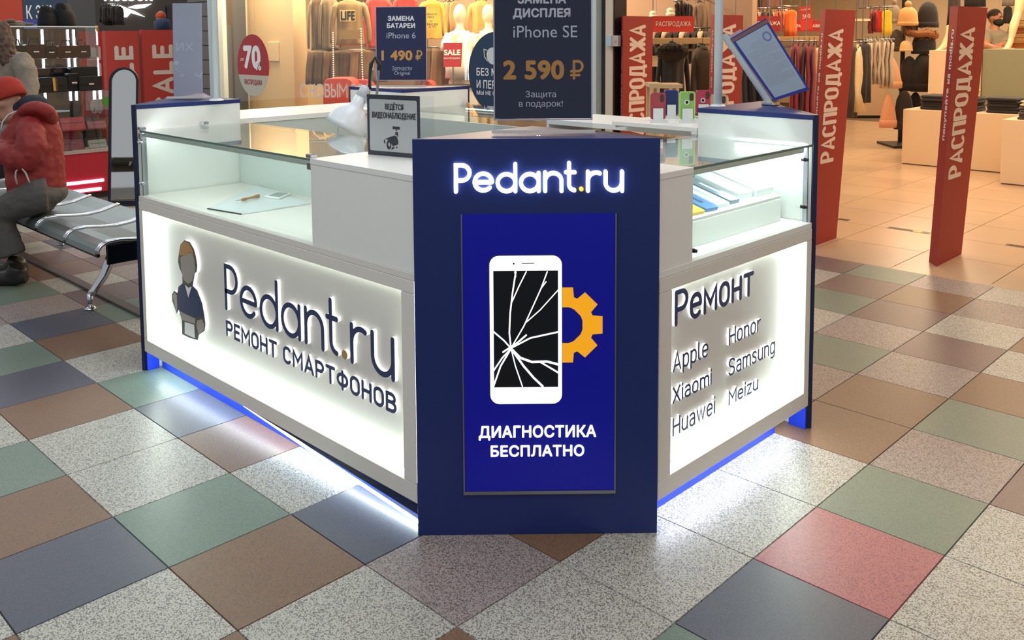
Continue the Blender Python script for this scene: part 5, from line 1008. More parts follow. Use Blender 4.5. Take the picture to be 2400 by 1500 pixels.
# hat stand
dH = 12.2
bs_ = at(2100, 300, dH); t = thing('hat_stand', 'black hat stand crowded with knitted hats', 'stand', (bs_.x, bs_.y, 0)); FH = Fr((bs_.x, bs_.y, 0), HR)
MB().cyl(FH.p(.2, 0.03, -.34), FH.p(.2, 2.1, -.34), 0.03).build('pole', black, t); MB().fbox(FH, -.1, .5, 0, .03, -.4, .2).build('base', black, t)
for z in (0.5, 0.95, 1.35, 1.75): MB().cyl(FH.p(-.05, z, -.29), FH.p(.6, z, -.29), 0.01).build('bar', black, t)
def beanie(label, box, dep, col, pom=True, cuff=True, group='hats on the hat stand'):
    x0, y0, x1, y1_ = box; F_ = camfr((x0 + x1) / 2, y1_, dep); wd = (x1 - x0) * dep / F_PX / 2; h = (y1_ - y0) * dep / F_PX; M_ = fabric(col)
    t = thing('knit_hat', label, 'hat', F_.o, group); rg = []
    hh = h * (0.80 if pom else 0.98)
    for v, r_ in (((0, 1.0), (.15, 1.02), (.3, .93), (.5, .80), (.7, .62), (.85, .42), (.95, .24), (1.0, .08)) if 'pink' in label else ((0, 1.0), (.15, 1.02), (.35, 1.0), (.55, .95), (.75, .83), (.88, .62), (.96, .36), (1.0, .1))): rg.append([F_.p(math.cos(2 * math.pi * j / 32) * wd * r_ * (1 + .025 * (j % 2)), v * hh, math.sin(2 * math.pi * j / 32) * wd * .6 * r_ * (1 + .025 * (j % 2))) for j in range(32)])
    MB().rings(rg).build('crown', M_, t, smooth=True)
    if cuff: MB().rings([[F_.p(math.cos(2 * math.pi * j / 32) * wd * q_, b * hh, math.sin(2 * math.pi * j / 32) * wd * .6 * q_) for j in range(32)] for q_, b in ((1.0, -.01), (1.08, .0), (1.08, .19), (1.0, .21))], cap=False).build('cuff', M_, t, smooth=True)
    if pom: MB().ell(F_.p(0, h * .9, 0), wd * .34, wd * .34, h * .13).build('pompom', fabric(col), t, smooth=True)
    return t
for lab, bx_, c, pm, dd in (('grey pompom hat at the top of the hat stand', (2079, 0, 2110, 54), '#8c7c68', True, 0), ('tan ribbed pompom hat at the top of the stand', (2104, 4, 2150, 60), '#c8955a', True, -.05), ('black knitted hat at the top of the stand', (2150, 2, 2198, 64), '#17120f', False, 0), ('taupe knitted hat under the tan pompom hat', (2112, 36, 2150, 78), '#7a6450', False, .1), ('dark olive knitted hat on the second bar', (2084, 68, 2116, 120), '#3a3020', False, 0), ('cream knitted hat on the second bar', (2108, 94, 2138, 120), '#d8b277', False, -.05), ('black hat with brown fur trim', (2138, 72, 2192, 126), '#130f0d', False, 0), ('brown black hat on the third bar', (2108, 130, 2150, 212), '#1d130f', False, .05), ('wide black hat on the third bar', (2136, 122, 2188, 214), '#120d0b', False, 0), ('pale pink knitted hat with loop on the third bar', (2062, 132, 2112, 206), '#d29a6f', False, -.05), ('small pale pink knitted hat with cord below', (2062, 216, 2100, 298), '#c98d68', False, -.05), ('long dark brown hat at the foot of the stand', (2096, 210, 2138, 302), '#1f1511', False, 0), ('black brown hat at the foot of the stand', (2126, 214, 2160, 300), '#150f0d', False, .08)):
    beanie(lab, bx_, dH - 0.15 + dd, c, pm)
mb = MB()
for i in range(220):
    c = at(random.uniform(2118, 2196), random.uniform(62, 92), dH - .25); dr = Vector((random.uniform(-1, 1), random.uniform(-1, 1), random.uniform(-1, .5))).normalized() * .05; sd = dr.cross(UP).normalized() * .008; mb.add([c - sd, c + sd, c + dr], [(0, 1, 2)])
mb.tube([at(2120, 74, dH - .2), at(2150, 80, dH - .25), at(2172, 78, dH - .25), at(2195, 84, dH - .2)], .05, 10)
tag(mb.build('fur_trim', mat('fur_fox', '#7d4f2a', 0.9, var=0.4, scale=50)), 'brown fur trim on the hat stand', 'fur trim')

# plinths, counter and folded clothes
plm = mat('plinth_beige', '#e2c6a2', 0.5, var=0.02, scale=3)
def plinth(label, P, wd, dp_, z, M=None, yaw=0.0):
    a = math.radians(yaw); r = Vector((math.cos(a), math.sin(a), 0)); F_ = Fr(P, r); t = thing('display_plinth', label, 'plinth', P, 'beige display plinths')
    MB().fbox(F_, 0, wd, 0.012, z, -dp_, 0).build('block', M or plm, t, bevel=0.002); MB().fbox(F_, 0.01, wd - 0.01, 0, 0.012, -dp_ + .01, -0.01).build('base', mat('plinth_base_brown', '#7a6550', 0.6), t); return F_  # recessed base in a darker brown
pA = on(2113, 384, 2, 0); pA2 = on(2345, 402, 2, 0); zA = onp(2120, 256, pA, Vector((0, -1, 0))).z
FpA = plinth('low beige plinth with black folded clothes behind the near gate', pA, 1.75, 0.9, zA)
pB = Vector((pA.x + 0.55, pA.y + 1.25, 0)); zB = onp(2180, 118, pB, Vector((0, -1, 0))).z; xB0 = onp(2178, 118, pB, Vector((0, -1, 0))).x; xB1 = onp(2303, 118, pB, Vector((0, -1, 0))).x; xB2 = onp(2430, 118, pB, Vector((0, -1, 0))).x
plinth('tall beige plinth behind the near gate', Vector((xB0, pB.y, 0)), xB1 - xB0 - 0.01, 0.7, zB)
plinth('sage green checkout counter in front of the masked man', Vector((xB1, pB.y + 0.02, 0)), xB2 - xB1 + 0.6, 0.7, zB + 0.02, mat('sage_green', '#8e8e72', 0.5, var=0.03))
pD = on(2343, 431, 2, 0); zD = onp(2350, 280, pD, Vector((0, -1, 0))).z
FpD = plinth('beige plinth carrying the grey shirt stack', pD, 1.2, 0.62, zD)
def folded(label, F_, a, c, z, wd, dpn, h, col, group):
    t = thing('folded_garment', label, 'folded clothes', F_.p(a, z, c), group); P_ = lambda u, v, w_: F_.p(a + u, z + v, c + w_); M_ = fabric(col)
    n = 5; per = h / n
    for i in range(n):
        jx, jy = random.uniform(-.015, .015), random.uniform(-.015, .015); w2, d2 = wd / 2 * random.uniform(.92, 1.02), dpn / 2 * random.uniform(.92, 1.02)
        pts = rr(-w2 + jx, -d2 + jy, w2 + jx, d2 + jy, 0.04, 3); up = [P_(u, per * i, w_) for u, w_ in pts]; rg = [[P_(u * .95, per * i + .0005, w_ * .95) for u, w_ in pts], [P_(u, per * (i + .3), w_) for u, w_ in pts], [P_(u, per * (i + .7), w_) for u, w_ in pts], [P_(u * .94, per * (i + 1), w_ * .94) for u, w_ in pts]]
        MB().rings(rg).build('fold', M_, t, smooth=True)
for a, wd, col, lab in ((.30, .32, '#1a1613', 'black folded trousers at the plinth corner'), (.62, .30, '#15120f', 'black folded jumper on the low plinth'), (1.02, .34, '#1b1714', 'black folded clothes right of the near gate'), (1.38, .32, '#17130f', 'black folded shirts beside the grey stack')): folded(lab, FpA, a, -.3, zA, wd, .4, .15 + .03 * random.random(), col, 'black folded clothes on the low plinth')
folded('cream folded top lying behind the black clothes', FpA, .62, -.3, zA + .19, .2, .2, .05, '#ead0a0', None)
for i, (col, lab) in enumerate((('#4d453d', 'grey striped shirt stack on the near plinth'), ('#eadcba', 'cream shirt lying on the grey stack'))): folded(lab, FpD, .28, -.25, zD + (0 if i == 0 else .131), .36 if i == 0 else .3, .34, .13 if i == 0 else .06, col, None)
for i, c in enumerate(('#b8742f', '#c79a5c', '#a8672c', '#d3b27a')):
    F_ = camfr(2392, 116, 13.6); folded('orange tan knit stack behind the white mannequin leg', F_, .02 + .02 * i, -.1, .115 * i, .34, .3, .11, c, 'orange tan knits behind the counter')
# white mannequin leg standing on the counter
dM = 12.3; ml = MB(); ml.tube([at(2353, 121, dM), at(2364, 108, dM), at(2370, 92, dM), at(2376, 60, dM), at(2386, 30, dM), at(2392, 5, dM), at(2398, -60, dM)], [.03, .045, .04, .06, .055, .075, .085], 14); ml.tube([at(2364, 112, dM), at(2350, 119, dM - .05), at(2336, 121, dM - .1)], [.04, .035, .02], 12)
tag(ml.build('leg_form', mat('mannequin_cream', '#efd6a6', 0.4, var=0.02), remesh=0.02), 'cream mannequin leg standing on the sage counter', 'mannequin leg')
ml = MB(); ml.tube([at(2200, 120, 12.0), at(2212, 108, 12.0), at(2222, 88, 12.0), at(2228, 60, 12.0)], [.035, .045, .05, .06], 12); ml.tube([at(2205, 117, 12.0), at(2190, 120, 11.95)], [.035, .02], 12)
tag(ml.build('leg_form', MATS['mannequin_cream'], remesh=0.02), 'cream mannequin foot on the tall beige plinth', 'mannequin leg')
garment('trousers', 'dark trousers hanging above the near gate', 'trousers', (2218, -60, 2250, 62), 12.6, '#2a1d16', None, 'plain', 10); garment('top', 'black top hanging behind the near gate', 'top', (2258, -60, 2312, 16), 13.0, '#1d1613', None, 'plain', 0)
garment('top', 'grey top on dark trousers behind the counter', 'top', (2348, -40, 2378, 14), 13.2, '#8d8478', None, 'plain', 0); garment('trousers', 'black trousers hanging behind the masked man', 'trousers', (2350, 16, 2372, 55), 13.2, '#231d1a', None, 'plain', 0)

# ---------------------------------------------------------------- goods in the window
dW = 11.6
garment('sweater', 'taupe sweater hanging left of the printed one', 'sweater', (722, -8, 780, 118), dW + .25, '#8d7357', 'sweaters in the window', 'top', 15)
garment('sweater', 'taupe sweater tucked behind the printed one', 'sweater', (748, -8, 800, 116), dW + .12, '#877054', 'sweaters in the window', 'top', 15)
t, F_, wd, h = garment('sweater', 'tan sweater printed with the word LIFE', 'sweater', (774, 0, 870, 106), dW - .1, '#94784f', 'sweaters in the window', 'top', 8)
FT = Fr(F_.p(0, 0, .13), F_.r); MB().fbox(FT, *[FT.px(797, 40)[0], FT.px(833, 40)[0]], FT.px(815, 50)[1], FT.px(815, 23)[1], -.004, 0).build('print_ground', mat('print_pale_gold', '#e3c48c', 0.6), t)
text_part(t, FT, 'LIFE', FT.px(799, 40)[0], FT.px(832, 40)[0], FT.px(815, 48)[1], FT.px(815, 26)[1], .003, mat('print_brown', '#3a2c1c', 0.6), 0.03)
MB().prism(FT, [FT.px(*p) for p in ((800, 70), (845, 70), (852, 92), (795, 92))], -.006, .002).build('pocket', fabric('#94784f'), t)
for bx_, lab in (((852, -10, 925, 112), 'red sweater hanging beside the tan printed one'), ((920, -14, 985, 100), 'red sweater behind the small price sign')): garment('sweater', lab, 'sweater', bx_, dW + .1, '#b8382f', 'sweaters in the window', 'top', 5)
t, F_, wd, h = garment('sweater', 'yellow sweater with small black print', 'sweater', (978, 0, 1048, 92), dW, '#dfa93f', 'sweaters in the window', 'top', 0)
FT = Fr(F_.p(0, 0, .13), F_.r)
for s, L, Rr_, T, B in (('FRENCH', 997, 1023, 31, 36), ('FRIES', 1002, 1018, 38, 43), ('U', 1008, 1013, 47, 52), ('FALLIN', 1001, 1025, 54, 60), ('(UT)', 1005, 1022, 61, 66)): text_part(t, FT, s, FT.px(L, 40)[0], FT.px(Rr_, 40)[0], FT.px(1010, B)[1], FT.px(1010, T)[1], .003, black, 0.015)
rack_row(3, (1040, 4, 1068, 90), dW + .2, ['#d2a673', '#c2966a'], 'beige blouse hanging by the yellow sweater', 'blouse', 'blouse', 'beige blouses in the window', rl='steel rail holding the beige blouses')
garment('blouse', 'apricot blouse hanging between the mannequins', 'blouse', (1092, 2, 1165, 100), dW + .35, '#d99f5e', 'beige blouses in the window', 'top', 0)
rail('steel rail holding the sweaters in the window', 716, 1170, -14, dW + .1)
rail('steel rail holding the brown skirts', 738, 890, 117, dW + .15)
rail('short steel rail holding the skirts under the yellow sweater', 994, 1052, 111, dW + .1)
rack_row(5, (742, 118, 838, 200), dW + .15, ['#6d5236', '#5b442d', '#7a5d3e'], 'brown pleated skirt hanging under the taupe sweaters', 'skirt', 'skirt', 'brown skirts in the window', 35, 'skirt')
rack_row(2, (842, 116, 885, 196), dW + .15, ['#8a6a48', '#75583a'], 'light brown skirt hanging under the red sweater', 'skirt', 'skirt', 'brown skirts in the window', 35, 'skirt')
rack_row(3, (996, 112, 1050, 225), dW + .1, ['#7a5a35', '#6a4d2c'], 'brown skirt hanging under the yellow sweater', 'skirt', 'skirt', 'brown skirts in the window', 35, 'skirt')
drb = mat('window_red_box', '#d04a3f', 0.5, var=0.03)
for (xa, ya, xb, yb), lab, dd in (((758, 183, 830, 262), 'large rounded red display box in the window', 11.0), ((812, 186, 875, 262), 'red display box behind the lettering', 11.55), ((985, 190, 1018, 232), 'small red display box under the price sign', 11.2)):
    F_ = camfr((xa + xb) / 2, yb, dd); zb = F_.o.z; F_.o.z = 0; wd = (xb - xa) * dd / F_PX; hh = at((xa + xb) / 2, ya, dd).z
    t = thing('display_box', lab, 'display box', F_.o, 'red display boxes'); MB().prism(F_, rr(-wd / 2, 0.01, wd / 2, hh, .1), -.4, 0).build('shell', drb, t, bevel=.01); MB().fbox(F_, -wd / 2 + .03, wd / 2 - .03, 0, .01, -.38, -.02).build('foot', black, t)
for (pa, pb_) in (((780, 77), (783, 242)), ((846, 68), (850, 185))):
    d0 = 11.05; A_, B_ = at(*pa, d0), at(*pb_, d0); t = thing('bead_string', 'hanging string of bright beads in the shop window', 'bead string', A_, 'bead strings in the window'); n_ = 34 if pb_[1] > 200 else 22
    mb = MB()
    for i in range(n_): mb.ell(A_.lerp(B_, i / (n_ - 1)), .009, .009, .009, 6, 5)
    mb.build('beads', mat('bead_white', '#fff4dc', 0.2, emit=0.9, ecol='#fff0d0', var=0), t, kind='stuff'); MB().tube([A_ + UP * .9, B_], .0015, 5).build('thread', steel, t)
def mannequin(label, cx_, top, dep, tee):
    P = lambda x, y, c=0: at(x, y, dep) - HF * c
    F_ = Fr(at(cx_, 262, dep), HR); F_.o.z = 0
    t = thing('mannequin', label, 'mannequin', F_.o, 'white mannequins in the window'); wm = mat('mannequin_white', '#ead9bb', 0.35, var=0.02); mb = MB()
    mb.ell(P(cx_, top + 26), .088, .10, .14, X=HR, Y=HF); mb.tube([P(cx_, top + 45), P(cx_, top + 62)], [.05, .055], 12); mb.tube([P(cx_, top + 60), P(cx_, top + 72), P(cx_, top + 100), P(cx_, top + 140), P(cx_, top + 180)], [.07, .15, .15, .12, .15], 16, flat=(.6, 1)); 
    for s in (-1, 1): mb.tube([P(cx_ + s * 24, top + 72), P(cx_ + s * 33, top + 100), P(cx_ + s * 31, top + 135), P(cx_ + s * 28, top + 165)], [.05, .045, .035, .03], 10); mb.tube([P(cx_ + s * 12, top + 180), F_.p(s * .07, .5), F_.p(s * .07, .03)], [.085, .06, .045], 10)
    mb.build('body', wm, t, remesh=.018)
    if tee:
        tm = fabric('#efe6d6'); m2 = MB(); rg = []
        for y, w_, th_ in ((64, .08, .07), (70, .16, .10), (78, .19, .12), (100, .185, .125), (140, .175, .12), (175, .19, .135)):
            rg.append([P(cx_, top + y) + HR * (w_ * math.cos(2 * math.pi * j / 20)) + HF * (th_ * math.sin(2 * math.pi * j / 20)) for j in range(20)])
        m2.rings(rg).build('tee_body', tm, t, smooth=True)
        for s in (-1, 1): MB().tube([P(cx_ + s * 22, top + 72), P(cx_ + s * 32, top + 96), P(cx_ + s * 34, top + 112)], [.065, .07, .068], 12).build('tee_sleeve', tm, t, smooth=True)
    return t
mannequin('white mannequin in a white tee beside the yellow sweater', 1078, 8, 11.45, True); mannequin('bare white mannequin behind the navy sticker', 1145, 8, 11.65, False)
F_ = camfr(1062, 157, 10.85, 10); t = thing('sale_sign', 'small red sale card in front of the white tee', 'sign', F_.o, 'red sale signs in the shop'); w2 = .115
MB().prism(F_, [(-w2, 0), (w2 * .85, 0), (w2, .29), (-w2, .29)], -.004, 0).build('card', mat('sale_card_red', '#bf3038', 0.5), t); text_part(t, F_, 'SALE', -w2 * .95, w2 * .8, .14, .21, .002, print_white, .03); text_part(t, F_, 'РАСПРОДАЖА', -w2 * .95, w2 * .75, .09, .115, .002, print_white, .01)
MB().tube([F_.p(0, 0, -.01), F_.p(0, -F_.o.z + .01, -.02)], .008, 6).build('stem', steel, t)
F_ = camfr(1075, 200, 11.0); F_.o.z = 0; t = thing('display_table', 'white display table with black edge in the window', 'table', F_.o); zt_ = at(1075, 200, 11.0).z; MB().fbox(F_, -.2, .25, zt_ - .03, zt_, -.35, 0).build('tabletop', black, t); MB().fbox(F_, -.18, .23, 0, zt_ - .03, -.33, -.02).build('body', mat('table_white', '#e8e0d0', .5), t)
# ---------------------------------------------------------------- bench on the left
seat_m = mat('perforated_steel', '#8d9694', 0.32, metal=0.75, var=0.08, scale=220, bump=0.15)
tb_ = thing('waiting_bench', 'chrome and grey perforated metal bench on the tiled floor', 'bench', (-2.4, 1.0, 0))
SXS = [-4.083, -3.613, -3.143, -2.673, -2.203, -1.733, -1.263]
prof = [(0.742, 0.372), (0.748, 0.392), (0.765, 0.412), (0.80, 0.428), (0.86, 0.430), (0.94, 0.420), (1.03, 0.414), (1.12, 0.424), (1.20, 0.446), (1.235, 0.452)]
for i in range(6):
    x0, x1 = SXS[i] + 0.018, SXS[i + 1] - 0.018
    mb = MB(); mb.rings([[(x0, y, z), (x1, y, z), (x1, y - .002, z - .007), (x0, y - .002, z - .007)] for y, z in prof]); mb.build('seat', seat_m, tb_, smooth=False)
for x in SXS:
    for dx in (-0.013, 0.013): MB().tube([(x + dx, y, z + .004) for y, z in prof], 0.0085, 8).build('seat_bar', chrome, tb_, smooth=True)
MB().box(SXS[0], SXS[-1], 0.742, 0.760, 0.352, 0.372).build('front_edge', black, tb_, bevel=.004)
MB().box(SXS[0] + .1, SXS[-1] - .04, 0.97, 1.05, 0.30, 0.37).build('beam', black, tb_, bevel=.005)
MB().box(SXS[-1] - .03, SXS[-1] - .012, 0.80, 1.20, 0.30, 0.405).build('end_plate', mat('gloss_black', '#0e1218', 0.12), tb_, bevel=.004)
for x in (-1.55, -3.36):
    for s, yf in ((-1, 0.80), (1, 1.27)):
        MB().tube([(x, 1.0 + s * 0.03, 0.315), (x, 1.0 + s * 0.08, 0.265), (x, (1.0 + yf) / 2 + s * .02, 0.175), (x, yf - s * .02, 0.10), (x, yf, 0.085)], [.034, .030, .026, .022, .02], 10).build('leg', chrome, tb_, smooth=True)
        MB().cyl((x, yf, 0.092), (x, yf, 0.018), 0.017).build('foot_tube', chrome, tb_, smooth=True)
        MB().lathe((x, yf, 0.0005), [(0.034, 0), (0.034, 0.006), (0.022, 0.014), (0.012, 0.02)], 18).build('foot_pad', chrome, tb_, smooth=True)

# ---------------------------------------------------------------- bag showcase beyond the bench
XK = -5.16
def kp(px, py, dx=0.0): return on(px, py, 0, XK + dx)
yk0, yk1 = 0.55, kp(264, 380).y; zk = kp(228, 64, -.3).z
tk_ = thing('bag_showcase', 'red based glass showcase full of handbags beyond the bench', 'showcase', (XK - .3, 1.5, 0))
rb = mat('showcase_red', '#b8263a', 0.35, var=0.03)
MB().box(XK - .6, XK, yk0, yk1, 0.06, 0.44).build('base', rb, tk_); MB().box(XK - .58, XK - .02, yk0 + .02, yk1 - .02, 0, .06).build('plinth', mat('dark_wood_plinth', '#3a2a26', .5), tk_)
MB().box(XK - .6, XK + .01, yk0, yk1 + .005, 0.44, 0.47).build('deck', mat('deck_grey', '#b5a8a4', .4), tk_)
ledp = mat('led_pink', '#ffffff', .5, emit=5.0, ecol='#ffd0ff', var=0)
for a, b in (((148, 433), (243, 421)), ((146, 453), (237, 441))):
    A, B = kp(*a), kp(*b); MB().box(XK + .001, XK + .012, A.y, min(B.y, yk1 - .02), (A.z + B.z) / 2 - .014, (A.z + B.z) / 2 + .014).build('led_tube', ledp, tk_, bevel=.004)
cg = glass('showcase_glass', (0.9, 0.92, 0.92), 1.5)
ykt = kp(230, 100, -.3).y
shelf_z = [0.47] + [kp(200, y, 0).z for y in (305, 214, 138)]
for z, xo in zip(shelf_z[1:], (0, -.15, -.3)): MB().box(XK - .6, XK + xo - .004, yk0, (yk1 if xo > -.1 else ykt + .06), z - .008, z).build('shelf', cg, tk_)
MB().box(XK - .006, XK, yk0, yk1, .472, shelf_z[2]).build('front_pane', cg, tk_); MB().box(XK - .306, XK - .30, yk0, ykt, shelf_z[2] + .004, zk).build('front_pane', cg, tk_)
MB().box(XK - .6, XK - .3, ykt - .006, ykt, shelf_z[2] + .004, zk).build('side_pane', cg, tk_); MB().box(XK - .6, XK, yk1 - .006, yk1, .472, shelf_z[2]).build('side_pane', cg, tk_)
MB().box(XK - .6, XK - .3, yk0, ykt, zk, zk + .008).build('top_pane', cg, tk_); MB().box(XK - .302, XK - .296, yk0, ykt, zk - .001, zk + .010).build('top_edge', mat('bright_edge', '#e8efe8', .2), tk_)
MB().box(XK - .61, XK - .60, yk0, yk1, .47, zk).build('back_pane', cg, tk_)
z4 = shelf_z[3]
for pxl in (42, 98, 158, 172): y = on(pxl, 100, 0, XK - .59).y; MB().box(XK - .598, XK - .592, y, y + .018, z4 if pxl < 90 else .9, zk - .02).build('led_strip', mat('led_case', '#ffffff', .5, emit=16.0, ecol='#e8f2ff', var=0), tk_)
MB().box(XK - .32, XK - .30, ykt - .012, ykt + .008, zk - .04, zk + .02).build('corner_clamp', mat('gold_metal', '#c9a86a', .2, metal=1.0, var=0), tk_)
leather = lambda c: mat('leather_' + c.strip('#'), c, 0.35, var=0.15, scale=40, bump=0.1)
def handbag(label, px0, py0, px1, py1, dx, col, zb=None, handle=True, clasp=True):
    A = kp(px0, py1, dx); B = kp(px1, py1, dx); z0 = A.z if zb is None else zb; h = kp(px0, py0, dx).z - kp(px0, py1, dx).z; wd = B.y - A.y
    F_ = Fr((XK + dx, (A.y + B.y) / 2, z0 + .001), (0, 1, 0), UP, (1, 0, 0)); t = thing('handbag', label, 'handbag', F_.o, 'handbags in the showcase')
    hb_ = h * (.72 if handle else 1.0)
    MB().prism(F_, rr(-wd / 2, 0, wd / 2, hb_, min(.02, hb_ * .3), 3), -.10, 0).build('body', leather(col), t, bevel=.008)
    MB().prism(F_, rr(-wd / 2 + .006, hb_ * .45, wd / 2 - .006, hb_ * .99, .012, 3), .0005, .008).build('flap', leather(col), t)
    if handle: MB().tube([F_.p(-wd * .28, hb_ * .95, -.05), F_.p(-wd * .2, h, -.05), F_.p(wd * .2, h, -.05), F_.p(wd * .28, hb_ * .95, -.05)], .007, 6).build('handle', leather(col), t, smooth=True)
    if clasp: MB().fbox(F_, -.025, .025, hb_ * .42, hb_ * .52, .008, .014).build('clasp', chrome, t, bevel=.002)
    return t, F_, wd, hb_
z3, z4 = shelf_z[2], shelf_z[3]
handbag('dark green black handbag at the end of the top shelf', 24, 92, 60, 138, -.36, '#15201e', z4)
handbag('brown leather handbag on the top shelf', 60, 90, 110, 138, -.38, '#3a2a2c', z4); handbag('black handbag with a chrome ring on the top shelf', 106, 96, 136, 138, -.37, '#12161a', z4)
handbag('dark maroon handbag on the top shelf', 136, 96, 182, 138, -.36, '#3d1a1e', z4); handbag('plum leather handbag beside the showcase corner', 178, 96, 214, 138, -.37, '#35202a', z4)
handbag('long black handbag on the second shelf', 74, 160, 172, 214, -.32, '#101418', z3, False)
t, F_, wd, h_ = handbag('black handbag with a gold and brown ribbon', 92, 186, 160, 222, -.03, '#1c1c1c', z3, False, False)
MB().prism(F_, [(-.01, h_ * .98), (.012, h_ * .98), (.018, h_ * .1), (-.004, h_ * .1)], .009, .013).build('ribbon', mat('gold_ribbon', '#c9a050', .4), t); MB().prism(F_, [(.013, h_ * .98), (.03, h_ * .9), (.034, h_ * .12), (.019, h_ * .1)], .009, .013).build('ribbon', mat('brown_ribbon', '#5a3a2e', .4), t)
handbag('black satchel with a bright clasp', 186, 184, 242, 218, -.03, '#1a1d1e', z3, False); handbag('tall black bag behind the satchel', 168, 163, 232, 218, -.2, '#14181a', z3, False)
handbag('black bag with silver chain on the second shelf', 160, 178, 190, 220, -.06, '#0e1016', z3, False)
def wallet(label, quad, dx, col, zb):
    A, B, = kp(quad[0], quad[3], dx), kp(quad[2], quad[3], dx); wd = B.y - A.y; h = kp(quad[0], quad[1], dx).z - A.z
    F_ = Fr((XK + dx, (A.y + B.y) / 2, zb + .001), (0, 1, 0), (-.5, 0, .87)); t = thing('wallet', label, 'wallet', F_.o, 'wallets in the showcase'); h = h / .9
    MB().prism(F_, rr(-wd / 2, .0, wd / 2, h, .008, 3), -.018, 0).build('body', leather(col), t, bevel=.003); MB().fbox(F_, -wd * .46, wd * .46, h * .08, h * .14, .0005, .003).build('edge_band', leather(col), t); MB().fbox(F_, -wd * .42, wd * .42, h * .55, h * .58, .0005, .002).build('seam', leather('#2a1518'), t)
z2 = shelf_z[1]; z1_ = .47
for q_, dx, c, lab in (((146, 272, 203, 303), -.06, '#b01c28', 'glossy red wallet leaning on the third shelf'), ((150, 250, 196, 272), -.28, '#3f1a20', 'dark red wallet behind the glossy red one'), ((200, 246, 236, 272), -.28, '#4a1c24', 'maroon wallet by the showcase corner'), ((204, 266, 250, 285), -.17, '#2e3038', 'slate grey wallet in the middle of the shelf'), ((207, 282, 229, 300), -.05, '#8c3f48', 'dusty pink wallet on the third shelf'), ((228, 282, 250, 300), -.05, '#9c4a50', 'rose wallet with frilled edge by the corner')): wallet(lab, q_, dx, c, z2)
for q_, dx, c, lab in (((148, 365, 172, 392), -.05, '#7a2028', 'red wallet at the bench end of the bottom shelf'), ((157, 347, 202, 392), -.08, '#8a2a2e', 'large dull red wallet on the bottom shelf'), ((196, 332, 246, 372), -.2, '#1c1e24', 'black wallet on the bottom shelf'), ((212, 366, 254, 386), -.05, '#9a9894', 'grey patterned wallet on the bottom shelf')): wallet(lab, q_, dx, c, z1_)
# dark hooded busts and caps on top of the showcase
for (cx_, tp_, wv_, lab) in ((112, 16, 40, 'slim black hooded jacket on a bust above the showcase'), (148, 8, 56, 'broad black hooded jacket on a bust above the showcase')):
    dd = RF.dot(kp(cx_, 64, -.45) - CAM) + (0.02 if wv_ > 50 else 0.0); P = lambda x, y: at(x, y, dd); k = dd / F_PX; t = thing('jacket_bust', lab, 'jacket', Vector((P(cx_, 66).x, P(cx_, 66).y, zk + .009)), 'black jackets above the showcase')
    mb = MB(); mb.rings([[P(cx_, y) + HR * (w_ * wv_ * k * math.cos(j * .3142)) + HF * (.11 * math.sin(j * .3142)) for j in range(20)] for y, w_ in ((66, .50), (50, .50), (38, .48), (30, .40), (24, .26), (tp_ + 4, .18), (tp_, .06))]); mb.build('jacket', mat('black_cloth', '#0d1016', .85, var=.2), t, smooth=True)
    MB().ell(P(cx_ + 1, tp_ + 9) - HF * .05, .055, .05, .05, X=HR, Y=HF).build('hood', MATS['black_cloth'], t, smooth=True)
for (x0, y0, x1, c, lab) in ((16, 52, 38, '#4d3a2c', 'brown folded cap on the showcase top'), (34, 56, 56, '#7a6e58', 'khaki cap on the showcase top'), (52, 60, 78, '#4a403a', 'dark brown beret on the showcase top')):
    d9 = RF.dot(kp((x0 + x1) / 2, 66, -.42) - CAM); F_ = camfr((x0 + x1) / 2, 69, d9); k = d9 / F_PX; F_.o.z = zk + .009; t = thing('cap', lab, 'cap', F_.o, 'caps on the showcase top'); MB().ell(F_.p(0, (69 - y0) * k * .5, 0), (x1 - x0) * k * .55, .07, (69 - y0) * k * .5, X=HR, Y=HF).build('crown', fabric(c), t, smooth=True); MB().ell(F_.p((x1 - x0) * k * .35, .015, .04), .05, .05, .008, X=HR, Y=HF).build('peak', fabric(c), t, smooth=True)

# ---------------------------------------------------------------- arched standing mirror
mb0 = on(288, 482, 2, 0); a_ = math.radians(6); rM = HR * math.cos(a_) + HF * math.sin(a_); tilt = .07
FMi = Fr(mb0, rM, (UP * math.cos(tilt) + HF * math.sin(tilt) + rM * .02)); FMi.n = FMi.r.cross(FMi.u).normalized()
tm_ = thing('standing_mirror', 'tall arched standing mirror with black frame by the handbags', 'mirror', mb0)
wM, hM = .128, 1.255
def archp(w_, h0, h1): return [(-w_, h0), (w_, h0)] + arc(0, h1 - w_, w_, 0, 180, 20)
o_ = archp(wM, .02, hM); i_ = archp(wM - .020, .045, hM - .020); n_ = len(o_)
mb = MB(); mb.add([FMi.p(a, b, .012) for a, b in o_] + [FMi.p(a, b, .012) for a, b in i_] + [FMi.p(a, b, -.012) for a, b in o_] + [FMi.p(a, b, -.012) for a, b in i_], [(i, (i + 1) % n_, (i + 1) % n_ + n_, i + n_) for i in range(n_)] + [(i, (i + 1) % n_, (i + 1) % n_ + 2 * n_, i + 2 * n_) for i in range(n_)] + [(i + n_, (i + 1) % n_ + n_, (i + 1) % n_ + 3 * n_, i + 3 * n_) for i in range(n_)] + [(i + 2 * n_, (i + 1) % n_ + 2 * n_, (i + 1) % n_ + 3 * n_, i + 3 * n_) for i in range(n_)])
mb.build('frame', mat('mirror_frame', '#1c1d2a', .35), tm_); MB().prism(FMi, i_, -.004, 0).build('glass', mat('mirror_silver', '#e6e8e6', 0.03, metal=1.0, var=0), tm_)
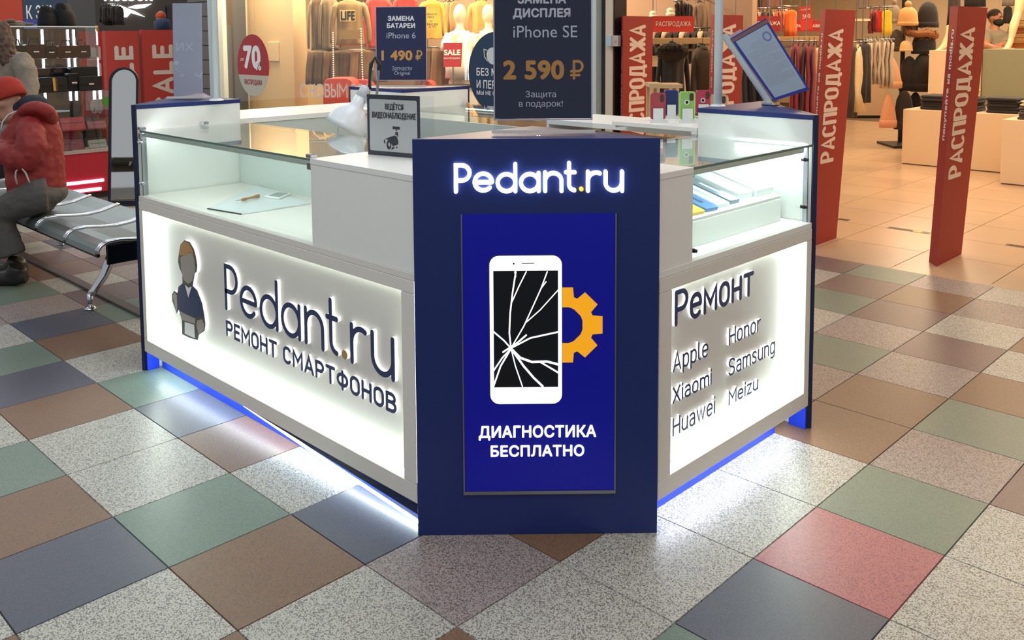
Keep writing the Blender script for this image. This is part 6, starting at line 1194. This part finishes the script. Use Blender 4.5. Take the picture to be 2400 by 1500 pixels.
MB().fbox(FMi, -wM - .02, wM + .02, 0.0, .022, -.03, .03).build('foot', MATS['mirror_frame'], tm_); MB().tube([FMi.p(wM - .01, .9, -.02), Vector((FMi.p(wM - .005, 0, -.30).x, FMi.p(wM - .005, 0, -.30).y, .01))], .009, 8).build('rear_strut', MATS['mirror_frame'], tm_)
g_ = kp(257, 237, .001); g_.y = min(g_.y, yk1 - .03); tag(MB().cyl(g_, g_ + Vector((.006, 0, 0)), .045, 24).build('price_disc', mat('green_disc', '#4d8a35', .5)), 'round green sticker on the showcase corner beside the mirror', 'sticker')

# ---------------------------------------------------------------- red SALE gates of the far shop
G2 = 'red sale gates of the far shop'
for (l, r_, tp_, xg, lab) in ((333, 418, 70, -9.9, 'bright red sale gate behind the empty lilac sign'), (246, 324, 72, -9.9, 'red sale gate behind the standing mirror'), (190, 243, 74, -10.6, 'red sale gate seen through the bag showcase')):
    A, B = onp(l, tp_, (xg, 0, 0), Vector((1, 0, 0))), onp(r_, tp_, (xg, 0, 0), Vector((1, 0, 0))); zt_ = A.z
    t = thing('security_gate', lab, 'security gate', (xg, A.y, 0), G2); MB().box(xg - .12, xg, A.y, B.y, 0, zt_).build('sleeve', red_card_l, t)
    k0, k1 = A.y + (B.y - A.y) * .25, A.y + (B.y - A.y) * .82; v0, v1 = zt_ - 1.25, zt_ - .22
    Fs_ = Fr((xg, 0, 0), (0, 0, 1), (0, -1, 0), (1, 0, 0))
    for sts in sign_word(Fs_, 'SALE', v0, v1, -k1, -k0, .062, 3.6):
        mb_ = MB()
        for st in sts: stroke(Fs_, st, .062, .0006, .002, mb_)
        mb_.build('letter', print_cream, t)

# ---------------------------------------------------------------- far sports shop at the end of the mall
grey_t = mat('far_wall', '#4f463f', .7, var=.06, scale=2)
FW = camfr(240, 300, 19.0); FW.o.z = 0
struct('wall_far', MB().fbox(FW, -6.0, 2.6, 0, 4.2, -.15, 0), grey_t)
struct('wall_far_side', MB().fbox(camfr(205, 300, 15.2), -.28, .22, -1.2, 3.2, -.12, 0), mat('far_pier', '#5b5a58', .6, var=.05))
def fw(x, y): return FW.px(x, y)
t = thing('shop_logo', 'glowing white sports shop sign on the far wall', 'sign', FW.p(*fw(305, 25), .0))
lw = mat('logo_white', '#ffffff', .5, emit=2.2, ecol='#ffffff', var=0)
for pts in ([(1195, 40), (1285, 42), (1410, 92), (1500, 130), (1598, 186), (1470, 150), (1340, 92), (1250, 65)], [(1316, 95), (1350, 98), (1445, 140), (1400, 190), (1328, 186)], [(1415, 80), (1520, 52), (1672, 42), (1600, 84), (1505, 99)]): MB().prism(FW, [fw(x * .2133, y * .2133) for x, y in pts], .02, .05).build('emblem', lw, t)
text_part(t, FW, 'Reebok', fw(246, 0)[0], fw(360, 0)[0], fw(300, 3)[1], fw(300, -30)[1], .04, lw, .02)
for (x0, y0, x1, y1_, c, s, lab) in ((57, -40, 157, 67, '#34465e', 'К ЗИМЕ', 'blue winter poster above the bag showcase'), (-20, -40, 54, 55, '#c4452c', None, 'orange red poster above the showcase caps')):
    F_ = camfr((x0 + x1) / 2, y1_, 13.0); k = 13.0 / F_PX; t = thing('poster', lab, 'poster', F_.o, 'posters of the far shop'); w2 = (x1 - x0) * k / 2; MB().fbox(F_, -w2, w2, 0, (y1_ - y0) * k, -.03, 0).build('sheet', mat('poster_' + c.strip('#'), c, .5, var=.1, scale=3), t)
    for s2 in (-1, 1): MB().fbox(F_, s2 * w2 - .02, s2 * w2 + .02, -F_.o.z, 0, -.03, -.005).build('post', black, t)
    if s: text_part(t, F_, s, F_.px(62, 30)[0], F_.px(150, 30)[0], F_.px(80, 45)[1], F_.px(80, 12)[1], .002, print_white, .01); MB().fbox(F_, -w2, w2, 0, .06, .0005, .001).build('band', mat('pale_blue_band', '#6f93c4', .5), t); MB().fbox(F_, -w2, w2, .06, .13, .0005, .001).build('band', mat('violet_band', '#4a48a0', .5), t)
rack_row(7, (241, 14, 284, 52), 16.5, ['#3b3430', '#4a423c', '#2c2724'], 'grey jacket hanging under the far sports sign', 'jacket', 'jacket', 'jackets under the far sports sign', rl='steel rail under the far sports sign')
dd = 17.0; F_ = camfr(381, 66, dd); k = dd / F_PX; F_.o.z = 0; t = thing('mannequin', 'small figure in blue checks and orange cap by the far door', 'mannequin', F_.o); P = lambda x, y: at(x, y, dd); zc = P(381, 66).z
MB().tube([F_.p(-.05, 0.01, 0), F_.p(-.05, .5, 0), F_.p(-.02, zc, 0)], [.06, .08, .1], 10).tube([F_.p(.07, .01, 0), F_.p(.06, .5, 0), F_.p(0, zc, 0)], [.06, .08, .1], 10).build('legs', fabric('#23262e'), t, smooth=True)
MB().tube([F_.p(0, zc - .05, 0), P(380, 56), P(379, 48), P(378, 44)], [.13, .15, .14, .06], 14).tube([P(385, 49), P(390, 58), P(388, 66)], [.06, .05, .045], 8).build('shirt', fabric('#3a466a'), t, smooth=True)
MB().ell(P(377, 40), .085, .09, .12, X=HR, Y=HF).build('head', fabric('#b8866a'), t, smooth=True); MB().ell(P(377, 37.5), .095, .10, .085, X=HR, Y=HF).build('cap', fabric('#d2562f'), t, smooth=True)
struct('door_1', MB().fbox(camfr(405, 70, 18.6), -.12, .12, -1.8, .45, -.02, 0).fbox(camfr(405, 70, 18.6), -.14, -.12, -1.8, .5, -.02, .03).fbox(camfr(405, 70, 18.6), .12, .14, -1.8, .5, -.02, .03).fbox(camfr(405, 70, 18.6), -.14, .14, .46, .5, -.02, .03), mat('door_dark', '#2b2927', .4))

# ---------------------------------------------------------------- people
skin = mat('skin', '#b98a72', .5, var=.05); def_black = mat('cloth_black', '#1c1b1c', .8, var=.1)
def hand(mb, wr, dr, up, s=1.0):
    dr = dr.normalized(); up = (up - dr * up.dot(dr)).normalized(); sd = dr.cross(up)
    mb.tube([wr, wr + dr * .04 * s, wr + dr * .085 * s], [.026 * s, .038 * s, .036 * s], 10, flat=(.6, 1))
    for i, (o, l) in enumerate(((-.028, .062), (-.010, .072), (.010, .068), (.028, .052))):
        b = wr + dr * .08 * s + sd * o * s; m1 = b + dr * l * .5 * s - up * .008 * s; m2 = b + dr * l * .85 * s - up * .03 * s; mb.tube([b, m1, m2], [.009 * s, .0085 * s, .007 * s], 7)
    b = wr + dr * .03 * s - sd * .032 * s; mb.tube([b, b + dr * .03 * s - sd * .022 * s, b + dr * .058 * s - sd * .02 * s - up * .015 * s], [.012 * s, .010 * s, .008 * s], 7)
def headmesh(mb, c, fwd, upv, s=1.0):
    fwd = fwd.normalized(); upv = (upv - fwd * upv.dot(fwd)).normalized(); sd = fwd.cross(upv)
    mb.ell(c + upv * .02 * s, .075 * s, .095 * s, .105 * s, X=sd, Y=fwd, Z=upv); mb.ell(c + fwd * .03 * s - upv * .06 * s, .055 * s, .06 * s, .065 * s, X=sd, Y=fwd, Z=upv)
    mb.tube([c + fwd * .09 * s + upv * .02 * s, c + fwd * .112 * s - upv * .015 * s, c + fwd * .095 * s - upv * .028 * s], [.008 * s, .016 * s, .012 * s], 8)
    for q_ in (-1, 1): mb.ell(c + sd * .076 * s * q_ - fwd * .005 * s, .012 * s, .02 * s, .032 * s, X=sd, Y=fwd, Z=upv)
    return sd
# man on the bench
D = 5.65
P = lambda x, y, o=0.0: at(x, y, D + o)
tpn = thing('person', 'person in red puffer jacket and red knit hat seated on the bench', 'person', P(118, 470))
hf = (P(-10, 272) - P(26, 238)).normalized(); fdir = (P(-30, 262) - P(20, 240)).normalized(); hup = (P(10, 200) - P(22, 240)).normalized()
body = MB(); hc_ = P(16, 243); headmesh(body, hc_, fdir, hup); body.tube([P(25, 258), P(48, 272), P(62, 300), P(78, 390), P(90, 450)], [.055, .06, .09, .10, .09], 12)
for s in (-1, 1): body.tube([P(64, 298, s * .13), P(70, 366, s * .18), P(35, 362, s * .16), P(-12, 348, s * .1)], [.06, .05, .042, .032], 10); body.tube([P(95, 470, s * .08), P(-6, 505, s * .12), P(26, 592, s * .10)], [.07, .06, .045], 10); hand(body, P(-14, 348, s * .1), P(-45, 338, s * .05) - P(-14, 348, s * .1), UP)
body.build('body', skin, tpn, remesh=.011)
jm = mat('red_puffer', '#8f2826', .6, var=.12, scale=12, bump=.7); jk = MB()
TP = [(90, 456, .150), (88, 446, .168), (86, 436, .166), (84, 420, .174), (83, 403, .168), (82, 387, .176), (80, 370, .169), (79, 353, .177), (77, 336, .17), (75, 320, .176), (72, 304, .17), (68, 290, .158), (61, 277, .125), (50, 266, .08)]
jk.tube([P(x, y) for x, y, r in TP], [r for x, y, r in TP], 20, flat=(.82, 1.0))
for s in (-1, 1): jk.tube([P(66, 290, s * .10), P(70, 308, s * .14), P(73, 325, s * .16), P(74, 342, s * .17), P(70, 360, s * .175), P(58, 372, s * .175), P(44, 372, s * .17), P(34, 369, s * .165), P(28, 364, s * .17), P(8, 356, s * .13), P(-8, 350, s * .1)], [.07, .085, .084, .088, .084, .088, .08, .082, .074, .074, .058], 14)
jk.build('jacket', jm, tpn, remesh=.010, crumple=.014, cscale=.05)
hd = MB(); hd.tube([P(46, 264, -.09), P(64, 254, -.12), P(88, 250, -.13), P(110, 260, -.09), P(120, 278, 0), P(110, 260, .09), P(88, 250, .13), P(64, 254, .12), P(46, 264, .09)], [.03, .038, .042, .045, .046, .045, .042, .038, .03], 12); hd.ell(P(94, 268), .095, .12, .05, X=HR, Y=HF); hd.build('hood', jm, tpn, remesh=.012, crumple=.01)
MB().ell(P(78, 243), .085, .10, .058, X=HR, Y=HF).ell(P(58, 252), .07, .07, .05, X=HR, Y=HF).build('hood_lining', mat('dark_lining', '#252a36', .9, var=.2, bump=.3), tpn, smooth=True)
ht = MB(); sdv = fdir.cross(hup).normalized(); up2 = (hup - fdir * hup.dot(fdir)).normalized(); cb = hc_ - fdir * .012
ht.rings([[cb + up2 * h + (fdir * math.cos(j * .2618) * 1.14 + sdv * math.sin(j * .2618)) * r for j in range(24)] for r, h in ((.098, .015), (.106, .02), (.107, .06), (.104, .095), (.09, .128), (.062, .152), (.03, .165), (.005, .168))]); ht.build('knit_cap', mat('red_knit', '#a83024', .85, var=.15, scale=60, bump=.3), tpn, smooth=True)
mk = MB(); mk.rings([[cb + fdir * f_ + up2 * h + sdv * w_ for f_, h, w_ in ((.075, -.02, -.06), (.128, -.012, 0), (.075, -.02, .06), (.065, -.10, .05), (.10, -.115, 0), (.065, -.10, -.05))], [cb + fdir * (f_ + .006) + up2 * h + sdv * w_ * 1.04 for f_, h, w_ in ((.075, -.02, -.06), (.128, -.012, 0), (.075, -.02, .06), (.065, -.10, .05), (.10, -.115, 0), (.065, -.10, -.05))]]); mk.tube([cb + fdir * .075 - up2 * .03 + sdv * .06 * s for s in (1,)] + [cb + sdv * .085 + fdir * 0.0], .002, 5); mk.build('face_mask', mat('mask_pale', '#c8cdd0', .7), tpn)
ey = MB()
for s in (-1, 1): ey.ell(hc_ + fdir * .088 + up2 * .018 + sdv * .032 * s, .012, .008, .007)
ey.build('eyes', black, tpn)
tr_m = mat('grey_trousers', '#55514e', .85, var=.15, bump=.2); trs = MB()
for s in (-1, 1): trs.tube([P(112, 456, s * .08), P(92, 458, s * .10), P(50, 474, s * .12), P(8, 494, s * .12), P(-4, 512, s * .12), P(6, 545, s * .115), P(20, 575, s * .105), P(28, 598, s * .10)], [.11, .112, .10, .092, .09, .082, .080, .084], 14)
trs.ell(P(102, 456), .13, .19, .08, X=HR, Y=HF); trs.build('trousers', tr_m, tpn, remesh=.011, crumple=.012, cscale=.05)
for s in (-1, 1):
    A = P(34, 604, s * .10); A.z = .10; Fd = (P(-30, 610, s * .10) - P(34, 604, s * .10)); Fd.z = 0; Fd.normalize(); Sd = Fd.cross(UP); sh = MB()
    sh.tube([Vector((A.x, A.y, .12)) - Fd * .02, Vector((A.x, A.y, .07))], [.055, .058], 12); sh.tube([Vector((A.x, A.y, .052)) - Fd * .07, Vector((A.x, A.y, .05)), Vector((A.x, A.y, .045)) + Fd * .12, Vector((A.x, A.y, .035)) + Fd * .2], [.04, .05, .047, .028], 12); sh.build('shoe', mat('dark_shoe', '#231f20', .5, var=.1), tpn, remesh=.01)
MB().tube([P(40, 432, -.235), P(36, 415, -.24), P(37, 402, -.24), P(41, 398, -.235)], .005, 6).tube([P(52, 396, -.235), P(60, 405, -.24), P(66, 420, -.24), P(69, 428, -.24)], .005, 6).build('drawstring', mat('cord_grey', '#b5aeb0', .7), tpn, smooth=True)
MB().tube([P(44, 258, -.1), P(20, 268, -.13), P(6, 285, -.15), P(2, 305, -.17)], .004, 6).build('zip_piping', mat('piping_white', '#d5d3d2', .6), tpn, smooth=True)
# woman behind him
D2 = 7.5; P = lambda x, y, o=0.0: at(x, y, D2 + o)
ft_ = P(25, 300); tw = thing('person', 'person with long brown hair in a beige coat standing behind the bench', 'person', (ft_.x, ft_.y, 0)); z0 = Vector((ft_.x, ft_.y, 0))
fd2 = (-HR * .6 + HF * .8); b2 = MB(); hh_ = P(-4, 88); headmesh(b2, hh_, fd2, UP); b2.tube([hh_ - UP * .08, P(5, 135), P(20, 200), P(25, 255)], [.05, .10, .12, .12], 12)
for s in (-1, 1):
    arm_ = [P(46, 140, -.05), P(64, 195, -.12), P(62, 245, -.17)] if s > 0 else [P(-6, 140, .1), P(-19, 190, .12), P(-20, 235, .1)]; b2.tube(arm_, [.05, .04, .03], 10); hand(b2, arm_[2], -UP, fd2)
    b2.tube([P(25, 255) + fd2.cross(UP) * .08 * s, z0 + fd2.cross(UP) * .09 * s + UP * .45, z0 + fd2.cross(UP) * .09 * s + UP * .06], [.09, .06, .04], 10)
b2.build('body', skin, tw, remesh=.014)
ctm = mat('beige_coat', '#8d8377', .95, var=.28, scale=26, bump=.5); ct = MB()
ct.rings([[c + HR * w_ * math.cos(j * .3142) + HF * w_ * .75 * math.sin(j * .3142) for j in range(20)] for c, w_ in ((P(8, 118), .08), (P(14, 126), .15), (P(22, 138), .195), (P(26, 165), .19), (P(28, 205), .185), (P(29, 250), .20), (P(29, 300), .22), (z0 + UP * .62 + HR * .0, .24))])
ct.tube([P(46, 138, -.05), P(60, 165, -.1), P(68, 200, -.12), P(64, 238, -.16)], [.085, .088, .08, .07], 12); ct.tube([P(-8, 138, .1), P(-18, 170, .12), P(-20, 215, .1)], [.085, .085, .07], 12); ct.build('coat', ctm, tw, remesh=.014, crumple=.02, cscale=.09)
hr = MB(); hr.ell(hh_ + UP * .03 - fd2 * .015, .095, .115, .12, X=HR, Y=HF); hr.tube([hh_ - fd2 * .05, P(4, 118, -.02) - fd2 * .06, P(10, 145, -.04) - fd2 * .05, P(12, 160, -.05)], [.10, .10, .085, .04], 12); hr.build('hair', mat('brown_hair', '#5b463a', .7, var=.5, scale=30, bump=.6), tw, remesh=.012, crumple=.05, cscale=.03)
tr2_ = MB()
for s in (-1, 1): tr2_.tube([P(28, 262) + fd2.cross(UP) * .08 * s, z0 + fd2.cross(UP) * .09 * s + UP * .45, z0 + fd2.cross(UP) * .09 * s + UP * .10], [.11, .085, .065], 12)
tr2_.build('trousers', def_black, tw, smooth=True)
for s in (-1, 1): MB().tube([z0 + fd2.cross(UP) * .09 * s + UP * .14, z0 + fd2.cross(UP) * .09 * s + UP * .05 - fd2 * .03, z0 + fd2.cross(UP) * .09 * s + UP * .04 + fd2 * .08, z0 + fd2.cross(UP) * .09 * s + UP * .03 + fd2 * .15], [.06, .045, .042, .025], 12).build('boot', def_black, tw, smooth=True)
# masked man behind the sage counter
D3 = 13.3; P = lambda x, y, o=0.0: at(x, y, D3 + o)
fo = P(2335, 120); t3 = thing('person', 'person with short dark hair and black face mask leaning on the sage counter', 'person', (fo.x, fo.y, 0)); z0 = Vector((fo.x, fo.y, 0)); fd3 = (HR * .55 - HF * .83).normalized(); hc3 = P(2332, 43)
b3_ = MB(); sd3 = headmesh(b3_, hc3, fd3, UP, 1.12); b3_.tube([hc3 - UP * .10, P(2328, 74), P(2330, 110), z0 + UP * .95], [.06, .09, .13, .14], 12)
b3_.tube([P(2311, 84, -.05), P(2312, 108, -.2), P(2330, 113, -.35), P(2350, 114, -.36)], [.07, .06, .05, .036], 10); hand(b3_, P(2350, 114, -.36), HR, UP, 1.0); b3_.tube([P(2350, 86, .05), P(2356, 108, -.15), P(2362, 114, -.3)], [.06, .05, .036], 10); hand(b3_, P(2362, 114, -.3), HR, UP, 1.0)
for s in (-1, 1): b3_.tube([z0 + UP * .95 + sd3 * .09 * s, z0 + UP * .5 + sd3 * .1 * s, z0 + UP * .05 + sd3 * .1 * s], [.1, .07, .045], 10)
b3_.build('body', mat('skin_warm', '#b07a5a', .5, var=.05), t3, remesh=.016)
s3 = MB(); s3.rings([[c + HR * w_ * math.cos(j * .3142) + HF * w_ * .6 * math.sin(j * .3142) for j in range(20)] for c, w_ in ((P(2329, 67), .08), (P(2330, 73), .16), (P(2331, 82), .21), (P(2332, 100), .20), (P(2333, 120), .19), (z0 + UP * .9, .19))]); s3.tube([P(2313, 80, -.02), P(2309, 92, -.08), P(2310, 103, -.14)], [.095, .09, .085], 12); s3.tube([P(2349, 82, .02), P(2354, 96, -.04), P(2356, 104, -.1)], [.09, .085, .08], 12); s3.build('shirt', mat('shirt_grey', '#8d8371', .85, var=.1, bump=.2), t3, remesh=.016)
tz = MB()
for s in (-1, 1): tz.tube([z0 + UP * .95 + sd3 * .08 * s, z0 + UP * .5 + sd3 * .1 * s, z0 + UP * .08 + sd3 * .1 * s], [.13, .09, .07], 12)
tz.build('trousers', def_black, t3, smooth=True)
for s in (-1, 1): MB().tube([z0 + sd3 * .1 * s + UP * .04 - fd3 * .06, z0 + sd3 * .1 * s + UP * .045, z0 + sd3 * .1 * s + UP * .03 + fd3 * .15], [.035, .045, .025], 10).build('shoe', def_black, t3, smooth=True)
hq_ = MB(); hq_.ell(hc3 + UP * .045 - fd3 * .012, .088, .108, .098, X=sd3, Y=fd3); hq_.build('hair', mat('short_hair', '#33261c', .85, var=.2, bump=.2), t3, smooth=True)
mk3 = MB(); mk3.ell(hc3 + fd3 * .052 - UP * .058, .078, .082, .066, X=sd3, Y=fd3); mk3.tube([hc3 + fd3 * .04 + sd3 * .075 - UP * .03, hc3 - sd3 * -.085 + UP * .01], .004, 5); mk3.build('face_mask', def_black, t3, smooth=True)
ey = MB()
for s in (-1, 1): ey.ell(hc3 + fd3 * .104 + UP * .022 + sd3 * .036 * s, .013, .008, .008)
ey.build('eyes', black, t3)
